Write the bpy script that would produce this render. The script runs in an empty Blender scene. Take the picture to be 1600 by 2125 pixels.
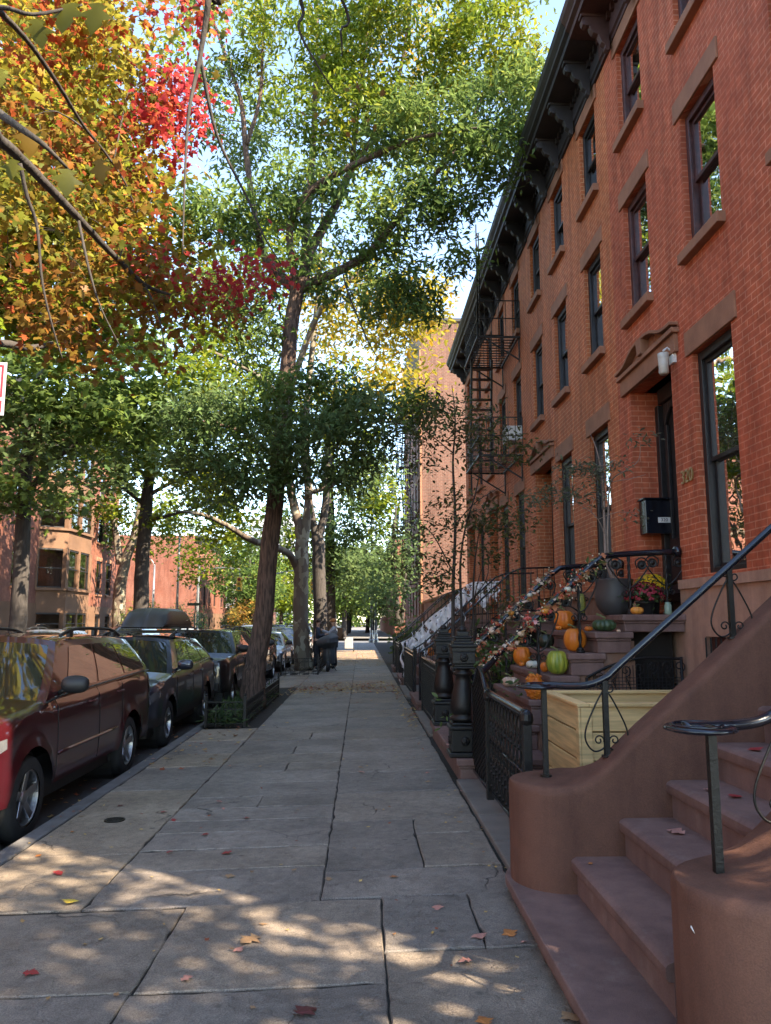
import bpy, math, random
import numpy as np
from mathutils import Vector, Matrix
R = math.radians
random.seed(7)
rng = np.random.default_rng(7)
sc = bpy.context.scene
COL = sc.collection

# ---------------------------------------------------------------- camera, sky, sun, exposure
FPX, CAMH = 1600.0, 1.6
YAW, PITCH = R(1.77), math.atan(228 / 1600)
cam_d = bpy.data.cameras.new('camera'); cam = bpy.data.objects.new('camera', cam_d); COL.objects.link(cam)
cam.location = (0, 0, CAMH); cam.rotation_euler = (R(90) + PITCH, 0, -YAW)
cam_d.sensor_fit = 'HORIZONTAL'; cam_d.sensor_width = 36; cam_d.lens = 36.0
cam_d.clip_start = 0.05; cam_d.clip_end = 3000
sc.camera = cam
SUN_AZ, SUN_EL = R(127), R(40)      # azimuth from +Y clockwise: over the roofs on the right, behind the camera
sunv = Vector((math.sin(SUN_AZ) * math.cos(SUN_EL), math.cos(SUN_AZ) * math.cos(SUN_EL), math.sin(SUN_EL)))
w = bpy.data.worlds.new('World'); sc.world = w; w.use_nodes = True
nt = w.node_tree; bg = nt.nodes['Background']
sky = nt.nodes.new('ShaderNodeTexSky'); sky.sky_type = 'NISHITA'; sky.sun_disc = False
sky.sun_elevation = SUN_EL; sky.sun_rotation = SUN_AZ; sky.air_density = .9; sky.dust_density = 0.1; sky.ozone_density = 3.0
nt.links.new(sky.outputs[0], bg.inputs[0]); bg.inputs[1].default_value = 0.11
sd = bpy.data.lights.new('sun', 'SUN'); sd.energy = 2.9; sd.angle = R(0.5); sd.color = (1, 0.93, 0.82)
so = bpy.data.objects.new('sun', sd); COL.objects.link(so); so.rotation_euler = sunv.to_track_quat('Z', 'Y').to_euler(); so.location = (0, 0, 40)
sc.view_settings.view_transform = 'Standard'; sc.view_settings.look = 'None'
sc.view_settings.use_white_balance = True; sc.view_settings.white_balance_temperature = 7800; sc.view_settings.white_balance_tint = 10
sc.view_settings.exposure = 3.02; sc.view_settings.gamma = 1; sc.view_settings.use_curve_mapping = False
sc.render.engine = 'CYCLES'
sc.cycles.max_bounces = 7; sc.cycles.diffuse_bounces = 4; sc.cycles.glossy_bounces = 3; sc.cycles.transparent_max_bounces = 8; sc.cycles.transmission_bounces = 3
sc.cycles.caustics_reflective = False; sc.cycles.caustics_refractive = False
sc.cycles.use_denoising = True

# pixel of the photograph -> real point at a known distance, side or height
_f = Vector((math.sin(YAW) * math.cos(PITCH), math.cos(YAW) * math.cos(PITCH), math.sin(PITCH)))
_r = Vector((math.cos(YAW), -math.sin(YAW), 0)); _u = _r.cross(_f)
def ray(px, py): return _f * FPX + _r * (px - 800) - _u * (py - 1062.5)
def at_y(px, py, Y): d = ray(px, py); t = Y / d.y; return Vector((d.x * t, Y, CAMH + d.z * t))
def at_x(px, py, X): d = ray(px, py); t = X / d.x; return Vector((X, d.y * t, CAMH + d.z * t))
def at_z(px, py, Z): d = ray(px, py); t = (Z - CAMH) / d.z; return Vector((d.x * t, d.y * t, Z))

# ---------------------------------------------------------------- object helpers
ORG = {}
def tag(o, label=None, cat=None, group=None, kind=None):
    if label: o['label'] = label
    if cat: o['category'] = cat
    if group: o['group'] = group
    if kind: o['kind'] = kind
    return o
def thing(name, loc, label, cat, group=None, rz=0):
    o = bpy.data.objects.new(name, None); COL.objects.link(o); o.location = loc; o.rotation_euler = (0, 0, rz)
    o.empty_display_size = 0.2
    ORG[o.name] = Vector(loc) if rz == 0 else Vector((0, 0, 0))
    return tag(o, label, cat, group)
def local(o): ORG[o.name] = Vector((0, 0, 0)); return o     # parts of this thing are given in its own coordinates
def kids(o): return list(o.children)
def copy_tree(o, parent=None):
    c = o.copy(); COL.objects.link(c); c.parent = parent
    for ch in kids(o): copy_tree(ch, c)
    return c
def dup(o, loc, rz=0, label=None, s=None):
    c = copy_tree(o); c.location = loc; c.rotation_euler = (0, 0, rz)
    if label: c['label'] = label
    if s: c.scale = (s, s, s) if not isinstance(s, tuple) else s
    return c

class MB:
    def __init__(s): s.v = []; s.f = []
    def add(s, vs, fs):
        n = len(s.v); s.v += [tuple(v) for v in vs]; s.f += [tuple(i + n for i in f) for f in fs]; return s
    def box(s, a, b):
        (x0, y0, z0), (x1, y1, z1) = a, b
        if x0 > x1: x0, x1 = x1, x0
        if y0 > y1: y0, y1 = y1, y0
        if z0 > z1: z0, z1 = z1, z0
        return s.add([(x0,y0,z0),(x1,y0,z0),(x1,y1,z0),(x0,y1,z0),(x0,y0,z1),(x1,y0,z1),(x1,y1,z1),(x0,y1,z1)],
                     [(0,3,2,1),(4,5,6,7),(0,1,5,4),(1,2,6,5),(2,3,7,6),(3,0,4,7)])
    def quad(s, *p): return s.add(p, [tuple(range(len(p)))])
    def tube(s, pts, r, n=8, caps=True, twist=0.0):
        pts = [Vector(p) for p in pts]; m = len(pts)
        if not hasattr(r, '__len__'): r = [r] * m
        t0 = (pts[1] - pts[0]).normalized()
        a = Vector((0, 0, 1)) if abs(t0.z) < 0.9 else Vector((1, 0, 0))
        nrm = (a - t0 * a.dot(t0)).normalized(); base = len(s.v)
        for i, p in enumerate(pts):
            t = (pts[min(i + 1, m - 1)] - pts[max(i - 1, 0)])
            t = t.normalized() if t.length > 1e-9 else t0
            nrm = (nrm - t * nrm.dot(t)); nrm = nrm.normalized() if nrm.length > 1e-6 else t.orthogonal().normalized()
            b = t.cross(nrm)
            for k in range(n):
                an = 2 * math.pi * k / n + twist
                q = p + (nrm * math.cos(an) + b * math.sin(an)) * r[i]; s.v.append((q.x, q.y, q.z))
        for i in range(m - 1):
            for k in range(n):
                k2 = (k + 1) % n; s.f.append((base+i*n+k, base+i*n+k2, base+(i+1)*n+k2, base+(i+1)*n+k))
        if caps:
            s.f.append(tuple(base + k for k in reversed(range(n)))); s.f.append(tuple(base + (m-1)*n + k for k in range(n)))
        return s
    def bar(s, a, b, w=0.02, d=None):
        a, b = Vector(a), Vector(b); return s.tube([a, b], (w if d is None else (w + d) / 2) * 0.7071, 4, True, math.pi / 4)
    def lathe(s, c, prof, n=24, rib=None, axis='Z', caps=True):
        base = len(s.v)
        for (r, z) in prof:
            for k in range(n):
                an = 2 * math.pi * k / n; rr = r * (rib(an, z) if rib else 1)
                p = (rr * math.cos(an), rr * math.sin(an), z)
                if axis == 'X': p = (p[2], p[0], p[1])
                if axis == 'Y': p = (p[1], p[2], p[0])
                s.v.append((c[0] + p[0], c[1] + p[1], c[2] + p[2]))
        m = len(prof)
        for i in range(m - 1):
            for k in range(n):
                k2 = (k + 1) % n; s.f.append((base+i*n+k, base+i*n+k2, base+(i+1)*n+k2, base+(i+1)*n+k))
        if caps:
            s.f.append(tuple(base + k for k in reversed(range(n)))); s.f.append(tuple(base + (m-1)*n + k for k in range(n)))
        return s
    def prism(s, poly, axis, a, b):      # polygon in the two other axes, extruded a..b
        n = len(poly); vs = []
        for h in (a, b):
            for (p, q) in poly:
                vs.append({'X': (h, p, q), 'Y': (p, h, q), 'Z': (p, q, h)}[axis])
        return s.add(vs, [tuple(reversed(range(n))), tuple(range(n, 2*n))] + [(i, (i+1) % n, n + (i+1) % n, n + i) for i in range(n)])
    def grid(s, P):                      # P[i][j] points
        base = len(s.v); m = len(P); n = len(P[0])
        for row in P:
            for p in row: s.v.append(tuple(p))
        for i in range(m - 1):
            for j in range(n - 1): s.f.append((base+i*n+j, base+i*n+j+1, base+(i+1)*n+j+1, base+(i+1)*n+j))
        return s
    def build(s, name, m, parent=None, smooth=False, bevel=0, seg=2, org=None, sub=0, solid=0, auto=None):
        vs = s.v
        if parent is not None: o0 = ORG.get(parent.name, Vector((0,0,0)))
        elif org is not None: o0 = Vector(org)
        else:
            a = np.array(vs); o0 = Vector(((a[:,0].min()+a[:,0].max())/2, (a[:,1].min()+a[:,1].max())/2, a[:,2].min()))
        me = bpy.data.meshes.new(name)
        me.from_pydata([(v[0]-o0.x, v[1]-o0.y, v[2]-o0.z) for v in vs], [], s.f)
        me.validate()
        o = bpy.data.objects.new(name, me); COL.objects.link(o)
        if parent is not None: o.parent = parent; ORG[o.name] = o0
        else: o.location = o0; ORG[o.name] = o0
        if m is not None: me.materials.append(m)
        if smooth: me.shade_smooth()
        if auto:
            md = o.modifiers.new('es', 'EDGE_SPLIT'); md.split_angle = R(auto)
        if solid: md = o.modifiers.new('so', 'SOLIDIFY'); md.thickness = solid; md.offset = 0
        if bevel:
            md = o.modifiers.new('bv', 'BEVEL'); md.width = bevel; md.segments = seg; md.limit_method = 'ANGLE'; md.angle_limit = R(35)
        if sub: md = o.modifiers.new('ss', 'SUBSURF'); md.levels = sub; md.render_levels = sub
        return o

def fast_mesh(name, V, F, mt, parent=None, cols=None, org=None, smooth=False):
    o0 = ORG.get(parent.name, Vector((0,0,0))) if parent is not None else Vector(org or (0,0,0))
    V = np.asarray(V, dtype=np.float32) - np.array(o0, dtype=np.float32); F = np.asarray(F, dtype=np.int32)
    me = bpy.data.meshes.new(name); me.vertices.add(len(V)); me.vertices.foreach_set('co', V.ravel())
    k = F.shape[1]; me.loops.add(F.size); me.loops.foreach_set('vertex_index', F.ravel())
    me.polygons.add(len(F)); me.polygons.foreach_set('loop_start', np.arange(0, F.size, k, dtype=np.int32))
    me.update(calc_edges=True)
    if cols is not None:
        at = me.color_attributes.new('tint', 'FLOAT_COLOR', 'POINT')
        c4 = np.ones((len(V), 4), dtype=np.float32); c4[:, :3] = cols; at.data.foreach_set('color', c4.ravel())
    me.materials.append(mt)
    if smooth: me.shade_smooth()
    o = bpy.data.objects.new(name, me); COL.objects.link(o)
    if parent is not None: o.parent = parent; ORG[o.name] = o0
    else: o.location = o0; ORG[o.name] = o0
    return o

# ---------------------------------------------------------------- materials
MATS = {}
def new_mat(name):
    m = bpy.data.materials.new(name); m.use_nodes = True; return m, m.node_tree, m.node_tree.nodes['Principled BSDF']
def N(nt, t, **k):
    n = nt.nodes.new('ShaderNode' + t)
    for a, v in k.items(): setattr(n, a, v)
    return n
def coord(nt, scale=(1,1,1)):
    tc = N(nt, 'TexCoord'); mp = N(nt, 'Mapping'); mp.inputs['Scale'].default_value = scale
    nt.links.new(tc.outputs['Object'], mp.inputs[0]); return mp.outputs[0]
def mixc(nt, fac, a, b, mode='MIX'):
    m = N(nt, 'Mix'); m.data_type = 'RGBA'; m.blend_type = mode
    for s, v in ((0, fac), (6, a), (7, b)):
        if isinstance(v, (int, float)): m.inputs[s].default_value = v
        elif isinstance(v, tuple): m.inputs[s].default_value = v if len(v) == 4 else (*v, 1)
        else: nt.links.new(v, m.inputs[s])
    return m.outputs[2]
def ramp(nt, src, stops):
    r = N(nt, 'ValToRGB'); nt.links.new(src, r.inputs[0]); e = r.color_ramp.elements
    while len(e) < len(stops): e.new(0.5)
    for i, (p, c) in enumerate(stops): e[i].position = p; e[i].color = (*c, 1) if len(c) == 3 else c
    return r.outputs[0]
def noise(nt, vec, scale, detail=4, rough=.55):
    n = N(nt, 'TexNoise'); n.inputs['Scale'].default_value = scale; n.inputs['Detail'].default_value = detail; n.inputs['Roughness'].default_value = rough
    nt.links.new(vec, n.inputs['Vector']); return n.outputs[0]
def add_bump(nt, p, h, strength, dist=0.01):
    b = N(nt, 'Bump'); b.inputs['Strength'].default_value = strength; b.inputs['Distance'].default_value = dist
    nt.links.new(h, b.inputs['Height']); nt.links.new(b.outputs[0], p.inputs['Normal']); return b
def mat(name, col, rough=.7, metal=0, var=.25, vs=6, bump=0, bs=60, scale=(1,1,1), col2=None, spec=.5, coat=0, bd=.01, lo=.35, hi=.65):
    if name in MATS: return MATS[name]
    m, nt, p = new_mat(name); v = coord(nt, scale)
    c2 = col2 or tuple(c * (1 - var) for c in col)
    n = noise(nt, v, vs)
    r = ramp(nt, n, [(lo, c2), (hi, col)])
    nt.links.new(r, p.inputs['Base Color']); p.inputs['Roughness'].default_value = rough; p.inputs['Metallic'].default_value = metal
    p.inputs['Specular IOR Level'].default_value = spec
    if coat: p.inputs['Coat Weight'].default_value = coat; p.inputs['Coat Roughness'].default_value = .04
    if bump: add_bump(nt, p, noise(nt, v, bs, 6), bump, bd)
    MATS[name] = m; return m
def brick_mat(name, c1, c2, mortar, bw=.21, bh=.07, ms=.006, dirt=(.25,.08,.05), bump=.5, dfac=.5, msm=.15):
    m, nt, p = new_mat(name); tc = N(nt, 'TexCoord'); geo = N(nt, 'NewGeometry')
    sp = N(nt, 'SeparateXYZ'); nt.links.new(geo.outputs['Position'], sp.inputs[0])
    ad = N(nt, 'Math'); ad.operation = 'ADD'; nt.links.new(sp.outputs[0], ad.inputs[0]); nt.links.new(sp.outputs[1], ad.inputs[1])
    cb = N(nt, 'CombineXYZ'); nt.links.new(ad.outputs[0], cb.inputs[0]); nt.links.new(sp.outputs[2], cb.inputs[1])
    wob = N(nt, 'TexNoise'); wob.inputs['Scale'].default_value = 2.2; nt.links.new(cb.outputs[0], wob.inputs['Vector'])
    vm = N(nt, 'VectorMath'); vm.operation = 'MULTIPLY_ADD'; vm.inputs[1].default_value = (.012, .012, 0); nt.links.new(wob.outputs['Color'], vm.inputs[0]); nt.links.new(cb.outputs[0], vm.inputs[2])
    b = N(nt, 'TexBrick'); b.inputs['Scale'].default_value = 1; b.inputs['Brick Width'].default_value = bw; b.inputs['Row Height'].default_value = bh
    b.inputs['Mortar Size'].default_value = ms; b.inputs['Mortar Smooth'].default_value = msm; b.inputs['Bias'].default_value = -.1
    b.inputs['Color1'].default_value = (*c1, 1); b.inputs['Color2'].default_value = (*c2, 1); b.inputs['Mortar'].default_value = (*mortar, 1)
    nt.links.new(vm.outputs[0], b.inputs['Vector'])
    n1 = noise(nt, geo.outputs['Position'], .9, 5, .6); n2 = noise(nt, geo.outputs['Position'], 9, 5, .6)
    f1 = ramp(nt, n1, [(.38, (0,0,0)), (.72, (dfac,)*3)])
    c = mixc(nt, f1, b.outputs['Color'], dirt)
    f2 = ramp(nt, n2, [(.3, (.72,)*3), (.7, (1.12,)*3)])
    c = mixc(nt, 1.0, c, f2, 'MULTIPLY')
    mp = N(nt, 'Mapping'); mp.inputs['Scale'].default_value = (3, 3, .28); nt.links.new(geo.outputs['Position'], mp.inputs[0])
    c = mixc(nt, 1.0, c, ramp(nt, noise(nt, mp.outputs[0], 1.6, 5, .65), [(.34, (.70,.68,.68)), (.56, (1.04,1.04,1.04))]), 'MULTIPLY')
    nt.links.new(c, p.inputs['Base Color']); p.inputs['Roughness'].default_value = .75; p.inputs['Specular IOR Level'].default_value = .3
    inv = N(nt, 'Math'); inv.operation = 'SUBTRACT'; inv.inputs[0].default_value = 1; nt.links.new(b.outputs['Fac'], inv.inputs[1])
    h = N(nt, 'Math'); h.operation = 'MULTIPLY_ADD'; h.inputs[1].default_value = .35; nt.links.new(n2, h.inputs[0]); nt.links.new(inv.outputs[0], h.inputs[2])
    add_bump(nt, p, h.outputs[0], bump, .008)
    MATS[name] = m; return m
def leaf_mat(name, trans=.45, rough=.45, gain=1.0):
    m, nt, p = new_mat(name); a = N(nt, 'Attribute'); a.attribute_name = 'tint'
    out = nt.nodes['Material Output']; p.inputs['Roughness'].default_value = rough; p.inputs['Specular IOR Level'].default_value = .2
    nt.links.new(a.outputs['Color'], p.inputs['Base Color'])
    tr = N(nt, 'BsdfTranslucent'); g = N(nt, 'Gamma'); g.inputs[1].default_value = .8; nt.links.new(a.outputs['Color'], g.inputs[0]); nt.links.new(g.outputs[0], tr.inputs[0])
    mx = N(nt, 'MixShader'); mx.inputs[0].default_value = trans
    nt.links.new(p.outputs[0], mx.inputs[1]); nt.links.new(tr.outputs[0], mx.inputs[2]); nt.links.new(mx.outputs[0], out.inputs[0])
    MATS[name] = m; return m
def glass_mat(name, tint=(.75,.8,.8), f0=.12, rough=.015):
    m, nt, p = new_mat(name); nt.nodes.remove(p); out = nt.nodes['Material Output']
    tr = N(nt, 'BsdfTransparent'); tr.inputs[0].default_value = (*tint, 1)
    gl = N(nt, 'BsdfGlossy'); gl.inputs['Roughness'].default_value = rough; gl.inputs[0].default_value = (1,1,1,1)
    v = coord(nt); nz = noise(nt, v, 1.7, 2); b = N(nt, 'Bump'); b.inputs['Strength'].default_value = .08; b.inputs['Distance'].default_value = .05
    nt.links.new(nz, b.inputs['Height']); nt.links.new(b.outputs[0], gl.inputs['Normal'])
    fr = N(nt, 'Fresnel'); fr.inputs[0].default_value = 1.5
    ad = N(nt, 'Math'); ad.operation = 'MULTIPLY_ADD'; ad.use_clamp = True; ad.inputs[1].default_value = 1.3; ad.inputs[2].default_value = f0; nt.links.new(fr.outputs[0], ad.inputs[0])
    mx = N(nt, 'MixShader'); nt.links.new(ad.outputs[0], mx.inputs[0]); nt.links.new(tr.outputs[0], mx.inputs[1]); nt.links.new(gl.outputs[0], mx.inputs[2])
    nt.links.new(mx.outputs[0], out.inputs[0]); MATS[name] = m; return m
def plain(name, col, rough=.5, metal=0, spec=.5, coat=0):
    return mat(name, col, rough, metal, var=.12, vs=9, spec=spec, coat=coat)

def stone_mat(name, col, wear):
    m, nt, p = new_mat(name); v = coord(nt)
    n1 = noise(nt, v, 1.3, 5, .6); n2 = noise(nt, v, 11, 6, .7); n3 = noise(nt, v, 170, 3, .7)
    c = mixc(nt, ramp(nt, n1, [(.38, (0,0,0)), (.66, (1,1,1))]), tuple(x*.84 for x in col), tuple(x*1.08 for x in col))
    c = mixc(nt, 1.0, c, ramp(nt, n2, [(.34, (.90,.90,.91)), (.66, (1.06,1.05,1.04))]), 'MULTIPLY')
    c = mixc(nt, 1.0, c, ramp(nt, n3, [(.38, (.86,.86,.86)), (.62, (1.08,1.08,1.08))]), 'MULTIPLY')
    # rain streaks and scuffed grey patches
    tc = N(nt, 'TexCoord'); mp = N(nt, 'Mapping'); mp.inputs['Scale'].default_value = (7, 7, .7); nt.links.new(tc.outputs['Object'], mp.inputs[0])
    c = mixc(nt, 1.0, c, ramp(nt, noise(nt, mp.outputs[0], 1, 4), [(.36, (.82,.82,.84)), (.6, (1.05,1.05,1.05))]), 'MULTIPLY')
    c = mixc(nt, ramp(nt, noise(nt, v, 4.5, 7, .7), [(.56, (0,0,0)), (.66, (wear,)*3)]), c, (.30,.25,.22))
    nt.links.new(c, p.inputs['Base Color']); p.inputs['Roughness'].default_value = .85; p.inputs['Specular IOR Level'].default_value = .25
    h = mixc(nt, .5, n2, n3); add_bump(nt, p, h, .55, .008); MATS[name] = m; return m
BR_A = brick_mat('brick_red_painted', (.53,.125,.055), (.45,.10,.045), (.66,.27,.16), dirt=(.44,.09,.045), dfac=.6)
BR_B = brick_mat('brick_orange_painted', (.55,.148,.056), (.48,.122,.047), (.68,.34,.18), dirt=(.44,.14,.05), dfac=.5)
BR_T = brick_mat('brick_tenement', (.155,.062,.042), (.11,.042,.028), (.17,.12,.095), bw=.22, bh=.085, ms=.012, dirt=(.17,.09,.065), dfac=.4)
BR_F = brick_mat('brick_far_red', (.21,.06,.034), (.16,.045,.026), (.22,.11,.075), ms=.008, dirt=(.30,.14,.10))
BR_P = brick_mat('brick_pink', (.22,.088,.062), (.18,.068,.048), (.24,.12,.09), dirt=(.19,.075,.055))
BROWN = stone_mat('brownstone_stucco', (.150,.068,.046), .0)
BROWN2 = stone_mat('brownstone_steps', (.26,.135,.088), .2)
TREAD = stone_mat('brownstone_tread', (.205,.122,.104), .18)
LINTEL = mat('lintel_stone', (.33,.150,.085), .85, var=.25, vs=4, bump=.3, bs=60)
BEIGE = stone_mat('beige_stone', (.46,.27,.19), .25)
IRON = mat('black_iron', (.014,.012,.011), .42, .1, var=.4, vs=20, bump=.3, bs=90, spec=.35)
IRON2 = mat('black_iron_gloss', (.012,.014,.022), .18, .2, var=.3, vs=12, bump=.1, bs=40, spec=.7)
DARKWOOD = mat('dark_painted_wood', (.018,.015,.016), .5, var=.5, vs=8, bump=.2, bs=70)
MAROON = mat('maroon_painted_wood', (.085,.028,.024), .5, var=.5, vs=10, bump=.2, bs=70)
CORN_A = mat('cornice_maroon', (.075,.032,.028), .6, var=.4, vs=5, bump=.2, bs=40)
CORN_B = mat('cornice_charcoal', (.028,.025,.027), .6, var=.4, vs=5, bump=.2, bs=40)
GLASS = glass_mat('window_glass')
CARGLASS = glass_mat('car_glass', (.22,.24,.24), .16)
CURTAIN = mat('curtain_cloth', (.50,.43,.36), .9, var=.35, vs=5, scale=(1,6,.3))
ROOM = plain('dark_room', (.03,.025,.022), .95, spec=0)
WHITE = plain('white_paint', (.75,.74,.72), .5)
RUBBER = mat('tyre_rubber', (.018,.018,.019), .8, var=.3, vs=20, bump=.2, bs=60)
CHROME = plain('chrome', (.62,.62,.64), .15, 1.0)
ALLOY = plain('alloy_rim', (.42,.42,.43), .32, 1.0)
BLACKP = mat('black_plastic', (.02,.02,.021), .5, var=.2, vs=20, bump=.15, bs=120)
ASPHALT = mat('asphalt', (.055,.053,.053), .85, var=.35, vs=1.3, bump=.5, bs=120)
KERB = mat('kerb_stone', (.15,.14,.135), .85, var=.35, vs=4, bump=.4, bs=50)
SOIL = mat('soil', (.05,.035,.025), .95, var=.5, vs=12, bump=.8, bs=30)
LEAF = leaf_mat('leaf_tissue', .5)
LEAFN = leaf_mat('leaf_tissue_glossy', .42, .35)
DRYLEAF = leaf_mat('dry_leaf', .15, .6)

# ---------------------------------------------------------------- ground, road, pavement
def gz(x): return 0.025 * x if x > -2.62 else -.24
def sheet(name, x0, x1, y0, y1, z, m, nx=1, ny=1):
    b = MB(); b.grid([[(x0 + (x1-x0)*i/nx, y0 + (y1-y0)*j/ny, z if not callable(z) else z(x0 + (x1-x0)*i/nx)) for i in range(nx+1)] for j in range(ny+1)])
    return tag(b.build(name, m, org=(0,0,0)), kind='structure')
EARTH = mat('earth', (.09,.075,.055), .95, var=.4, vs=.4)
sheet('ground', -900, 900, -300, 1500, -.34, EARTH)
sheet('road', -11.45, -2.62, -60, 400, -.24, ASPHALT, 6, 40)
sheet('cross_street', -300, 300, 62, 76, -.232, mat('asphalt_pale', (.13,.13,.135), .7, var=.2, vs=.8, bump=.3, bs=60))  # cross street asphalt is paler than the main road
def slab_mat():
    m, nt, p = new_mat('bluestone'); a = N(nt, 'Attribute'); a.attribute_name = 'tint'; v = coord(nt)
    n1 = noise(nt, v, 1.6, 6, .6); n2 = noise(nt, v, 14, 6, .65); n3 = noise(nt, v, 150, 3, .6)
    c = mixc(nt, 1.0, a.outputs['Color'], ramp(nt, n1, [(.36, (.76,.75,.75)), (.64, (1.14,1.12,1.10))]), 'MULTIPLY')
    c = mixc(nt, 1.0, c, ramp(nt, n2, [(.36, (.80,.79,.79)), (.62, (1.12,1.11,1.10))]), 'MULTIPLY')
    c = mixc(nt, 1.0, c, ramp(nt, n3, [(.36, (.62,.62,.62)), (.64, (1.25,1.25,1.25))]), 'MULTIPLY')
    # gum spots and stains
    vo = N(nt, 'TexVoronoi'); vo.inputs['Scale'].default_value = 2.6; vo.inputs['Randomness'].default_value = 1; nt.links.new(v, vo.inputs['Vector'])
    c = mixc(nt, ramp(nt, vo.outputs['Distance'], [(.045, (.65,.65,.65)), (.075, (0,0,0))]), c, (.04,.036,.034))
    # hairline cracks and flaked layers
    wv = N(nt, 'VectorMath'); wv.operation = 'MULTIPLY_ADD'; nn = N(nt, 'TexNoise'); nn.inputs['Scale'].default_value = 3; nn.inputs['Detail'].default_value = 5; nt.links.new(v, nn.inputs['Vector'])
    wv.inputs[1].default_value = (.5,.5,0); nt.links.new(nn.outputs['Color'], wv.inputs[0]); nt.links.new(v, wv.inputs[2])
    vc = N(nt, 'TexVoronoi'); vc.feature = 'DISTANCE_TO_EDGE'; vc.inputs['Scale'].default_value = .75; nt.links.new(wv.outputs[0], vc.inputs['Vector'])
    crack = ramp(nt, vc.outputs['Distance'], [(.0, (1,1,1)), (.006, (0,0,0))])
    msk = ramp(nt, noise(nt, v, .55, 2), [(.52, (0,0,0)), (.58, (1,1,1))])
    cm = mixc(nt, 1.0, crack, msk, 'MULTIPLY')
    c = mixc(nt, cm, c, (.02,.018,.017))
    nt.links.new(c, p.inputs['Base Color']); p.inputs['Roughness'].default_value = .62; p.inputs['Specular IOR Level'].default_value = .35
    fl = ramp(nt, noise(nt, v, 2.3, 8, .62), [(.46, (0,0,0)), (.475, (.5,.5,.5)), (.56, (.5,.5,.5)), (.572, (1,1,1))])
    h = mixc(nt, .55, n2, fl); h = mixc(nt, .25, h, n3); h = mixc(nt, cm, h, (0,0,0))
    add_bump(nt, p, h, 1.0, .018); return m
SLAB = slab_mat()
def make_slabs():
    r = random.Random(11); V, F, C = [], [], []
    def slab(poly, col, g=.0045):
        # poly corners ccw; subdivided, jittered edges; slight tilt and lift of its own
        cx = sum(p[0] for p in poly)/len(poly); cy = sum(p[1] for p in poly)/len(poly)
        tx, ty, dz = r.uniform(-.006,.006), r.uniform(-.008,.008), r.uniform(0,.008)
        pts = []
        for i in range(len(poly)):
            a, b = Vector(poly[i]), Vector(poly[(i+1) % len(poly)]); n = max(2, int((b-a).length/.09)); d = (b-a).normalized(); nn = Vector((-d.y, d.x))
            ph = r.uniform(0,9)
            for k in range(n):
                t = k/n; q = a + (b-a)*t; wob = (math.sin(ph+t*7)*.003 + r.uniform(-.0035,.0035)) if k else 0
                pts.append(q + nn*(g + wob + (r.random() < .08)*r.uniform(.004,.016)))
        n = len(pts)
        def z(p, d=0): return gz(p[0]) + tx*(p[0]-cx) + ty*(p[1]-cy) + dz - d
        base = len(V)
        ins = [p + (Vector((cx,cy))-p).normalized()*.007 for p in pts]
        for p in ins: V.append((p[0], p[1], z(p)))
        for p in pts: V.append((p[0], p[1], z(p, .006)))
        for p in pts: V.append((p[0], p[1], z(p, .05)))
        F.append(tuple(range(base, base+n)))
        for o in (0, n):
            for k in range(n):
                k2 = (k+1) % n; F.append((base+o+k, base+o+n+k, base+o+n+k2, base+o+k2))
        C.extend([col]*(3*n))
    def tone(kind='blue'):
        v = r.uniform(.86, 1.10)
        if kind == 'conc': return (.30*v, .24*v, .18*v)
        if kind == 'path': return (.26*v, .19*v, .135*v)
        k = r.random(); base = (.240,.203,.172) if k < .6 else ((.25,.206,.166) if k < .85 else (.222,.192,.166))
        return tuple(c*v for c in base)
    def rect(x0, x1, y0, y1, kind='blue', sk=0.0):
        j = lambda: r.uniform(-.010,.010)
        e = r.choice([0, .003, .007, .012]) if y0 > 4.7 else .002; y0 += e; y1 -= e*.5
        slab([(x0, y0+j()+sk), (x1, y0+j()), (x1, y1+j()), (x0, y1+j()+sk)], tone(kind))
    L0, L1, L2, L3 = -2.47, -1.60, -.23, .93
    # near field
    for (a, b) in ((-7,-5.4),(-5.4,-3.9),(-3.9,-2.3),(-2.3,-.8),(-.8,.8),(.8,2.15),(2.15,3.70)):
        xs = [L0, -1.02, .12, L3 - .05] if b > 0 else [L0, -1.3, -.1, L3]
        for i in range(3): rect(xs[i], xs[i+1], a, b if not (i == 2 and b == 3.70) else 4.03)
    rect(L0, -1.0, 3.70, 4.72); rect(-1.0, .12, 3.70, 4.75); rect(.12, .62, 4.03, 4.78); rect(.62, .90, 4.03, 4.78)
    # left strip
    ys = [4.75, 5.85, 8.0, 9.25, 10.1, 11.2, 12.4]; kd = ['conc','conc','blue','conc','blue','conc']
    for i in range(6): rect(L0, L1, ys[i], ys[i+1], kd[i])
    y = 20.0
    while y < 60: d = r.uniform(1.3,2.0); rect(L0, L1, y, min(y+d, 60), r.choice(['blue','conc','path'])); y += d
    ys = [4.75, 5.42, 5.90, 6.35, 6.72, 7.15, 7.6, 8.2, 8.8, 9.3, 9.9, 10.5, 11.1, 11.7, 12.4, 13.4]
    for i in range(len(ys)-1):
        if i in (5, 8, 10, 12): m = r.uniform(-1.1,-.7); rect(L1, m, ys[i], ys[i+1]); rect(m, L2, ys[i], ys[i+1])
        else: rect(L1, L2, ys[i], ys[i+1])
    ys = [4.78, 5.3, 6.55, 7.62, 8.6, 9.9, 10.9, 12.0, 13.4]
    for i in range(len(ys)-1):
        if i == 1: rect(L2, .42, ys[i], ys[i+1]); rect(.42, L3, ys[i], 6.1); rect(.42, L3, 6.1, ys[i+1])
        else: rect(L2, L3, ys[i], ys[i+1])
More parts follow.
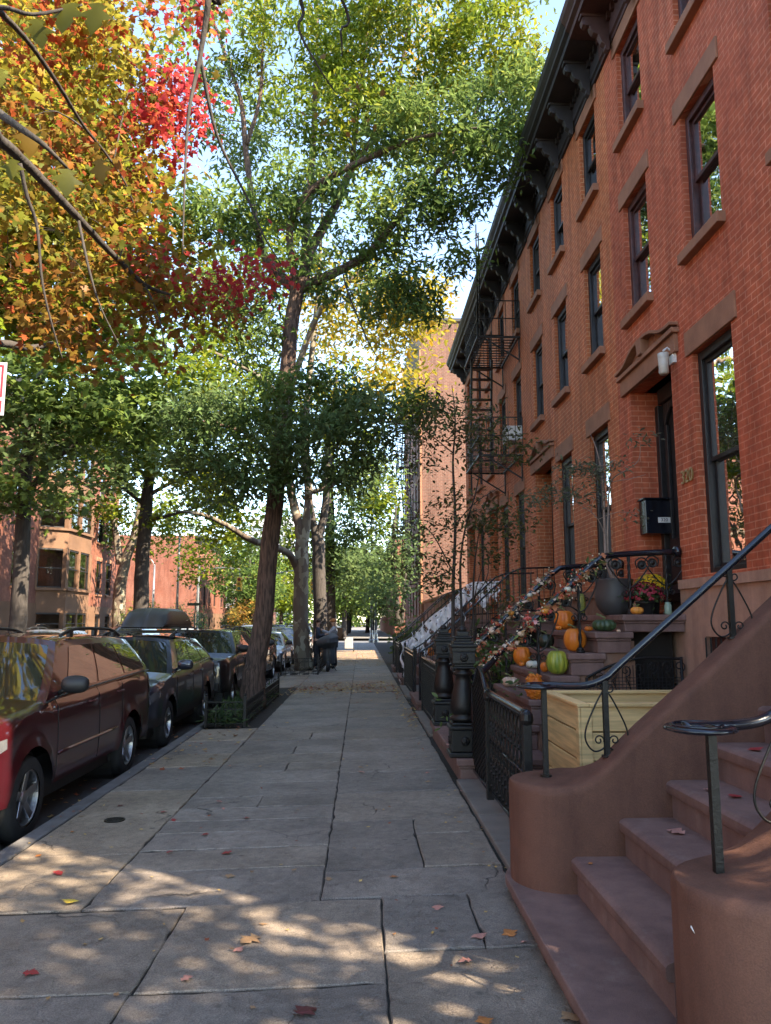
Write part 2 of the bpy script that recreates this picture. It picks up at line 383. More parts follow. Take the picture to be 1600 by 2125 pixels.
    for (x0, x1, y0) in ((L1, L2, 13.4), (L2, L3, 13.4)):
        y = y0
        while y < 60:
            d = r.uniform(.9,1.5) if y < 18 or 21 < y < 27 else r.uniform(1.4,2.1)
            kind = 'path' if (17.5 < y < 21 or 29 < y < 44) else 'blue'
            rect(x0, x1, y, min(y+d, 60), kind); y += d
    me = bpy.data.meshes.new('pavement'); me.from_pydata(V, [], F)
    at = me.color_attributes.new('tint', 'FLOAT_COLOR', 'POINT'); a = np.ones((len(V),4), dtype=np.float32); a[:, :3] = np.array(C); at.data.foreach_set('color', a.ravel())
    me.materials.append(SLAB); o = bpy.data.objects.new('pavement', me); COL.objects.link(o); ORG['pavement'] = Vector((0,0,0)); tag(o, kind='structure')
make_slabs()
sheet('pavement_bed', -2.5, 3.62, -7, 61, lambda x: gz(min(x, 1.1)) - .010, mat('joint_dirt', (.028,.023,.018), .95, var=.5, vs=25, bump=.8, bs=60), 8, 1)
b = MB()
y = -7.0
while y < 61:
    d = 2.4; b.box((-2.64, y+.006, -.3), (-2.49, y+d-.006, gz(-2.5)+.004)); y += d
tag(b.build('kerb', KERB, org=(0,0,0), bevel=.015), kind='structure')
b = MB()
for i, (x0, x1) in enumerate(((-11.6, -11.45),)): b.box((x0, -20, -.3), (x1, 61, -.04))
b.box((-11.6, 78, -.3), (-11.45, 300, -.04)); b.box((-2.62, 78, -.3), (-2.47, 300, -.04))
tag(b.build('far_kerb', KERB, org=(0,0,0)), kind='structure')
PAVE = mat('far_pavement', (.17,.155,.145), .85, var=.3, vs=1, bump=.4, bs=40)
sheet('far_pavement', -17.6, -11.6, -20, 61, -.05, PAVE)
sheet('pavement_beyond_crossing', -2.47, 3.6, 78, 300, -.03, PAVE)
sheet('far_pavement_beyond_crossing', -17.6, -11.6, 78, 300, -.05, PAVE)
b = MB()   # areaway paving beside the fences
for (y0, y1) in ((4.97, 5.75), (5.76, 6.5), (6.51, 7.3), (7.31, 7.93), (11.05, 11.9), (11.91, 13.2), (13.21, 13.9), (16.4, 18), (18.01, 19.4), (22.5, 24.2)): b.box((.95, y0, -.1), (1.22, y1, .055))
tag(b.build('areaway_coping', mat('coping_stone', (.19,.16,.135), .85, var=.3, vs=3, bump=.4, bs=50), org=(0,0,0), bevel=.01), kind='structure')
b = MB(); b.box((1.23, 4.97, -.2), (3.62, 26, .02)); tag(b.build('areaway_floor', PAVE, org=(0,0,0)), kind='structure')
b = MB()   # zebra stripes and stop line at the crossing
for k in range(9): b.box((-1.9 + k*.62, 63.0, -.231), (-1.55 + k*.62, 66.0, -.226))
for k in range(14): b.box((-11.0 + k*.62, 63.0, -.231), (-10.65 + k*.62, 66.0, -.226))
tag(b.build('crossing_stripes', plain('road_paint', (.6,.6,.58), .7), org=(0,0,0)), kind='structure')

# ---------------------------------------------------------------- brick row houses on the right
FX = 3.6
def wall_with_holes(mb, y0, y1, z0, z1, holes, x=FX, depth=.2, reveal=True):
    ys = sorted(set([y0, y1] + [h[0] for h in holes] + [h[1] for h in holes])); zs = sorted(set([z0, z1] + [h[2] for h in holes] + [h[3] for h in holes]))
    for i in range(len(ys)-1):
        for j in range(len(zs)-1):
            yc, zc = (ys[i]+ys[i+1])/2, (zs[j]+zs[j+1])/2
            if any(h[0] < yc < h[1] and h[2] < zc < h[3] for h in holes): continue
            mb.quad((x, ys[i+1], zs[j]), (x, ys[i], zs[j]), (x, ys[i], zs[j+1]), (x, ys[i+1], zs[j+1]))
    for (a, b_, c, d) in holes:
        X = x + (1 if depth > 0 else -1) * 0 ; Xd = x + depth
        mb.quad((X,a,c),(Xd,a,c),(Xd,a,d),(X,a,d)); mb.quad((X,b_,d),(Xd,b_,d),(Xd,b_,c),(X,b_,c))
        mb.quad((X,a,d),(Xd,a,d),(Xd,b_,d),(X,b_,d)); mb.quad((X,b_,c),(Xd,b_,c),(Xd,a,c),(X,a,c))
def sash_window(parent, y0, y1, z0, z1, fm, x=FX, sgn=1, curtain=None, mid=.5, side=True, lintel=.26, sill=True, glass=None, cm=None, shutters=True):
    """sgn=+1: wall faces -X (right row); -1: wall faces +X (left row)"""
    X = lambda d: x + sgn*d
    f = MB(); t = .085
    f.box((X(.06), y0+.003, z0+.003), (X(.22), y0+t, z1-.003)); f.box((X(.06), y1-t, z0+.003), (X(.22), y1-.003, z1-.003))
    f.box((X(.06), y0+t, z1-.10), (X(.22), y1-t, z1-.003)); f.box((X(.06), y0+t, z0+.003), (X(.22), y1-t, z0+.06))
    fo = f.build('window', fm, parent, bevel=.008)
    zm = z0 + (z1-z0)*mid; s = MB(); u = .045
    a, b_ = y0+t, y1-t
    for (xa, xb, c, d) in ((.10, .135, zm-.02, z1-.10), (.14, .165, z0+.06, zm+.025)):
        s.box((X(xa), a+.002, c), (X(xb), a+u, d)); s.box((X(xa), b_-u, c), (X(xb), b_-.002, d))
        s.box((X(xa), a+u, d-u), (X(xb), b_-u, d-.002)); s.box((X(xa), a+u, c+.002), (X(xb), b_-u, c+u))
    s.build('sash', fm, fo)
    g = MB(); g.quad(*[(X(.12), p, q) for p, q in ((a, zm), (b_, zm), (b_, z1-.12), (a, z1-.12))]); g.quad(*[(X(.154), p, q) for p, q in ((a, z0+.07), (b_, z0+.07), (b_, zm), (a, zm))])
    g.build('pane', glass or GLASS, fo)
    if lintel:
        l = MB(); l.box((X(-.025), y0-.13, z1+.004), (X(.1), y1+.13, z1+lintel)); l.build('lintel', LINTEL, fo, bevel=.008)
    if sill:
        l = MB(); l.box((X(-.09), y0-.07, z0-.12), (X(.1), y1+.07, z0-.003)); l.build('sill', LINTEL, fo, bevel=.008)
    if curtain:
        c = MB(); n = 24; P = []
        for (q0, q1, zt, zb) in curtain:
            row = [[(X(.30 + .02*math.sin(k*1.9)), a + (b_-a)*(q0+(q1-q0)*k/n), zz) for k in range(n+1)] for zz in (z0+(z1-z0)*zb, z0+(z1-z0)*zt)]
            c.grid(row)
        c.build('curtain', cm or CURTAIN, fo, smooth=True)
    return fo
def bracket(mb, x, y, z, w=.10, d=.40, h=.50):
    pr = [(0,0),(-.9,0),(-1,-.12),(-.95,-.26),(-.72,-.30),(-.66,-.42),(-.58,-.50),(-.40,-.55),(-.34,-.68),(-.30,-.80),(-.16,-.88),(-.18,-1.0),(-.05,-1.06),(0,-1.0)]
    mb.prism([(x + p*d, z + q*h) for p, q in pr], 'Y', y-w/2, y+w/2)
    mb.box((x-d*1.02, y-w*.65, z-.002), (x, y+w*.65, z+.06))
    mb.lathe((x-d*.80, y-w*.56, z-h*.2), [(.001,0),(.05,0),(.05,w*1.12),(.001,w*1.12)], 10, axis='Y')
def cornice(parent, y0, y1, m, zt=10.3, x=FX):
    b = MB()
    prof = [(x, zt-.42), (x-.04, zt-.42), (x-.04, zt-.36), (x-.07, zt-.34), (x-.07, zt-.02), (x-.50, zt+.0), (x-.50, zt+.10), (x-.56, zt+.13), (x-.56, zt+.20), (x-.62, zt+.27), (x-.64, zt+.36), (x-.60, zt+.38), (x+.3, zt+.46), (x+.3, zt-.42)]
    b.prism(prof, 'Y', y0, y1); n2 = int((y1-y0)/.16)
    for k in range(n2): yy = y0 + (k+.5)*(y1-y0)/n2; b.box((x-.12, yy-.035, zt-.13), (x-.068, yy+.035, zt-.015))
    c = b.build('cornice', m, parent)
    n = max(1, round((y1-y0)/.955))
    for k in range(n):
        q = MB(); bracket(q, x-.07, y0 + (k+.5)*(y1-y0)/n, zt-.05); q.build('bracket', m, c, bevel=.006)
ZP, ZPT, Z2, Z2T, Z3, Z3T = 2.10, 4.50, 5.66, 7.28, 8.26, 9.64
def pediment(parent, yc, w, z, x=FX):
    b = MB(); b.box((x-.05, yc-w/2, z+.004), (x+.1, yc+w/2, z+.22)); b.box((x-.09, yc-w/2-.04, z+.222), (x+.08, yc+w/2+.04, z+.28))
    for s in (-1, 1):     # two swan-neck halves rising to a keystone
        n = 10; top = []; bot = []
        for k in range(n+1):
            t = k/n; yy = yc + s*(w/2+.04)*(1-t*.93); zz = z+.31 + .17*(1/(1+math.exp(-(t-.55)*9)))
            top.append((yy, zz+.035)); bot.append((yy, zz-.005))
        for k in range(n):
            q = [bot[k], bot[k+1], top[k+1], top[k]]
            b.prism(q if s > 0 else q[::-1], 'X', x-.11, x-.002)
            q2 = [(bot[k][0], z+.282), (bot[k+1][0], z+.282), (bot[k+1][0], bot[k+1][1]-.001), (bot[k][0], bot[k][1]-.001)]
            b.prism(q2 if s > 0 else q2[::-1], 'X', x-.012, x-.001)
    b.prism([(yc-.06, z+.284), (yc+.06, z+.284), (yc+.09, z+.50), (yc-.09, z+.50)], 'X', x-.12, x-.003)
    return b.build('door_pediment', LINTEL, parent, bevel=.006)
def door(parent, y0, y1, z0, z1, x=FX, m=None, d=.42):
    m = m or DARKWOOD; f = MB()
    X = x + d
    f.box((X, y0, z0), (X+.06, y1, z1)); o = f.build('door', m, parent)
    p = MB(); yc = (y0+y1)/2
    for (a, b_) in ((y0+.16, yc-.02), (yc+.02, y1-.16)):
        n = 8
        p.box((X-.05, a, z0+.02), (X-.004, b_, z0+.95))
        p.box((X-.065, a+.08, z0+.18), (X-.052, b_-.08, z0+.8))
        for k in range(n):      # arched glazed leaf
            t0, t1 = k/n, (k+1)/n
            top = lambda t: z1-.55 + .25*math.sin(math.pi*t)
            p.prism([(a+(b_-a)*t0, top(t0)), (a+(b_-a)*t1, top(t1)), (a+(b_-a)*t1, z1-.2), (a+(b_-a)*t0, z1-.2)], 'X', X-.05, X-.004)
        p.box((X-.05, a, z0+.95), (X-.004, a+.09, z1-.5)); p.box((X-.05, b_-.09, z0+.95), (X-.004, b_, z1-.5))
    for yy in (y0+.005, y1-.115): p.box((X-.10, yy, z0), (X-.003, yy+.11, z1-.2))
    p.box((X-.10, y0+.116, z1-.20), (X-.003, y1-.116, z1-.005))
    p.build('door_moulding', m, o, bevel=.008)
    h = MB(); h.lathe((X-.09, yc-.07, z0+1.02), [(.001,-.03),(.028,-.02),(.028,.01),(.012,.03)], 12, axis='X'); h.build('door_knob', mat('brass', (.35,.24,.09), .3, 1), o)
    return o
def row_house(name, label, y0, y1, cols, brick, fm, cm, door_i, base_m, deep=True, parlor_door=True, upper_door_col=True, last=False):
    t = thing(name, (FX, (y0+y1)/2, 0), label, 'house')
    holes = []; wins = []; dr = None
    for i, yc in enumerate(cols):
        if i == door_i: dr = (yc-.20-.685, yc-.20+.685, 1.70, 4.65); holes.append(dr)
        else: h = (yc-.45, yc+.45, ZP, ZPT); holes.append(h); wins.append((h, 0))
        for (a, b_) in ((Z2, Z2T), (Z3, Z3T)): h = (yc-.42, yc+.42, a, b_); holes.append(h); wins.append((h, 1))
    bh = []
    for i, yc in enumerate(cols):
        if i != door_i: bh.append((yc-.45, yc+.45, .55, 1.45))
    m = MB(); wall_with_holes(m, y0, y1, 2.06, 10.3, [h if h[2] > 2 else (h[0],h[1],2.06,h[3]) for h in holes])
    wl = m.build('wall', brick, t)
    m = MB(); wall_with_holes(m, y0, y1, -.2, 2.055, bh + ([(dr[0],dr[1],1.70,2.055)] if dr else []), x=FX-.03, depth=.23)
    m.box((FX-.06, y0, 1.96), (FX-.028, dr[0]-.02 if dr else y1, 2.06))
    if dr: m.box((FX-.06, dr[1]+.02, 1.96), (FX-.028, y1, 2.06))
    m.quad((FX-.03,y0,2.055),(FX,y0,2.055),(FX,y1,2.055),(FX-.03,y1,2.055))
    m.build('stone_base', base_m, t)
    m = MB(); X0, X1 = FX+.25, FX+11
    m.quad((X1,y0,-.2),(X1,y1,-.2),(X1,y1,10.5),(X1,y0,10.5)); m.quad((X0,y0,10.5),(X0,y1,10.5),(X1,y1,10.5),(X1,y0,10.5))
    m.quad((FX,y0,-.2),(X1,y0,-.2),(X1,y0,10.5),(FX,y0,10.5)); m.quad((X1,y1,-.2),(FX,y1,-.2),(FX,y1,10.5),(X1,y1,10.5)); m.build('side_wall', brick, t)
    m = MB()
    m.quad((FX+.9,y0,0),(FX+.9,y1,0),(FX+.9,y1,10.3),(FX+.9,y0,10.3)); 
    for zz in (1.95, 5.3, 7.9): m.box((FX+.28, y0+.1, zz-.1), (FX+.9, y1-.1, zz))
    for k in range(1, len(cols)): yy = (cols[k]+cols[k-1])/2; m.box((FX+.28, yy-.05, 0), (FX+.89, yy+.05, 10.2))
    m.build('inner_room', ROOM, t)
    r = random.Random(int(y0*10))
    for (h, up) in wins:
        k = r.random()
        if abs(h[0]-7.1) < .1: k = .95; cur = None
        cur = [(.02,.62,1,0),(.66,.98,1,0)] if k == .95 else [(0,.16,1,0),(.84,1,1,0)] if k < .5 else ([(0,1,1,.45+.2*r.random())] if k < .8 else [(0,.3,1,0)])
        sash_window(t, *h, fm if up else DARKWOOD, curtain=cur, lintel=.28 if not up else .25, sill=bool(up))
    for h in bh:
        fo = sash_window(t, *h, fm, x=FX-.03, lintel=0, sill=False, curtain=[(0,1,1,.3)])
        q = MB()
        for k in range(8): yy = h[0]+.05+k*(h[1]-h[0]-.1)/7; q.tube([(FX-.05, yy, h[2]+.01), (FX-.05, yy, h[3]-.01)], .009, 5)
        q.box((FX-.056, h[0]+.01, h[2]+.3), (FX-.044, h[1]-.01, h[2]+.33)); q.build('window_grille', IRON, fo)
    if dr:
        door(t, dr[0]+.003, dr[1]-.003, dr[2], dr[3]); pediment(t, (dr[0]+dr[1])/2, 1.85, 4.65)
        q = MB(); q.box((FX-.03, dr[0], 1.60), (FX+.42, dr[1], 1.699)); q.build('door_sill', BROWN2, t)
        q = MB(); q.quad((FX, dr[0]+.002, 1.7),(FX+.42, dr[0]+.002, 1.7),(FX+.42, dr[0]+.002, 4.65),(FX, dr[0]+.002, 4.65)); q.quad((FX+.42, dr[1]-.002, 1.7),(FX, dr[1]-.002, 1.7),(FX, dr[1]-.002, 4.65),(FX+.42, dr[1]-.002, 4.65)); q.build('door_reveal', brick, t)
    cornice(t, y0+.004, y1-.004, cm)
    return t
hA = row_house('row_house', 'red painted brick house numbered 320 with maroon window frames and maroon cornice', 4.0, 10.42, [5.65, 7.55, 9.46], BR_A, MAROON, CORN_A, 2, BEIGE)
hB = row_house('row_house', 'orange painted brick house next beyond number 320, black window frames and black cornice', 10.42, 16.30, [11.36, 13.33, 15.18], BR_B, DARKWOOD, CORN_B, 2, BROWN2)
hC = row_house('row_house', 'orange brick house behind the tall fire escape, third house along the row', 16.30, 22.1, [17.25, 19.15, 21.0], BR_B, DARKWOOD, CORN_B, 2, BROWN2)
hD = row_house('row_house', 'last orange brick house of the row, where the black cornice ends', 22.1, 26.2, [23.0, 25.1], BR_B, DARKWOOD, CORN_B, 1, BROWN2)
# the nearer house whose stoop fills the right corner, and the row behind the camera
t = thing('row_house', (FX, 1, 0), 'brown house at the right edge of the photo behind the near brownstone stoop', 'house')
m = MB(); m.box((FX-.10, 1.75, -.2), (FX+11, 3.99, 10.4)); m.build('wall', BROWN, t)

# ---------------------------------------------------------------- the near brownstone stoop (right foreground)
def arc(c, r, a0, a1, n): return [(c[0] + r*math.cos(a0 + (a1-a0)*k/n), c[1] + r*math.sin(a0 + (a1-a0)*k/n)) for k in range(n+1)]
def nosed_step(mb, x0, x1, y0, y1, zb, zt, nose=.03, th=.07, ny=1, side=False):
    """one block with a rounded overhanging nose along its front (and its ends when side)"""
    e = nose if side else 0
    mb.box((x0+nose, y0+e, zb), (x1, y1-e, zt-th))
    pr = [(x0+nose*1.2, zt-th-.001), (x0+.008, zt-th-.001), (x0, zt-th*.75), (x0, zt-th*.3), (x0+.008, zt-.01), (x0+.03, zt), (x1, zt), (x1, zt-th-.001)]
    mb.prism(pr, 'Y', y0, y1)
st = thing('stoop', (2.2, 3.75, 0), 'brown stucco stoop with solid curved side walls filling the lower right corner', 'stoop')
steps_x = [1.15 + .272*k for k in range(8)]; steps_z = [.33 + .2*k for k in range(8)]
for k in range(8):
    m = MB(); nosed_step(m, steps_x[k], 3.7, 3.08, 4.45, -.1 if k == 0 else steps_z[k-1]-.08, steps_z[k]-.001*0)
    o = m.build('step', TREAD, st, smooth=True, auto=30)
m = MB()   # base step with rounded corner round the newels
poly = [(3.4, 2.0), (3.4, 4.98)] + [(1.18 + .0, 5.02)] + arc((1.18, 4.70), .335, R(90), R(180), 8) + [(.845, 2.9)] + arc((1.18, 2.6), .335, R(180), R(235), 4) + [(1.3, 2.0)]
pb = [(x+.03 if x < 3 else x, y) for x, y in poly]
m.prism(pb[::-1], 'Z', -.1, .085); m.prism(poly[::-1], 'Z', .085, .135); m.build('base_step', TREAD, st, bevel=.018, seg=3)
def cheek(yn, yf, xe, side, rr, name, prof):
    """solid side wall between yn and yf with a rounded newel end; prof = top heights along x"""
    mb = MB(); P = []
    hw = (yf-yn)/2; xc = xe + rr
    # plan sections from the rounded end to the facade
    xs = [xe + rr*(1-math.cos(math.pi/2*k/8)) for k in range(9)] + [xc + .28*k/14 for k in range(1, 15)] + [xc+.28 + (3.6-xc-.28)*k/40 for k in range(1, 41)]
    def ht(x):
        for i in range(len(prof)-1):
            if x <= prof[i+1][0]:
                t = (x-prof[i][0])/(prof[i+1][0]-prof[i][0]); 
                return prof[i][1] + (prof[i+1][1]-prof[i][1])*t
        return prof[-1][1]
    ed = .05
    for x in xs:
        h = hw*math.sqrt(max(0, 1-((xc-x)/rr)**2)) if x < xc else hw
        ym = (yn+yf)/2; q_ = min(1, max(0, (x-xc-.02)/.20)); q_ = q_*q_*(3-2*q_)
        if x > xc: h = hw + (.118-hw)*q_; ym = ym + (hw-h)*side
        h = max(h, .0002); zt = ht(x); e = min(ed, h*.8)
        row = [(x, ym-h, .1), (x, ym-h, zt-e)]
        for k in range(1, 5): a = math.pi/2*k/4; row.append((x, ym-h+e*(1-math.cos(a)), zt-e+e*math.sin(a)))
        for k in range(0, 5): a = math.pi/2*(1-k/4); row.append((x, ym+h-e*(1-math.cos(a)), zt-e+e*math.sin(a)))
        row.append((x, ym+h, .1)); P.append(row)
    # soften the top at the very end
    mb.grid(P); return mb.build(name, BROWN, st, smooth=True)
PROF = [(.8,.685),(1.10,.69),(1.20,.70),(1.28,.73),(1.37,.80),(1.48,.90),(1.59,1.0),(1.80,1.175),(1.95,1.30),(2.35,1.655),(2.9,2.13),(3.3,2.35),(3.7,2.4)]
cheek(4.40, 4.98, .875, -1, .29, 'side_wall', PROF)
cheek(2.52, 3.09, 1.10, 1, .26, 'side_wall', [(x+.15, z+.025) for x, z in PROF])
m = MB(); m.tube([(1.118,2.74,.60),(1.112,2.725,.585),(1.118,2.71,.57)], [.002,.004,.002], 6); m.build('chipped_spot', WHITE, st, smooth=True)
def spiral(c, r0, r1, a0, turns, n, plane='XZ', tilt=0):
    out = []
    for k in range(n+1):
        t = k/n; r = r0 + (r1-r0)*t; a = a0 + 2*math.pi*turns*t
        d = (r*math.cos(a), r*math.sin(a))
        if plane == 'XZ': out.append((c[0]+d[0], c[1], c[2]+d[1]))
        elif plane == 'YZ': out.append((c[0], c[1]+d[0], c[2]+d[1]))
        else: out.append((c[0]+d[0], c[1]+d[1], c[2]))
    return out
def smooth_path(pts, n=6):
    P = [Vector(p) for p in pts]; out = []
    for i in range(len(P)-1):
        p0, p1, p2, p3 = P[max(i-1,0)], P[i], P[i+1], P[min(i+2,len(P)-1)]
        for k in range(n):
            t = k/n; out.append(.5*((2*p1) + (-p0+p2)*t + (2*p0-5*p1+4*p2-p3)*t*t + (-p0+3*p1-3*p2+p3)*t**3))
    out.append(P[-1]); return out
def near_rail(y, dx, label, yv=0):
    t = thing('stair_railing', (1.08+dx, y, .69), label, 'railing', 'railings on the near stoop walls')
    m = MB()
    m.tube(smooth_path([(.99+dx, y+yv-.03, 1.222), (1.12+dx, y+yv, 1.222), (1.30+dx, y+yv*.3, 1.228), (1.42+dx, y, 1.275), (1.52+dx, y, 1.36), (2.0+dx, y, 1.765), (2.75+dx, y, 2.40), (3.35+dx, y, 2.9)], 5), .021, 10)
    m.build('handrail', IRON2, t, smooth=True)
    m = MB(); m.lathe((1.06+dx, y+yv-.005, 1.215), [(.001,-.006),(.10,-.012),(.128,-.004),(.13,.004),(.118,.012),(.09,.010),(.055,.012),(.03,.02),(.001,.022)], 28)
    m.tube(spiral((1.06+dx, y+yv-.005, 1.228), .118, .02, R(20), 2.2, 50, 'XY'), .0045, 5); m.build('volute', IRON2, t, smooth=True)
    for (x, zb, zt) in ((1.10, .69, 1.21), (1.415, .83, 1.27), (2.19, 1.50, 1.92)):
        yy = y+yv if x < 1.2 else y; m = MB(); m.tube([(x+dx, yy, zb-.03), (x+dx, yy, zt)], .021, 4, twist=R(45)); m.tube([(x+dx, yy, zb+.001), (x+dx, yy, zb+.012)], .034, 10); m.build('post', IRON, t)
    for (x, z0) in ((1.415, 1.24), (2.19, 1.89)):
        m = MB(); r = .0052
        for s in (-1, 1):
            m.tube(smooth_path([(x+dx, y, z0-.02), (x+dx+s*.05, y, z0-.10), (x+dx+s*.115, y, z0-.24), (x+dx+s*.12, y, z0-.32), (x+dx+s*.075, y, z0-.375), (x+dx+s*.02, y, z0-.36), (x+dx+s*.006, y, z0-.32)], 6), r, 5)
            m.tube(spiral((x+dx+s*.045, y, z0-.315), .03, .008, R(200 if s > 0 else -20), s*-1.2, 20), r*.9, 5)
            m.tube(spiral((x+dx+s*.03, y, z0-.01-.012*s), .028, .01, R(180 if s > 0 else 0), s*1.0, 16), r*.9, 5)
        m.build('scroll', IRON, t, smooth=True)
    return t
near_rail(4.54, 0, 'black handrail with flat spiral end on the far wall of the near stoop', .18)
near_rail(2.95, .175, 'black handrail with flat spiral end nearest the camera at the right edge', -.09)

# ---------------------------------------------------------------- stoop of number 320 with open ends and iron rails
SZ = [.24, .50, .77, 1.02, 1.26, 1.49, 1.68]; SX = [.96, 1.60, 1.80, 2.04, 2.25, 2.55, 2.86]; SY0, SY1 = 8.45, 10.7
def open_stoop(label, y0, y1, base0, base1, xs, zs, mat_=BROWN2, grille=False):
    t = thing('stoop', (2.3, (y0+y1)/2, 0), label, 'stoop')
    for k in range(len(xs)):
        m = MB(); a, b_ = (base0, base1) if k == 0 else (y0, y1)
        zb = -.1 if k == 0 else zs[k-1]-.001
        top = zs[k]; th = .07
        if k < len(xs)-1: x1 = xs[k+1]+.10 if k else xs[1]+.3
        else: x1 = 3.57
        m.box((xs[k]+.035, a+.035, zb), (x1, b_-.035, top-th-.03)); m.box((xs[k]+.022, a+.022, top-th-.03), (x1, b_-.022, top-th))
        m.box((xs[k], a, top-th), (x1+.02, b_, top)); m.build('step', TREAD if k else TREAD, t, bevel=.014, seg=3)
    m = MB()
    pg = [(xs[1]+.06, -.1), (3.0, -.1)] + [(3.0, zs[-1]-.101)]
    for k in range(len(xs)-2, 0, -1): pg += [(xs[k+1]+.06, zs[k]-.1) if k < len(xs)-2 else (3.0, zs[k]-.1), (xs[k]+.06, zs[k]-.1)]
    pg = [p for i_, p in enumerate(pg) if i_ != 2]
    m.prism(pg, 'Y', y0+.06, y1-.06)
    m.build('side_masonry', mat_, t)
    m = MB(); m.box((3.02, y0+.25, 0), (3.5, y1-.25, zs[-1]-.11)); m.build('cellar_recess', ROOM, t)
    if grille:
        m = MB(); yy = y0+.03; x0, x1, zb = 2.45, 3.50, .75
        m.bar((x0, yy, .1), (x1, yy, .1), .02); m.bar((x0, yy, .1), (x0, yy, 1.0), .025); m.bar((x1, yy, .1), (x1, yy, 1.22), .025)
        m.tube(smooth_path([(x0, yy, 1.0), (2.7, yy, 1.12), (3.0, yy, 1.2), (3.25, yy, 1.21), (x1, yy, 1.2)]), .014, 6)
        for k in range(7):
            x = x0 + .13 + k*.15; top = 1.04 + .15*math.sin(min(1, (k+1)/6)*1.5)
            m.tube(spiral((x, yy, top-.07), .065, .012, R(-90), 1.4, 22), .006, 5); m.tube(smooth_path([(x+.0, yy, top-.13), (x+.06, yy, top-.32), (x+.05, yy, .5), (x, yy, .3), (x+.02, yy, .1)]), .007, 5)
            m.tube(spiral((x+.07, yy, .42), .05, .01, R(90), -1.3, 18), .006, 5)
        for i in range(26): m.tube([(x0+i*.04, yy+.02, .1), (x0+i*.04, yy+.02, 1.0+.17*math.sin(min(1,i/22)*1.5))], .0035, 4)
        for j in range(26): m.tube([(x0, yy+.025, .12+j*.035), (x1, yy+.025, .12+j*.035)], .0035, 4)
        m.build('iron_gate', IRON, t, smooth=True)
    return t
s320 = open_stoop('brownstone stoop of number 320 with pumpkins on its open step ends', SY0, SY1, 7.95, 11.05, SX, SZ, grille=True)
def newel(loc, label):
    x, y, z = loc; t = thing('newel_post', loc, label, 'post', 'cast iron newel posts at number 320'); m = MB()
    def sq(hw, z0, z1): m.box((x-hw, y-hw, z+z0), (x+hw, y+hw, z+z1))
    sq(.165, 0, .05); sq(.14, .05, .27); sq(.16, .27, .31); sq(.13, .31, .34)
    m.build('plinth', IRON, t, bevel=.012)
    m = MB(); m.lathe((x, y, z), [(.10,.34),(.14,.36),(.14,.39),(.10,.41),(.125,.43),(.135,.50),(.12,.62),(.085,.75),(.075,.80),(.10,.82),(.10,.84),(.07,.86),(.08,.88)], 32, rib=lambda a, zz: 1-.07*abs(math.sin(a*8))*(1 if .43 < zz < .76 else 0))
    m.build('fluted_shaft', IRON, t, smooth=True)
    m = MB()
    for (hw, z0, z1) in ((.115,.88,.90),(.10,.90,.93),(.12,.93,1.05),(.125,1.05,1.10),(.14,1.10,1.13),(.11,1.13,1.16),(.085,1.16,1.19),(.10,1.19,1.21),(.065,1.21,1.26)): m.box((x-hw, y-hw, z+z0), (x+hw, y+hw, z+z1))
    m.lathe((x, y, z), [(.04,1.255),(.05,1.28),(.035,1.31),(.001,1.325)], 16)
    m.build('capital_block', IRON, t, bevel=.008)
    m = MB()
    for zz in (.995, .16):
        for (dx, dy, ax) in ((-.143 if zz < .5 else -.122, 0, 'X'), (0, -.143 if zz < .5 else -.122, 'Y')):
            m.lathe((x+dx, y+dy, z+zz), [(.02,-.01),(.045,-.008),(.045,.01)], 14, axis=ax); m.lathe((x+dx, y+dy, z+zz), [(.001,-.018),(.016,-.015),(.016,.0)], 10, axis=ax)
            for k in range(8):
                a = k*math.pi/4; o1, o2 = .03*math.cos(a), .03*math.sin(a)
                p = (x+dx-.012, y+o1, z+zz+o2) if ax == 'X' else (x+o1, y+dy-.012, z+zz+o2)
                m.lathe(p, [(.001,-.006),(.008,0),(.001,.006)], 6)
    m.build('rosette', IRON, t, smooth=True); return t
newel((1.06, 8.18, .24), 'nearer of the two black cast iron newel posts at the foot of the 320 steps')
newel((1.12, 10.62, .24), 'farther of the two black cast iron newel posts at the foot of the 320 steps')
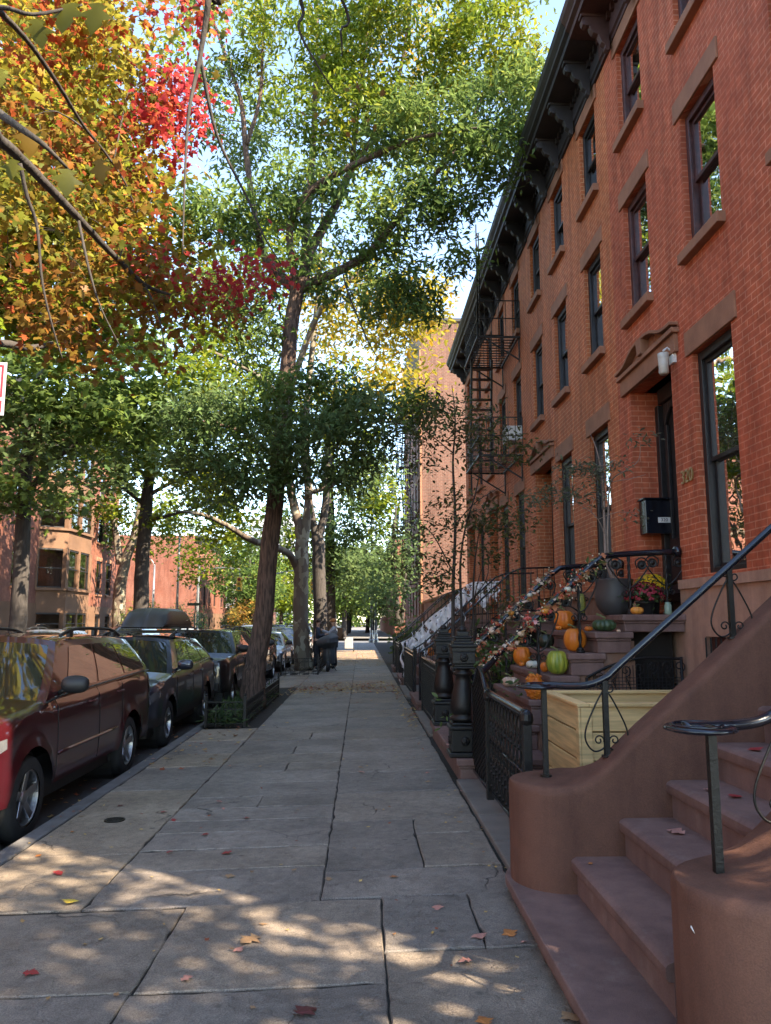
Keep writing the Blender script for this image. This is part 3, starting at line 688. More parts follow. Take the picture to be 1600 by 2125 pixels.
def scroll_rail(y, label, near):
    t = thing('stair_railing', (1.2, y, .24), label, 'railing', 'heavy iron handrails at number 320')
    yb = 8.18 if near else 10.62; ya = y
    path = [(1.17, yb, 1.02), (1.35, (yb+ya)/2, 1.12), (1.55, ya, 1.285), (2.0, ya, 1.70), (2.5, ya, 2.16), (2.66, ya, 2.29), (2.82, ya, 2.345), (3.54, ya, 2.385)]
    m = MB(); m.tube(smooth_path(path, 6), .034, 10); m.lathe((3.55, ya, 2.385), [(.06,-.02),(.06,.03),(.045,.045)], 14, axis='X'); m.build('handrail', IRON2, t, smooth=True)
    def topz(x):
        for a, b_ in zip(path, path[1:]):
            if a[0] <= x <= b_[0]: return a[2] + (b_[2]-a[2])*(x-a[0])/(b_[0]-a[0])
        return 2.38
    for (x, zb) in ((1.95, SZ[2]), (2.42, SZ[4]), (3.0, SZ[6]), (3.42, SZ[6])):
        zt = topz(x)-.02; m = MB()
        m.tube([(x, ya, zb), (x, ya, zb+.03)], .055, 4, twist=R(45)); m.tube([(x, ya, zb+.03), (x, ya, zb+.06)], [.045,.03], 8)
        n = 26; base = MB()
        for s in (0, math.pi):
            m.tube([(x+.008*math.cos(s+k*.75), ya+.008*math.sin(s+k*.75), zb+.05+(zt-zb-.05)*k/n) for k in range(n+1)], .0125, 6)
        m.build('baluster', IRON, t, smooth=True)
        m = MB()
        for s in (-1, 1):
            zz = topz(x+s*.15) - .13 if x < 2.6 else topz(x) - .12
            cx = x + s*.15
            m.tube(smooth_path([(x, ya, zt-.36), (x+s*.09, ya, zt-.30), (cx+s*.075, ya, zz-.02), (cx+s*.06, ya, zz+.05), (cx, ya, zz+.08), (cx-s*.07, ya, zz+.04), (cx-s*.055, ya, zz-.04)], 5), .0085, 6)
            m.lathe((cx, ya, zz), [(.001,-.022),(.014,-.018),(.018,-.004),(.042,-.005),(.048,-.012),(.055,0),(.048,.012),(.042,.005),(.018,.004),(.014,.018),(.001,.022)], 16, axis='Y', caps=False)
            m.tube(spiral((x+s*.06, ya, zt-.42), .045, .012, R(90), s*1.3, 16), .007, 5)
        m.build('scroll_rosette', IRON, t, smooth=True)
    return t
scroll_rail(8.58, 'heavy black scrolled handrail on the near side of the 320 steps', True)
scroll_rail(10.5, 'heavy black scrolled handrail on the far side of the 320 steps', False)

# ---------------------------------------------------------------- fences, gate
def thin_stoop(label, y0, y1, gap=True):
    zs = [.2, .45, .70, .95, 1.20, 1.44, 1.66]; xs = [.98, 1.45, 1.72, 1.99, 2.26, 2.53, 2.80]
    return open_stoop(label, y0, y1, y0-.12, y1+.12, xs, zs)
def thin_rail(y, label, grp='thin black stair railings', x0=1.06, wall=3.56, zb=.2):
    t = thing('stair_railing', (x0, y, zb), label, 'railing', grp)
    pts = [(x0, y, 1.05), (1.3, y, 1.2), (2.75, y, 2.50), (2.95, y, 2.58), (wall, y, 2.60)]
    m = MB(); m.tube(pts, .017, 6); m.tube([(x0, y, zb), (x0, y, 1.06)], .02, 6)
    m.tube([(p[0], y, p[2]-.78) for p in pts[1:]], .01, 4); m.build('handrail', IRON2, t)
    def tz(x):
        for a, b_ in zip(pts, pts[1:]):
            if a[0] <= x <= b_[0]: return a[2] + (b_[2]-a[2])*(x-a[0])/(b_[0]-a[0])
    m = MB(); x = x0+.12
    while x < wall: z = tz(x); m.bar((x, y, z-.80), (x, y, z-.01), .012); x += .115
    m.build('balusters', IRON, t); return t
thin_stoop('brown stoop with thin black railings, next beyond number 320', 14.15, 15.9)
thin_stoop('stoop draped with white cobweb cloth for Halloween', 19.95, 21.7)
thin_stoop('last stoop of the row at the far end of the fences', 24.6, 26.0)
thin_rail(14.2, 'thin black stair railing just beyond the 320 stoop, nearer side of its steps'); thin_rail(15.85, 'thin black stair railing on the far side of the first stoop beyond 320')
thin_rail(20.0, 'thin black stair railing hung with white cobweb cloth'); thin_rail(21.6, 'thin black railing behind the cobweb cloth')
thin_rail(24.7, 'nearer black railing of the farthest stoop'); thin_rail(25.9, 'farther black railing of the farthest stoop')
def spear_fence(x, y0, y1, label, h=.95, z0=.03):
    t = thing('iron_fence', (x, (y0+y1)/2, z0), label, 'fence', 'plain black areaway fences')
    m = MB(); m.box((x-.012, y0, z0+h-.10), (x+.012, y1, z0+h-.075)); m.box((x-.012, y0, z0+.10), (x+.012, y1, z0+.125)); m.box((x-.03, y0, z0+h-.01), (x+.03, y1, z0+h+.015)); m.build('rails', IRON2, t)
    m = MB(); n = int((y1-y0)/.105)
    for k in range(n+1):
        y = y0 + (y1-y0)*k/n; m.bar((x, y, z0+.02), (x, y, z0+h-.02), .016)
        if k < n: m.tube(spiral((x, y+.052, z0+h-.16), .035, .012, R(-90), 1.1, 12, 'YZ'), .005, 4)
    m.build('bars', IRON, t)
    for y in (y0-.03, y1+.03): q = MB(); q.box((x-.03, y-.03, z0-.03), (x+.03, y+.03, z0+h+.04)); q.lathe((x, y, z0+h+.04), [(.02,0),(.035,.03),(.02,.06),(.001,.075)], 10); q.build('post', IRON, t)
    return t
spear_fence(1.10, 11.35, 14.0, 'black areaway fence between the 320 stoop and the next stoop')
spear_fence(1.10, 16.2, 19.6, 'black areaway fence in front of the cobweb covered stoop')
spear_fence(1.10, 22.0, 24.4, 'black areaway fence before the farthest stoop')
t = thing('iron_fence', (1.14, 6.2, .05), 'ornate cast iron fence panel with arched bars beside the near stoop', 'fence')
FXX = 1.14; y0, y1 = 5.46, 7.02
m = MB(); m.tube(smooth_path([(FXX, y0-.04, .90), (FXX, y0, .955), (FXX, y0+.06, .968), (FXX, y1, .968)], 4), .034, 8); m.box((FXX-.014, y0, .13), (FXX+.014, y1, .155)); m.box((FXX-.012, y0, .55), (FXX+.012, y1, .565)); m.build('rails', IRON2, t, smooth=True)
m = MB(); n = 11; dy = (y1-y0-.06)/n
for k in range(n+1):
    y = y0+.05+k*dy; m.bar((FXX, y, .15), (FXX, y, .80), .015); 
    if k < n:
        yc = y+dy/2
        m.tube([(FXX, yc + dy/2*math.cos(math.pi*j/10), .80 + .13*math.sin(math.pi*j/10)) for j in range(11)], .009, 5)
        for (zc, r, s) in ((.83,.035,1),(.76,.028,-1),(.52,.04,1),(.44,.036,-1),(.60,.036,-1),(.24,.035,1)):
            m.tube(spiral((FXX+.004*s, yc, zc), r, .008, R(90*s), s*1.4, 16, 'YZ'), .0065, 4)
        for zc in (.70, .37, .31, .19): m.lathe((FXX, yc, zc), [(.001,-.02),(.017,0),(.001,.02)], 6)
        m.bar((FXX, yc, .15), (FXX, yc, .50), .009)
m.build('bars', IRON, t)
for y in (y0-.03, y1+.02): q = MB(); q.box((FXX-.03, y-.03, .0), (FXX+.03, y+.03, .90)); q.lathe((FXX, y, .90), [(.04,0),(.05,.03),(.045,.07),(.02,.10),(.001,.105)], 12); q.build('post', IRON, t, bevel=.005)
t = thing('iron_gate', (FXX, 7.6, .05), 'black arched iron gate with closely set scales at the foot of the 320 steps', 'gate')
gy0, gy1 = 7.08, 8.02
def gtop(y): u = (y-gy0)/(gy1-gy0); return .97 + .19*math.sin(math.pi*min(1, max(0, (u-.08)/.84)))**1.3
m = MB(); m.tube([(FXX, gy0+(gy1-gy0)*k/20, gtop(gy0+(gy1-gy0)*k/20)) for k in range(21)], .022, 8); m.bar((FXX, gy0, .12), (FXX, gy0, .97), .03); m.bar((FXX, gy1, .12), (FXX, gy1, .97), .03); m.bar((FXX, gy0, .13), (FXX, gy1, .13), .03); m.build('gate_frame', IRON2, t, smooth=True)
m = MB(); nb = 15
for k in range(nb):
    y = gy0+.04+(gy1-gy0-.08)*k/(nb-1); m.bar((FXX+.006, y, .14), (FXX+.006, y, gtop(y)-.02), .011)
    z = .18 + (k % 2)*.028
    while z < gtop(y)-.05:
        m.prism([(y-.027, z+.03), (y, z-.022), (y+.027, z+.03), (y, z+.018)], 'X', FXX-.014, FXX+.002); z += .056
m.build('gate_panel', IRON, t)

# ---------------------------------------------------------------- things on and around the 320 stoop
t = thing('wooden_planter', (2.4, 6.9, .02), 'large new pale timber planter box standing in the areaway', 'planter')
WOOD = mat('new_pine', (.90,.60,.27), .6, var=.35, vs=3, scale=(.6,.6,9), bump=.15, bs=30)
cx0, cx1, cy0, cy1, ct = 1.75, 3.4, 6.28, 7.45, .955
for k in range(4):
    z0, z1 = .06 + k*.225, .06 + k*.225 + .211
    m = MB(); m.box((cx0, cy0+.0, z0), (cx0+.03, cy1, z1)); m.box((cx0+.032, cy0-.0, z0), (cx1, cy0+.03, z1)); m.box((cx0+.032, cy1-.03, z0), (cx1, cy1, z1)); m.build('board', WOOD, t, bevel=.005)
for (a_, b_) in (((cx0-.02, cy0-.022, .02), (cx0-.002, cy0+.068, ct-.03)), ((cx0-.02, cy1-.07, .02), (cx0-.002, cy1+.02, ct-.03)), ((cx0-.0, cy0-.022, .02), (cx0+.09, cy0-.002, ct-.03)), ((cx0+.66, cy0-.022, .02), (cx0+.75, cy0-.002, ct-.03)), ((cx0+1.3, cy0-.022, .02), (cx0+1.39, cy0-.002, ct-.03))):
    m = MB(); m.box(a_, b_); m.build('batten', WOOD, t, bevel=.004)
m = MB(); m.box((cx0-.03, cy0-.03, ct-.028), (cx0+.07, cy1+.03, ct)); m.box((cx0+.072, cy0-.03, ct-.028), (cx1+.03, cy0+.06, ct)); m.box((cx0+.072, cy1-.06, ct-.028), (cx1+.03, cy1+.03, ct)); m.build('top_rim', WOOD, t, bevel=.005)
m = MB(); m.box((cx0+.03, cy0+.03, .5), (cx1, cy1-.03, .80)); m.build('gap_shade', mat('pine_shadow', (.30,.2,.09), .8), t)  # dark block behind the boards; the shade of their gaps is in its colour
m = MB()
for k in range(4):
    for yy in (cy0+.05, cy0+.10, cy1-.06): m.lathe((cx0-.001, yy, .17+k*.225), [(.001,-.003),(.006,-.002),(.006,.002)], 8, axis='X')
m.build('screw', IRON, t)

PK = {}
def pk_mat(name, c, c2): return mat(name, c, .42, col2=c2, vs=7, bump=.1, bs=60, lo=.3, hi=.6)
ORANGE = pk_mat('pumpkin_orange', (.72,.20,.02), (.55,.12,.012)); ORANGE2 = pk_mat('pumpkin_light_orange', (.75,.30,.05), (.6,.2,.03))
CREAM = pk_mat('pumpkin_cream', (.62,.46,.33), (.50,.30,.20)); PWHITE = pk_mat('pumpkin_white', (.62,.60,.50), (.45,.47,.36))
PGREEN = pk_mat('squash_dark_green', (.05,.085,.035), (.018,.035,.016)); YGREEN = mat('pumpkin_yellow_green', (.38,.36,.045), .4, col2=(.16,.22,.03), vs=5, scale=(3,3,.8)); BLKG = pk_mat('squash_black_green', (.02,.03,.015), (.008,.012,.007))
STEM = mat('pumpkin_stem', (.16,.16,.06), .8)
def pumpkin(label, px, X, z, wpx, asp, m, ribs=10, depth=.10, name='pumpkin', stem=True, bumpy=0, group=None, tilt=0, Y=None, cat='pumpkin', top=1.0):
    # width in picture pixels at its distance gives its real size
    if Y is None:
        p = at_z(px, 1300, z) if False else None
        d = ray(px, 1292); Y = d.y * X / d.x
    r = wpx * Y / 1600 / 2; h = 2*r*asp
    loc = (X, Y, z); t = thing(name, loc, label, cat, group)
    prof = []
    for k in range(17):
        a = math.pi*k/16; rr = math.sin(a)**.8 * r if 0 < k < 16 else .002
        zz = h/2 - h/2*math.cos(a); zz += (-.10*h*math.exp(-(rr/(r*.35))**2) if k > 8 else .05*h*math.exp(-(rr/(r*.4))**2)) + 0
        if top != 1 and k > 6: rr *= 1 - (1-top)*((k-6)/10)
        prof.append((max(rr, .002), zz))
    b = MB(); b.lathe(loc, prof, ribs*6, rib=lambda a, zz: 1 - depth*(1-abs(math.sin(a*ribs/2)))**1.6)
    o = b.build('flesh', m, t, smooth=True)
    if bumpy:
        r_ = random.Random(3); q = MB()
        for _ in range(90):
            a = r_.uniform(0, 6.28); u = r_.uniform(.1,.92); th = math.pi*u; rr = math.sin(th)**.8*r*.97
            q.lathe((loc[0]+rr*math.cos(a), loc[1]+rr*math.sin(a), loc[2]+h/2-h/2*math.cos(th)), [(.001,-.014),(.013,-.006),(.014,.004),(.001,.014)], 6)
        q.build('wart', m, t, smooth=True)
    if stem:
        q = MB(); zt = loc[2]+h*.88; q.tube([(X,Y,zt), (X+.01*r/.1, Y, zt+.22*r), (X-.03*r/.1, Y, zt+.42*r), (X-.06*r/.1, Y, zt+.5*r)], [r*.16, r*.09, r*.08, r*.10], 7); q.build('stem', STEM, t, smooth=True)
    return t
pumpkin('small cream ribbed pumpkin, lowest on the 320 steps', 1056, 1.92, SZ[2], 34, .62, CREAM, 9, .2)
pumpkin('warty orange gourd on the low step behind the flat railing spiral', 1106, 1.89, SZ[2], 40, 1.25, ORANGE, 8, .05, bumpy=1, name='gourd', cat='gourd', top=.7)
pumpkin('large round yellow and green pumpkin in the middle of the steps', 1154, 2.17, SZ[3], 46, 1.12, YGREEN, 12, .07)
pumpkin('small plain orange pumpkin touching the yellow green one', 1128, 2.14, SZ[3], 19, 1.1, ORANGE, 8, .06)
pumpkin('oval white pumpkin left of the yellow green one', 1103, 2.15, SZ[3], 28, .6, PWHITE, 9, .1, name='pumpkin')
pumpkin('tiny orange gourd in front of the big left pumpkin', 1081, 2.12, SZ[3], 13, .7, ORANGE, 8, .12)
pumpkin('large orange pumpkin at the far left of the third step, behind the rail rosette', 1082, 2.16, SZ[3]-.002, 37, 1.08, ORANGE, 11, .07)
pumpkin('nearly black squash under the near handrail', 1132, 2.40, SZ[4], 34, .9, BLKG, 10, .08, name='squash', cat='squash')
pumpkin('tiny orange pumpkin left of the black squash', 1119, 2.33, SZ[4], 11, .85, ORANGE, 8, .12)
pumpkin('tall smooth orange pumpkin behind the twisted baluster', 1192, 2.41, SZ[4], 46, 1.12, ORANGE, 12, .04)
pumpkin('big orange pumpkin on the second highest step beside a rosette', 1171, 2.72, SZ[5], 42, 1.0, ORANGE, 11, .06)
pumpkin('small oblong orange gourd on the second highest step', 1160, 2.63, SZ[5], 16, .62, ORANGE, 8, .08)
pumpkin('small flat orange pumpkin left of the dark green squash', 1221, 2.66, SZ[5], 17, .62, ORANGE, 9, .16)
pumpkin('wide dark green ribbed squash on the second highest step', 1253, 2.69, SZ[5], 50, .54, PGREEN, 11, .13, name='squash', cat='squash')
pumpkin('small pale gourd at the right end of the dark green squash', 1283, 2.72, SZ[5], 9, .7, CREAM, 8, .1, name='gourd', cat='gourd')
pumpkin('small yellow orange pumpkin on the landing beside the mum pot', 1323, 3.05, SZ[6], 27, .62, ORANGE2, 9, .15)
pumpkin('tall yellow green speckled gourd standing on the landing', 1208, 3.0, SZ[6], 18, 2.7, mat('gourd_speckled', (.33,.30,.05), .5, col2=(.09,.13,.03), vs=30), 8, .08, name='gourd', cat='gourd', top=.8)
pumpkin('orange pumpkin on the steps of the next stoop behind the garland', 997, 2.1, .95, 26, 1.1, ORANGE2, 10, .08, Y=14.3)
pumpkin('deep orange pumpkin near the top of the next stoop', 1049, 2.62, 1.44, 15, 1.3, ORANGE, 10, .08, Y=14.5)
pumpkin('low orange pumpkin behind the far newel post', 939, 1.30, .2, 16, 1.3, ORANGE, 10, .08, Y=14.45)
pumpkin('round orange pumpkin at the bottom of the cobweb stoop rail', 912, 1.8, .72, 15, 1.2, ORANGE, 10, .06, Y=20.2)
pumpkin('orange pumpkin halfway up the cobweb stoop', 948, 2.3, 1.2, 17, 1.1, ORANGE, 10, .06, Y=20.3)
# cauldron pot with a small tree
cp = at_z(1259, 1268, SZ[6]); CX, CY = 2.97, 9.02
t = thing('cauldron_planter', (CX, CY, SZ[6]), 'big round dark grey pot on the top landing', 'planter')
POT = mat('graphite_pot', (.055,.052,.055), .55, var=.15, vs=4, bump=.1, bs=90)
m = MB(); s_ = .225; m.lathe((CX, CY, SZ[6]), [(.10,0),(.125,.0),(.16,.03),(.205,.10),(.225,.18),(.222,.27),(.212,.36),(.218,.395),(.222,.415),(.205,.418),(.198,.39),(.001,.38)], 40); m.build('pot', POT, t, smooth=True)
m = MB(); m.lathe((CX, CY, SZ[6]+.381), [(.001,.0),(.197,.002)], 20); m.build('soil', SOIL, t)

LEAFT = {
 'lance': (np.array([(0,0,0),(.42,-.17,.05),(1,0,-.10),(.42,.17,.05)], float), [(0,1,2),(0,2,3)]),
 'oval': (np.array([(0,0,0),(.3,-.22,.03),(.75,-.18,.0),(1,0,-.08),(.75,.18,.0),(.3,.22,.03)], float), [(0,1,2,3),(0,3,4,5)]),
 'maple': (np.array([(0,0,0),(.10,-.30,.02),(.22,-.16,.0),(.42,-.55,-.06),(.55,-.22,.03),(.66,-.27,.0),(1,0,-.08),(.66,.27,.0),(.55,.22,.03),(.42,.55,-.06),(.22,.16,.0),(.10,.30,.02)], float), [(0,1,2,2),(0,2,3,4),(0,4,5,6),(0,6,7,8),(0,8,9,10),(0,10,11,11)]),
}
LEAFT['maple'] = (LEAFT['maple'][0], [(0,1,2),(0,2,4),(2,3,4),(0,4,8),(4,6,8),(4,5,6),(6,7,8),(0,8,10),(8,9,10),(0,10,11)])
def leaves(pos, kind, size, droop, colfn, rg, spread_z=.6, dirs=None):
    """pos Nx3 -> vertices, faces, colours. every leaf its own direction, roll and size"""
    T, Fc = LEAFT[kind]; n = len(pos); F = np.array(Fc); k = len(T)
    az = rg.uniform(0, 2*np.pi, n); el = rg.normal(-droop, .45, n)
    d = np.stack([np.cos(az)*np.cos(el), np.sin(az)*np.cos(el), np.sin(el)], 1)
    if dirs is not None: d = d*.8 + dirs; d /= np.linalg.norm(d, axis=1)[:, None]
    up = np.stack([rg.normal(0,.45,n), rg.normal(0,.45,n), np.ones(n)], 1)
    s = np.cross(up, d); s /= np.linalg.norm(s, axis=1)[:, None] + 1e-9; nn = np.cross(d, s)
    sz = size*rg.uniform(.65, 1.25, n)
    V = pos[:, None, :] + (d[:, None, :]*T[None, :, 0, None] + s[:, None, :]*T[None, :, 1, None] + nn[:, None, :]*T[None, :, 2, None])*sz[:, None, None]
    Fa = F[None] + (np.arange(n)*k)[:, None, None]
    c = colfn(pos, rg); C = np.repeat(c, k, axis=0)
    return V.reshape(-1,3), Fa.reshape(-1, F.shape[1]), C
def palette(cols, weights=None, jit=.22):
    cols = np.array(cols, float); w_ = np.array(weights or [1]*len(cols), float); w_ /= w_.sum()
    def f(pos, rg):
        # neighbouring clumps share a hue: hash of a coarse cell shifts the choice
        n = len(pos); cell = np.floor(pos/0.9).astype(int); hsh = (np.abs(cell[:,0]*73856093 ^ cell[:,1]*19349663 ^ cell[:,2]*83492791) % 997)/997.
        u = (rg.uniform(0,1,n)*.55 + hsh*.45); idx = np.searchsorted(np.cumsum(w_), np.clip(u, 0, .9999)); idx = np.clip(idx, 0, len(cols)-1)
        return cols[idx]*rg.uniform(1-jit, 1+jit, (n,1))
    return f
BARK = mat('bark_brown', (.15,.09,.066), .9, var=.62, vs=7, scale=(5,5,.55), bump=1.0, bs=12, bd=.05, lo=.42, hi=.58)
BARK_D = mat('bark_dark', (.055,.045,.040), .9, var=.45, vs=5, scale=(4,4,.7), bump=.8, bs=9, bd=.02)
def plane_bark():
    m, nt, p = new_mat('plane_tree_bark'); v = coord(nt, (1,1,.6)); nz = N(nt, 'TexNoise'); nz.inputs['Scale'].default_value = 5; nt.links.new(v, nz.inputs['Vector'])
    vm = N(nt, 'VectorMath'); vm.operation = 'MULTIPLY_ADD'; vm.inputs[1].default_value = (.25,.25,.25); nt.links.new(nz.outputs['Color'], vm.inputs[0]); nt.links.new(v, vm.inputs[2])
    vo = N(nt, 'TexVoronoi'); vo.inputs['Scale'].default_value = 5; nt.links.new(vm.outputs[0], vo.inputs['Vector'])
    sp = N(nt, 'SeparateColor'); nt.links.new(vo.outputs['Color'], sp.inputs[0])
    c = ramp(nt, sp.outputs[0], [(0,(.09,.062,.045)),(.35,(.10,.072,.052)),(.5,(.16,.13,.09)),(.72,(.11,.09,.065)),(.85,(.24,.22,.165)),(1,(.13,.095,.07))])
    for e in nt.nodes:
        if e.type == 'VALTORGB': e.color_ramp.interpolation = 'CONSTANT'
    nt.links.new(c, p.inputs['Base Color']); p.inputs['Roughness'].default_value = .85; add_bump(nt, p, sp.outputs[0], .4, .01); return m
PLANE = plane_bark()

def tree(name, label, base, limbs, pads, kind, size, per, rad, colfn, lm, bark, seed, group=None, cat='tree', twig=.012, droop=.35, sides=10, dense=1.0, clip=None, colmap=None, single=True, tw_n=4):
    """limbs: list of (points, radii); pads: list of (centre, (rx,ry,rz), clusters[, colour function])"""
    rg = np.random.default_rng(seed); t = thing(name, base, label, cat, group)
    m = MB(); nodes = []
    for (pts, rr) in limbs:
        sp = smooth_path(pts, 5); n = len(sp)
        if not hasattr(rr, '__len__'): rr = [rr, rr*.3]
        xs_ = np.linspace(0, len(rr)-1, n); rad_ = np.interp(xs_, range(len(rr)), rr)
        jit = [p + Vector(rg.normal(0, 1, 3))*float(rad_[i])*.045 for i, p in enumerate(sp)]
        m.tube(jit, list(rad_), sides if rad_[0] > .06 else 6)
        for i in range(int(n*.25) if rad_[0] > .12 else 0, n): nodes.append((*jit[i], rad_[i]))
    nodes = np.array(nodes); allpos = []; cols = []
    NP = [nodes]
    for pad in pads:
        (c, r3, nc) = pad[:3]; cf = pad[3] if len(pad) > 3 else colfn
        k = max(2, int(nc*dense)); u = rg.normal(0, 1, (k, 3)); u /= np.linalg.norm(u, axis=1)[:, None]; q = rg.uniform(.25, 1, (k,1))**(1/2.2)
        cen = np.array(c) + u*q*np.array(r3)
        if clip: cen = cen[[clip(p) for p in cen]]
        order = np.argsort(np.linalg.norm(cen - nodes[:, :3].mean(0), axis=1)); cen = cen[order]
        for p in cen:
            d = np.linalg.norm(nodes[:, :3]-p, axis=1) + np.maximum(0, nodes[:, 2]-p[2])*.6; j = int(np.argmin(d)); a = Vector(nodes[j, :3]); bq = Vector(p); L = (bq-a).length
            if L < .08: continue
            r0 = min(float(nodes[j, 3])*.7, twig + .007*L); mid = a.lerp(bq, .5) + Vector((rg.normal(0,.06)*L, rg.normal(0,.06)*L, .10*L))
            pth = [a, a.lerp(mid, .55) + Vector((0,0,.02*L)), mid, mid.lerp(bq, .6), bq]; rr = list(np.linspace(r0, .003, 5))
            m.tube(pth, rr, tw_n, False)
            nn = np.array([(*pth[i], rr[i]) for i in (1,2,3,4)]); nodes = np.vstack([nodes, nn])
            nl = max(3, int(rg.poisson(per)))
            off = rg.normal(0, 1, (nl,3))*np.array([rad, rad, rad*.6]); off[:, 2] -= rad*.2
            # strings of leaves along short shoots
            allpos.append(p + off); cols.append(cf)
    m.build('trunk', bark, t, smooth=True)
    if allpos:
        groups = {}
        for p, f in zip(allpos, cols): groups.setdefault(id(f), (f, []))[1].append(p)
        Vs, Fs, Cs, n0 = [], [], [], 0
        for f, ps in groups.values():
            V, F, C = leaves(np.vstack(ps), kind, size, droop, f, rg)
            Vs.append(V); Fs.append(F+n0); Cs.append(C); n0 += len(V)
        fast_mesh('crown', np.vstack(Vs), np.vstack(Fs), lm, t, np.vstack(Cs))
    return t
def pp(u, v, Y, ru, rv, ry, n, cf=None):
    c = at_y(u, v, Y); k = Y/1600; r = ((c.x, c.y, c.z), (ru*k, ry, rv*k), n); return r if cf is None else (*r, cf)
def lp(pts, rr): return ([at_y(*p) for p in pts], rr)

G_MAIN = palette([(.06,.11,.03),(.09,.15,.035),(.13,.19,.04),(.22,.25,.035)], [3,4,3,1.2])
G_LIT = palette([(.08,.14,.012),(.14,.19,.014),(.21,.22,.018),(.05,.09,.012)], [3,4,2,2])
G_YEL = palette([(.27,.20,.015),(.22,.19,.018),(.30,.17,.012),(.14,.15,.02)], [4,3,1.5,2])
G_DARK = palette([(.07,.125,.045),(.10,.16,.055),(.14,.20,.07)], [2,3,2])
Y0 = 15.0
# --- the big street tree with long narrow leaves
main_limbs = [
 lp([(522,1462,Y0),(530,1380,Y0),(545,1290,Y0),(560,1130,Y0),(577,980,Y0),(592,830,Y0),(602,700,Y0),(618,590,Y0)], [.27,.20,.185,.175,.165,.157,.150,.145]),
 lp([(622,600,Y0),(700,563,14.8),(765,525,14.5),(825,455,14.2),(870,400,14),(930,370,13.8)], [.115,.09,.08,.06,.045,.02]),
 lp([(618,600,Y0),(606,540,14.8),(603,470,14.6),(635,405,14.4),(700,360,14.2),(760,330,14),(850,292,13.6),(930,275,13.2),(1010,262,13)], [.10,.08,.075,.075,.065,.06,.045,.03,.015]),
 lp([(624,600,Y0),(640,530,15.1),(672,470,15.2),(700,420,15.2),(730,350,15.2),(790,260,15),(830,150,15),(850,20,14.8),(858,-60,14.8)], [.14,.11,.10,.085,.07,.055,.04,.03,.01]),
 lp([(614,600,Y0),(560,548,15.2),(537,490,15.4),(512,330,15.6),(500,210,15.8),(470,120,16),(440,30,16),(430,-50,16)], [.12,.09,.07,.065,.05,.04,.03,.01]),
 lp([(512,300,15.6),(540,200,15.6),(545,90,15.7),(550,-20,15.8)], [.05,.04,.03,.01]),
 lp([(632,540,15.6),(640,430,16),(650,300,16.2),(655,160,16.3),(660,20,16.4)], [.09,.085,.07,.05,.02]),
 lp([(730,350,15.2),(745,200,15.4),(760,80,15.5),(770,-40,15.6)], [.06,.05,.035,.01]),
 lp([(578,960,Y0),(520,905,14.5),(450,880,14),(380,868,13.6)], [.05,.04,.025,.01]),
 lp([(585,910,Y0),(660,880,14.2),(740,868,13.6),(830,880,13)], [.05,.04,.025,.01]),
 lp([(570,1030,Y0),(520,1000,14.6),(440,975,14.2),(360,985,14)], [.04,.03,.02,.008]),
 lp([(858,410,14),(930,330,14.3),(985,240,14.5),(1030,120,14.6),(1060,20,14.6)], [.05,.045,.035,.02,.008]),
]
main_pads = [
 pp(820,90,14.6,210,120,2.0,150,G_LIT), pp(1010,90,14,130,110,1.4,85,G_LIT), pp(620,120,15.8,150,140,1.6,70,G_LIT), pp(1100,200,13.2,70,80,.8,44,G_MAIN),
 pp(920,260,13.8,190,90,1.2,110), pp(1010,330,13.4,60,80,.6,30), pp(740,260,14.6,160,90,1.3,70,G_LIT), pp(480,240,16,80,140,1.2,40),
 pp(850,440,14,110,80,.9,55), pp(950,420,13.6,60,40,.5,18), pp(960,530,13.4,35,22,.3,9), pp(640,400,14.5,110,60,1,36), pp(450,450,15,90,60,.9,42), pp(560,420,14.5,60,50,.8,16),
 pp(700,560,14.6,120,80,1.0,36), pp(830,620,14,70,80,.8,34,G_MAIN), pp(490,600,15,80,60,.8,24), pp(540,700,15,70,70,.8,18),
 pp(640,830,13.6,130,50,1.1,44,G_MAIN), pp(470,850,13.8,100,50,1.0,40,G_DARK), pp(385,900,13.8,60,70,.7,26,G_DARK), pp(760,870,13.2,90,65,1.2,38,G_DARK), pp(650,920,13.4,140,60,1.3,46,G_DARK), pp(520,960,13.6,70,50,.7,24,G_DARK), pp(450,1000,14,80,50,.9,18,G_DARK), pp(590,985,13.6,30,35,.3,12,G_DARK), pp(720,970,13.2,50,45,.5,20,G_DARK), pp(860,860,13,50,40,.5,14,G_MAIN),
 pp(560,-80,15,300,90,2.5,60), pp(900,-90,14,280,90,2.5,80),
]
tree('street_tree', 'big street tree in the fenced pit with reddish brown trunk forking into long limbs', tuple(at_z(522,1462,-.05)), main_limbs, main_pads, 'lance', .17, 64, .215, G_MAIN, LEAFN, BARK, 21, 'trees along the kerb', dense=.62)

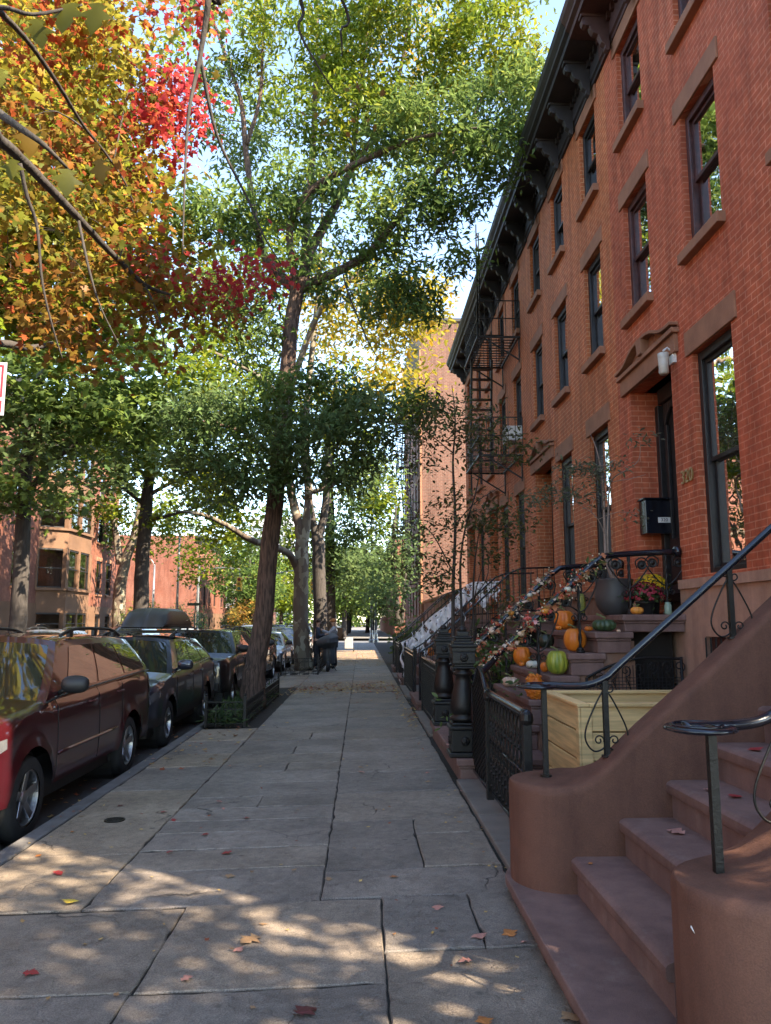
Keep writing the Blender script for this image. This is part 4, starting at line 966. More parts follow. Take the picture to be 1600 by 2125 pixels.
# --- trees farther along our kerb
Yp = 27.0
tree('plane_tree', 'plane tree with mottled peeling bark, second along our kerb behind a low pit fence', tuple(at_z(632,1385,-.05)), [
 lp([(632,1392,Yp),(626,1330,Yp),(624,1250,Yp),(626,1180,Yp),(626,1120,Yp)], [.36,.27,.26,.25,.22]),
 lp([(626,1130,Yp),(618,1080,Yp),(604,1020,Yp),(598,960,Yp),(596,880,26.8),(606,800,26.5),(640,700,26),(668,640,25.5),(720,590,25),(770,540,25)], [.17,.16,.15,.14,.13,.12,.11,.10,.07,.02]),
 lp([(630,1130,Yp),(640,1040,Yp),(636,960,Yp),(634,880,27.2),(640,800,27.5),(660,600,28),(670,400,28)], [.17,.15,.14,.13,.12,.09,.03]),
 lp([(634,1035,Yp),(645,1022,26.7),(680,1012,26.4),(705,998,26),(715,990,26)], [.10,.09,.07,.05,.03]),
 lp([(616,1180,Yp),(600,1150,26.5),(570,1135,25),(520,1120,23),(470,1090,21.5),(420,1068,20),(360,1060,19)], [.13,.12,.11,.09,.07,.05,.02]),
 lp([(597,880,Yp),(560,800,26),(500,760,25),(440,730,24.5),(400,720,24)], [.12,.09,.08,.05,.02]),
 ], [pp(760,640,26,120,90,2,60,G_YEL), pp(860,640,25.5,50,70,1.5,34,G_YEL), pp(700,480,28,200,150,3,80,G_LIT), pp(520,650,27,120,90,2.5,48,G_LIT), pp(480,500,28,110,110,3,50,G_LIT), pp(740,790,25,80,60,1.5,26,G_YEL),
     pp(430,780,23,70,50,1.5,22), pp(900,300,27,90,120,3,34,G_LIT), pp(430,660,28,110,80,3,60,G_LIT), pp(480,780,29,110,60,3,40,G_LIT), pp(560,520,29,110,80,3,40,G_LIT), pp(400,560,28,60,90,2,24,G_YEL), pp(620,260,29,120,120,3,36,G_LIT), pp(470,120,28,160,150,3,46,G_LIT), pp(800,120,27,200,140,3,60,G_YEL)], 'oval', .24, 34, .42, G_LIT, LEAF, PLANE, 31, 'trees along the kerb', dense=.8)
tree('street_tree', 'dark grey forked street tree just beyond the mottled plane tree', tuple(at_z(664,1352,-.05)), [
 lp([(665,1352,35),(664,1250,35),(660,1130,35),(658,1110,35)], [.34,.30,.29,.24]), lp([(656,1115,35),(645,1060,35),(638,1010,35),(630,900,35),(620,800,35)], [.19,.17,.15,.10,.03]),
 lp([(662,1115,35),(672,1070,35),(678,1010,35),(682,900,35),(700,760,35)], [.19,.18,.16,.12,.03])],
 [pp(740,850,35,110,110,3,50,G_LIT), pp(600,800,36,130,120,3,50), pp(840,760,34,60,110,2.5,36,G_YEL), pp(700,650,36,150,90,3,40,G_YEL), pp(760,980,33,60,50,2,22,G_DARK), pp(520,950,36,90,70,3,26,G_DARK), pp(900,620,33,38,60,1.5,20,G_YEL)], 'oval', .27, 30, .5, G_LIT, LEAF, BARK_D, 32, 'trees along the kerb', dense=.8)
tree('street_tree', 'straight dark trunk to the right of the two men, beyond the forked tree', tuple(at_z(686,1332,-.05)), [
 lp([(686,1335,46),(686,1230,46),(685,1100,46),(684,1000,46),(690,880,46),(700,780,46)], [.30,.27,.27,.26,.20,.05]), lp([(685,1010,46),(720,960,45),(760,900,44)], [.12,.08,.02])],
 [pp(750,1080,44,70,60,2.5,44,G_DARK), pp(770,1180,42,60,50,2.5,44,G_DARK), pp(720,1150,46,60,60,2.5,44,G_MAIN), pp(650,1130,47,60,80,2.5,40,G_LIT), pp(770,1010,43,50,60,2.5,34,G_MAIN), pp(600,1080,47,50,60,2.5,26,G_MAIN), pp(740,1000,45,80,50,3,30,G_LIT), pp(700,900,46,130,80,4,44,G_LIT), pp(800,1040,42,30,60,1.5,18,G_LIT)], 'oval', .30, 34, .55, G_DARK, LEAF, BARK_D, 33, 'trees along the kerb')
tree('street_tree', 'leaning twin stemmed tree against the far end of the right hand buildings', (1.7, 31, 0), [
 lp([(826,1300,33),(822,1240,33),(815,1160,33),(822,1050,33)], [.16,.13,.10,.03]), lp([(833,1300,33),(838,1230,33),(845,1150,33)], [.10,.08,.02])],
 [pp(800,1230,32,50,40,2,30,G_DARK), pp(790,1160,33,50,45,2,26,G_DARK), pp(840,1130,32,25,50,1.2,14,G_DARK)], 'oval', .22, 32, .45, G_DARK, LEAF, BARK_D, 34)
for i, (x, y, hh, lab) in enumerate(((-7.2, 150, 17, 'broad crown over the road far beyond the crossing'), (.9, 118, 13, 'broad low crown over our pavement far beyond the crossing'), (-1.9, 84, 10, 'first tree beyond the crossing on our side of the street'), (-2.0, 97, 11, 'second tree beyond the crossing on our side'), (-1.9, 112, 11, 'third tree beyond the crossing on our side'), (-2.0, 130, 12, 'most distant tree on our side of the street'),
      (-12.2, 84, 11, 'first tree beyond the crossing on the far side of the street'), (-12.2, 100, 12, 'second tree beyond the crossing on the far side'), (-12.2, 118, 12, 'third tree beyond the crossing on the far side'), (2.2, 150, 14, 'tree closing the view at the end of our pavement'), (-7, 210, 22, 'tall crown closing the view down the middle of the road'), (-16, 190, 20, 'large distant crown at the left end of the street'))):
    r_ = hh*.36
    tree('street_tree', lab, (x, y, -.1), [([(x, y, -.1), (x+.1, y, hh*.3), (x, y, hh*.55), (x+.2, y, hh*.9)], [.32, .26, .2, .04]), ([(x, y, hh*.35), (x-1.5, y, hh*.55), (x-2.2, y, hh*.7)], [.15, .1, .03]), ([(x, y, hh*.35), (x+1.6, y, hh*.5), (x+2.4, y, hh*.62)], [.15, .1, .03])],
      [((x, y, hh*.65), (r_, r_, hh*.36), 150), ((x+1, y-1, hh*.42), (r_*.8, r_*.8, hh*.16), 46)], 'oval', .5, 22, .6, [G_LIT, G_DARK, G_MAIN, G_LIT][i % 4] if i < 9 else G_MAIN, LEAF, BARK_D, 40+i, 'distant street trees')

# --- trees across the street
def far_side(u, Yt, lab, seed, cf, limbs, pads, bark=BARK_D):
    b0 = at_y(u, 1290, Yt)
    return tree('street_tree', lab, (b0.x, Yt, -.05), [lp([(u, 1290 + 1.65*1600/Yt, Yt)] + l, r) if j == 0 else lp(l, r) for j, (l, r) in enumerate(limbs)], pads, 'maple', .26, 30, .45, cf, LEAF, bark, seed, 'trees across the street', dense=.75)
far_side(30, 25, 'dark trunked tree across the street at the left edge', 51, G_MAIN,
 [([(40,1250,25),(48,1100,25),(55,960,25),(70,850,25),(90,760,25),(110,640,25)], [.30,.26,.24,.20,.15,.10,.03]), ([(50,1030,25),(110,960,24.5),(190,900,24),(250,880,23.5)], [.12,.08,.05,.01]), ([(50,1060,25),(0,1000,24.5),(-40,960,24)], [.1,.06,.02]), ([(60,940,25),(140,850,24.5),(210,800,24),(260,790,23.5)], [.11,.08,.05,.01])],
 [pp(110,800,24.5,150,70,2.5,110,G_MAIN), pp(250,860,24,110,70,2,66,G_MAIN), pp(60,900,24,90,50,2,40,G_DARK), pp(30,1010,24,50,35,1.5,20,G_MAIN), pp(200,980,24,70,30,1.2,12,G_DARK), pp(120,700,25,150,70,3,60,G_LIT), pp(320,760,24,90,70,2,44,G_MAIN), pp(180,600,26,180,80,3,60,G_LIT), pp(150,880,30,150,70,3,50,G_LIT), pp(60,1000,29,70,70,2.5,26,G_MAIN)])
far_side(290, 38, 'dark trunked tree with level tiers of branches, right of the bay windowed house', 52, G_LIT,
 [([(294,1200,38),(300,1100,38),(308,1000,38),(310,940,38),(318,860,38)], [.42,.36,.33,.28,.2,.05]), ([(303,1080,38),(350,1070,37.5),(420,1050,37)], [.14,.08,.02]), ([(306,1030,38),(360,1000,37.5),(430,985,37)], [.12,.08,.02]), ([(302,1050,38),(250,1010,37.5),(200,1000,37)], [.12,.08,.02]), ([(308,1000,38),(265,950,38),(240,930,38)], [.1,.06,.02]), ([(308,980,38),(370,940,38),(420,900,38)], [.12,.08,.02])],
 [pp(360,920,37,120,70,3,70,G_LIT), pp(260,930,37,70,60,2.5,38,G_MAIN), pp(420,1010,36,80,50,2.5,40,G_LIT), pp(390,860,36,110,60,3,54,G_MAIN), pp(470,1080,37,60,50,2.5,30,G_LIT), pp(330,1080,38,60,20,2,10,G_LIT), pp(180,1010,36,90,70,2.5,44,G_LIT), pp(440,920,36,120,90,3,60,G_LIT), pp(540,860,37,90,80,3,36,G_LIT), pp(200,900,37,90,60,2.5,30,G_LIT)])
far_side(245, 52, 'pale forked tree behind the tiered tree, in front of a sunlit garden', 53, G_LIT,
 [([(248,1230,52),(262,1160,52),(280,1110,52),(290,1040,52)], [.5,.42,.34,.3,.1]), ([(250,1170,52),(240,1110,52),(232,1050,52)], [.3,.22,.08]), ([(262,1150,52),(300,1090,52),(330,1060,52)], [.2,.14,.05])],
 [pp(300,1060,52,90,60,3,54,G_LIT), pp(400,1060,50,90,50,3,50,G_LIT), pp(470,1130,52,60,50,3,30,G_LIT), pp(240,1090,54,40,60,3,24,G_MAIN), pp(480,980,50,80,70,3,34,G_LIT), pp(420,1170,50,50,40,2.5,26,G_LIT), pp(520,1090,50,60,60,3,30,G_LIT), pp(330,1140,53,50,50,2.5,22,G_LIT)], PLANE)
far_side(-640, 11.5, 'tree across the street whose yellow green crown fills the upper left', 54, G_YEL,
 [([(-640,900,11.5),(-600,400,11.5),(-520,100,11.8)], [.3,.24,.2,.12]), ([(-600,420,11.5),(-300,250,12.5),(0,180,14),(200,150,15)], [.14,.11,.08,.02]), ([(-620,560,11.5),(-200,700,13),(0,712,14),(60,722,14.5),(110,712,15)], [.12,.1,.075,.06,.04]), ([(-560,200,11.8),(-100,-50,13),(150,-80,14)], [.12,.08,.02])],
 [pp(90,330,15,190,130,2,70,G_LIT), pp(140,160,15,190,130,2,66,G_YEL), pp(230,480,15.5,160,110,2,46,G_YEL), pp(60,600,15,120,80,1.5,36,G_LIT), pp(60,30,15,220,90,2,44,G_YEL), pp(-60,450,14,100,200,2,40,G_LIT), pp(260,380,16,60,70,1.2,16,G_YEL), pp(200,700,17,140,50,1.5,20,G_LIT), ((-7.6,10,9.4),(3,3,1.5),120), ((-7.2,15.5,9.8),(3,3,1.6),110), ((-7.4,5,9.2),(3,3,1.5),90)])
# --- the red maple overhead (its trunk stands outside the frame to the left)
M_RED = palette([(.42,.035,.03),(.34,.025,.032),(.45,.07,.03),(.26,.035,.022)], [4,3,2,2]); M_ORG = palette([(.34,.10,.018),(.36,.055,.018),(.26,.22,.025),(.17,.16,.022)], [2.2,1.8,3,3])
M_RUST = palette([(.22,.09,.02),(.18,.11,.02),(.28,.06,.02),(.14,.12,.03)], [3,3,2,2]); M_OLV = palette([(.17,.18,.022),(.20,.14,.02),(.12,.14,.025),(.26,.10,.02),(.24,.23,.03)], [3,2,2,1.3,1.2])
mb_ = (-2.75, 1.2, -.06)
tree('maple_tree', 'maple in red and orange autumn leaf hanging into the upper left from outside the frame', mb_, [
 ([mb_, (-2.75,1.2,2.5), (-2.8,1.3,4.2), (-2.9,1.4,6.5)], [.24,.19,.16,.12]),
 ([(-2.8,1.3,3.2), at_y(-120,230,3.6), at_y(0,292,4.4), at_y(72,358,4.8), at_y(162,452,5.3), at_y(233,527,5.8), at_y(301,591,6.2), at_y(354,612,6.4)], [.11,.050,.036,.032,.028,.024,.018,.009]),
 ([(-2.85,1.35,4.6), at_y(-100,-60,3.8), at_y(0,25,4.6), at_y(64,94,5), at_y(124,181,5.4), at_y(170,256,5.8), at_y(226,328,6.2), at_y(264,388,6.4), at_y(286,452,6.6)], [.09,.035,.022,.018,.016,.013,.011,.008,.005]),
 ([at_y(41,339,4.6), at_y(56,407,4.7), at_y(77,471,4.8), at_y(88,587,4.9), at_y(109,678,5), at_y(130,745,5.1)], [.014,.012,.010,.008,.006,.003]),
 ([(-2.9,1.4,6.3), (-1.6,3.0,7.0), at_y(433,-60,4.6), at_y(433,0,4.7), at_y(414,124,4.8), at_y(392,233,4.8), at_y(384,361,4.8), at_y(379,527,4.8)], [.08,.05,.026,.022,.016,.011,.007,.004]),
 ([at_y(416,120,4.8), at_y(450,280,5), at_y(515,415,5.2), at_y(545,485,5.3), at_y(583,548,5.4)], [.014,.011,.008,.006,.004]),
 ([(-1.6,3.0,7.0), at_y(600,-60,5), at_y(620,60,5.2), at_y(665,145,5.3), at_y(695,190,5.4)], [.05,.015,.010,.007,.004]),
 ([(-1.6,3.0,7.0), at_y(690,-40,5), at_y(707,65,5.2), at_y(710,118,5.3)], [.04,.012,.009,.005]),
 ([at_y(710,555,5.5), at_y(720,600,5.6), at_y(760,700,5.8), at_y(785,745,5.9)], [.004,.007,.006,.003]),
 ([at_y(162,452,5.3), at_y(185,560,5.3), at_y(210,640,5.4), at_y(250,720,5.5)], [.012,.009,.006,.003]),
 ([at_y(301,591,6.2), at_y(330,660,6.2), at_y(345,740,6.2)], [.010,.007,.003]),
 ], [pp(345,170,7.2,60,50,.5,26,M_RED), pp(360,235,7,42,60,.5,26,M_RED), pp(280,190,7,70,60,.6,30,M_ORG), pp(200,160,6.6,90,70,.7,32,M_ORG), pp(90,130,6.4,110,90,.8,38,M_ORG), pp(40,230,6.2,70,60,.7,24,M_RUST),
     pp(250,310,6.8,80,60,.6,26,M_OLV), pp(320,300,6.8,50,60,.5,16,M_RED), pp(120,330,6.4,110,60,.7,30,M_RUST), pp(290,390,6.6,50,60,.5,16,M_RUST), pp(130,450,6,120,60,.7,36,M_OLV), pp(40,520,5.8,70,70,.6,24,M_OLV),
     pp(220,540,6.2,110,50,.7,34,M_OLV), pp(120,620,6,110,50,.7,32,M_RUST), pp(300,590,6.4,90,45,.6,28,M_RUST), pp(470,590,7,60,28,.5,22,M_RED), pp(550,570,7.2,26,26,.3,7,M_RED), pp(400,640,6.8,60,30,.5,14,M_RUST), pp(330,540,6.6,40,30,.4,8,M_RED),
     pp(130,700,6,90,30,.6,18,M_RUST), pp(290,690,6.4,70,30,.5,14,M_RUST), pp(400,30,6.8,40,40,.4,12,M_RED), pp(240,30,7,90,40,.6,14,M_OLV), pp(720,210,5.5,16,20,.12,3,M_RUST), pp(150,50,6,130,50,.8,22,M_ORG), pp(440,10,5.0,60,14,.3,6,M_OLV),
     pp(-80,300,5.5,90,260,.8,36,M_OLV), pp(100,-120,5.5,320,90,1,44,M_ORG), ((-3.2,1.0,7.6),(2.6,2.6,1.2),150,M_OLV), ((-4.0,3.4,7.4),(1.6,1.6,1.0),50,M_ORG)], 'maple', .072, 26, .17, M_OLV, LEAF, BARK_D, 61, twig=.004, droop=.55, dense=.58)
# --- small trees by the stoops
G_SM = palette([(.07,.085,.03),(.10,.10,.035),(.05,.07,.03),(.14,.10,.035)], [3,3,2,1])
sx = 1.42
tree('small_tree', 'slender multi stemmed young tree rising behind the 320 newel posts', (sx, 11.9, 0), [
 lp([(942,1400,11.9),(940,1300,11.9),(941,1200,11.9),(945,1080,11.9),(940,960,11.9),(945,880,11.9),(938,800,11.9)], [.034,.03,.026,.022,.017,.012,.005]), lp([(950,1400,11.9),(958,1290,11.9),(955,1180,11.9),(965,1100,11.9),(990,1010,11.9),(1000,930,11.9)], [.028,.022,.018,.014,.010,.005]),
 lp([(941,1190,11.9),(905,1120,11.7),(880,1090,11.6)], [.014,.010,.004]), lp([(944,1090,11.9),(990,1040,11.6),(1060,1000,11.4)], [.012,.008,.003]), lp([(941,1180,11.9),(900,1200,11.6),(850,1215,11.5)], [.010,.008,.003]), lp([(940,940,11.9),(890,900,11.8),(860,880,11.7)], [.012,.008,.003])],
 [pp(900,880,11.8,80,60,.6,34), pp(980,870,11.7,60,50,.6,16), pp(1010,930,11.6,70,50,.5,20), pp(870,940,11.7,60,40,.5,16), pp(960,1060,11.7,110,45,.6,30), pp(860,1120,11.6,55,45,.5,16), pp(1060,1080,11.3,50,35,.4,12), pp(890,1210,11.5,60,28,.4,16), pp(1080,940,11.3,40,25,.3,6), pp(960,1150,11.6,70,30,.5,10), pp(845,1180,11.6,30,30,.3,6)], 'oval', .085, 20, .15, G_SM, LEAFN, BARK_D, 71, twig=.003, droop=.25, sides=7)
tree('small_tree', 'second thin sapling among the steps, reddish stems right of the first', (1.85, 12.6, 0), [
 lp([(985,1330,12.8),(982,1250,12.8),(985,1170,12.8),(995,1100,12.8)], [.022,.018,.014,.006]), lp([(984,1240,12.8),(1010,1200,12.6),(1015,1150,12.6)], [.012,.009,.004]), lp([(972,1380,12.8),(985,1240,12.8),(1000,1180,12.7)], [.014,.010,.004])],
 [pp(1040,1120,12.6,40,50,.4,14), pp(1005,1080,12.6,40,40,.4,9), pp(1030,1230,12.8,45,30,.3,12)], 'oval', .085, 18, .15, G_SM, LEAFN, BARK_D, 72, twig=.003, droop=.25, sides=6)
BARK_L = mat('bark_pale', (.30,.22,.18), .85, var=.3, vs=8, bump=.4, bs=20)
tree('potted_tree', 'spindly potted tree with pale stems growing from the grey cauldron pot', (CX, CY, 2.07), [
 ([(CX,CY,2.05), at_y(1258,1160,CY), at_y(1254,1080,CY), at_y(1250,1000,CY), at_y(1240,940,CY), at_y(1225,900,CY)], [.022,.018,.015,.011,.008,.003]), ([(CX+.04,CY,2.05), at_y(1262,1150,CY), at_y(1262,1070,CY), at_y(1268,1000,CY), at_y(1300,975,8.7), at_y(1325,955,8.6), at_y(1330,915,8.6)], [.018,.014,.012,.009,.006,.004,.002]),
 ([at_y(1256,1110,CY), at_y(1235,1070,8.9), at_y(1190,1040,8.8)], [.008,.005,.002]), ([at_y(1266,1000,CY), at_y(1300,995,8.6), at_y(1340,985,8.5)], [.006,.004,.002])],
 [pp(1200,965,8.9,45,14,.25,9), pp(1240,985,8.9,30,18,.2,8), pp(1160,1020,8.8,50,18,.25,9), pp(1330,905,8.5,12,12,.1,4), pp(1280,960,8.7,22,12,.15,5), pp(1110,1035,8.8,25,12,.15,4), pp(1320,1060,8.5,14,10,.08,3), pp(1215,1030,8.9,25,14,.15,4)], 'lance', .075, 26, .085, palette([(.09,.12,.06),(.12,.14,.08),(.16,.17,.11)]), LEAFN, BARK_L, 73, twig=.002, droop=.0, sides=6)

# ---------------------------------------------------------------- tree pits
def pit(x0, x1, y0, y1, label, h=.42, plants=True):
    t = thing('tree_pit_fence', ((x0+x1)/2, (y0+y1)/2, gz(x0)), label, 'fence', 'low fences round the tree pits')
    z = gz(-2); corners = [(x0,y0),(x1,y0),(x1,y1),(x0,y1)]
    segs = [(corners[0],corners[1]),(corners[1],corners[2]),(corners[2],corners[3])]
    r_ = MB(); br = MB()
    for (a, b_) in segs:
        L = math.dist(a, b_); n = max(3, int(L/.14)); A, B = Vector((*a, z)), Vector((*b_, z))
        for zz in (h-.03, h-.14, .06): r_.bar(A+Vector((0,0,zz)), B+Vector((0,0,zz)), .014)
        d = (B-A).normalized()
        for k in range(n+1):
            p = A.lerp(B, k/n); br.bar(p, p+Vector((0,0,h-.02)), .011)
            if k < n:
                c = A.lerp(B, (k+.5)/n)
                for zz, rr in ((h-.085,.04),(.19,.05)):
                    br.tube([c + d*rr*math.cos(q*math.pi/5) + Vector((0,0,zz+rr*math.sin(q*math.pi/5))) for q in range(11)], .005, 4)
    r_.build('rails', IRON, t); br.build('bars', IRON, t)
    for (x, y) in corners: q = MB(); q.box((x-.022,y-.022,z), (x+.022,y+.022,z+h+.06)); q.lathe((x,y,z+h+.06), [(.01,0),(.028,.02),(.001,.05)], 8); q.build('post', IRON, t)
    q = MB(); n = 16; q.grid([[(x0-.1+(x1-x0+.1)*i/n, y0+(y1-y0)*j/n, z+.01+.03*math.sin(i*1.3)*math.sin(j*.9)) for i in range(n+1)] for j in range(n+1)]); o = q.build('tree_pit_soil', SOIL, smooth=True); tag(o, kind='structure')
    if plants:
        rg = np.random.default_rng(int(y0*7)); n = int((x1-x0)*(y1-y0)*420); pos = np.stack([rg.uniform(x0-.05, x1-.05, n), rg.uniform(y0-.05, y1, n), z + .03 + .15*rg.uniform(0,1,n)**1.5], 1)
        V, F, C = leaves(pos, 'lance', .17, -.5, palette([(.03,.06,.025),(.05,.085,.03),(.08,.12,.04),(.16,.19,.09)], [3,3,2,.6]), rg)
        o = fast_mesh('ground_cover', V, F, LEAFN, cols=C); tag(o, 'strappy green ground cover inside the low pit fence', 'plants', kind='stuff')
pit(-2.45, -1.84, 12.6, 17.6, 'low black fence round the pit of the big street tree')
pit(-2.5, -1.35, 24.6, 29.5, 'low black fence round the plane tree pit beside the two men', h=.55, plants=False)
pit(-2.45, -1.7, 33.5, 37, 'low fence at the third tree pit, mostly behind the men', plants=False)

# ---------------------------------------------------------------- fire escape on the third house
def platform(t, x0, x1, y0, y1, z, name='platform', rail=.85, slats=12, wall=FX):
    m = MB()
    for k in range(slats): y = y0 + (y1-y0)*(k+.5)/slats; m.box((x0, y-.022, z), (x1, y+.022, z+.012))
    for y in (y0, y1): m.bar((x0, y, z-.02), (x1, y, z-.02), .04)
    m.bar((x0, y0, z-.02), (x0, y1, z-.02), .04); m.bar((x1-.05, y0, z-.02), (x1-.05, y1, z-.02), .04)
    for y in (y0+.05, y1-.05): m.bar((x1, y, z-.55), (x0+.15, y, z-.03), .03); m.bar((x1-.02, y, z-.6), (x1-.02, y, z), .03)
    m.build(name, IRON, t)
    m = MB()
    for (a, b_) in (((x0,y0),(x0,y1)), ((x0,y0),(x1,y0)), ((x0,y1),(x1,y1))):
        for zz in (rail, rail*.5): m.bar((*a, z+zz), (*b_, z+zz), .022)
        L = math.dist(a, b_); n = max(2, int(L/.16))
        for k in range(n+1): q = (a[0]+(b_[0]-a[0])*k/n, a[1]+(b_[1]-a[1])*k/n); m.bar((*q, z), (*q, z+rail), .013)
    m.build('guard_rail', IRON, t)
def esc_stair(t, x, y0, y1, z0, z1, w_=.5):
    m = MB()
    for s in (-w_/2, w_/2): m.bar((x+s, y0, z0), (x+s, y1, z1), .05)
    n = int(abs(z1-z0)/.24)
    for k in range(1, n): u = k/n; m.box((x-w_/2, y0+(y1-y0)*u-.09, z0+(z1-z0)*u), (x+w_/2, y0+(y1-y0)*u+.09, z0+(z1-z0)*u+.015))
    for s in (-w_/2, w_/2):
        m.bar((x+s, y0, z0+.75), (x+s, y1, z1+.75), .02)
        for k in range(0, n+1, 3): u = k/n; p = (x+s, y0+(y1-y0)*u, z0+(z1-z0)*u); m.bar(p, (p[0], p[1], p[2]+.75), .015)
    m.build('stair', IRON, t)
t = thing('fire_escape', (3.1, 18, 5.3), 'black iron fire escape with two slatted platforms on the third house of the row', 'fire escape')
platform(t, 2.62, 3.59, 16.75, 18.9, 8.05); platform(t, 2.62, 3.59, 16.75, 18.9, 5.30)
esc_stair(t, 2.95, 18.3, 18.75, 8.03, 5.32); m = MB()
for s in (-.2, .2): m.bar((2.75+s*.3, 17.4+s, 8.1), (2.75+s*.3, 17.4+s, 11.0), .03)
for k in range(10): m.bar((2.69, 17.2, 8.3+k*.28), (2.81, 17.6, 8.3+k*.28), .018)
m.build('roof_ladder', IRON, t)
m = MB(); m.box((2.95, 16.95, 6.92), (3.62, 17.55, 7.3))
# window air conditioner
t = thing('air_conditioner', (3.45, 17.25, 5.68), 'white window air conditioner in the second floor window by the fire escape', 'air conditioner')
m = MB(); m.box((3.28, 16.98, 5.68), (3.72, 17.50, 6.02)); m.build('casing', WHITE, t, bevel=.012)
m = MB()
for k in range(9): m.box((3.268, 17.02, 5.72+k*.033), (3.279, 17.46, 5.735+k*.033))
m.build('louvre', mat('grey_metal', (.3,.3,.3), .5, .6), t)

# ---------------------------------------------------------------- six storey tenement beyond the row
t = thing('apartment_building', (5, 50, 0), 'tall brick apartment block beyond the end of the row, fire escapes on its front', 'building')
m = MB(); TH = 18.6
holes = [(y-.55, y+.55, z, z+1.75) for z in (2.0,5.0,8.0,11.0,14.0) for y in (44.0, 46.4, 49.2, 52.0, 55.0, 57.6)]
ho2 = [h for h in holes]
wall_with_holes(m, 42, 59, 0, 16.9, ho2, x=3.3); m.build('wall', BR_F, t)
m = MB(); m.quad((3.3,42,0),(14,42,0),(14,42,TH),(3.3,42,TH)); m.quad((14,59,0),(3.3,59,0),(3.3,59,TH),(14,59,TH)); m.quad((14,42,0),(14,59,0),(14,59,TH),(14,42,TH)); m.quad((3.3,42,TH-.3),(14,42,TH-.3),(14,59,TH-.3),(3.3,59,TH-.3))
m.quad((3.3,59,16.9),(3.3,42,16.9),(3.3,42,TH),(3.3,59,TH)); m.build('side_wall', BR_T, t)
m = MB(); m.box((3.9, 42.4, 0), (4.0, 58.6, 16.8)); m.build('inner_room', ROOM, t)
for h in holes: sash_window(t, *h, DARKWOOD, x=3.3, curtain=[(0,1,1,.5)] if (h[0]*7) % 3 < 1.4 else None)
m = MB(); m.box((3.2, 41.9, TH), (14.1, 59.1, TH+.18)); m.prism([(3.3,16.9),(2.7,17.6),(2.7,17.8),(3.3,17.85)], 'Y', 42, 59); m.build('cornice', CORN_B, t)
m = MB(); m.box((3.22, 41.95, 0), (3.32, 42.55, 16.9)); m.build('corner_quoin', LINTEL, t)
t = thing('fire_escape', (2.8, 46.5, 3.6), 'nearer stack of fire escape balconies on the tall apartment block', 'fire escape', 'fire escapes of the tall apartment block')
for i, z in enumerate((4.6, 7.6, 10.6, 13.6)):
    platform(t, 2.15, 3.28, 44.2, 48.4, z, slats=10)
    if i: esc_stair(t, 2.7, 44.8 if i % 2 else 47.8, 47.6 if i % 2 else 45.0, z, z-3+.02)
t2 = dup(t, (2.8, 54.0, 3.6), 0, 'farther stack of fire escape balconies on the tall apartment block')
# low brick extension wall between the row and the block
t = thing('brick_garden_wall', (3.6, 34, 0), 'low orange brick wall between the last row house and the apartment block', 'wall')
m = MB(); m.box((3.35, 26.25, -.1), (3.6, 41.9, 2.6)); m.build('wall', BR_F, t); m = MB(); m.box((3.28, 26.25, 2.602), (3.67, 41.9, 2.7)); m.build('coping', LINTEL, t)

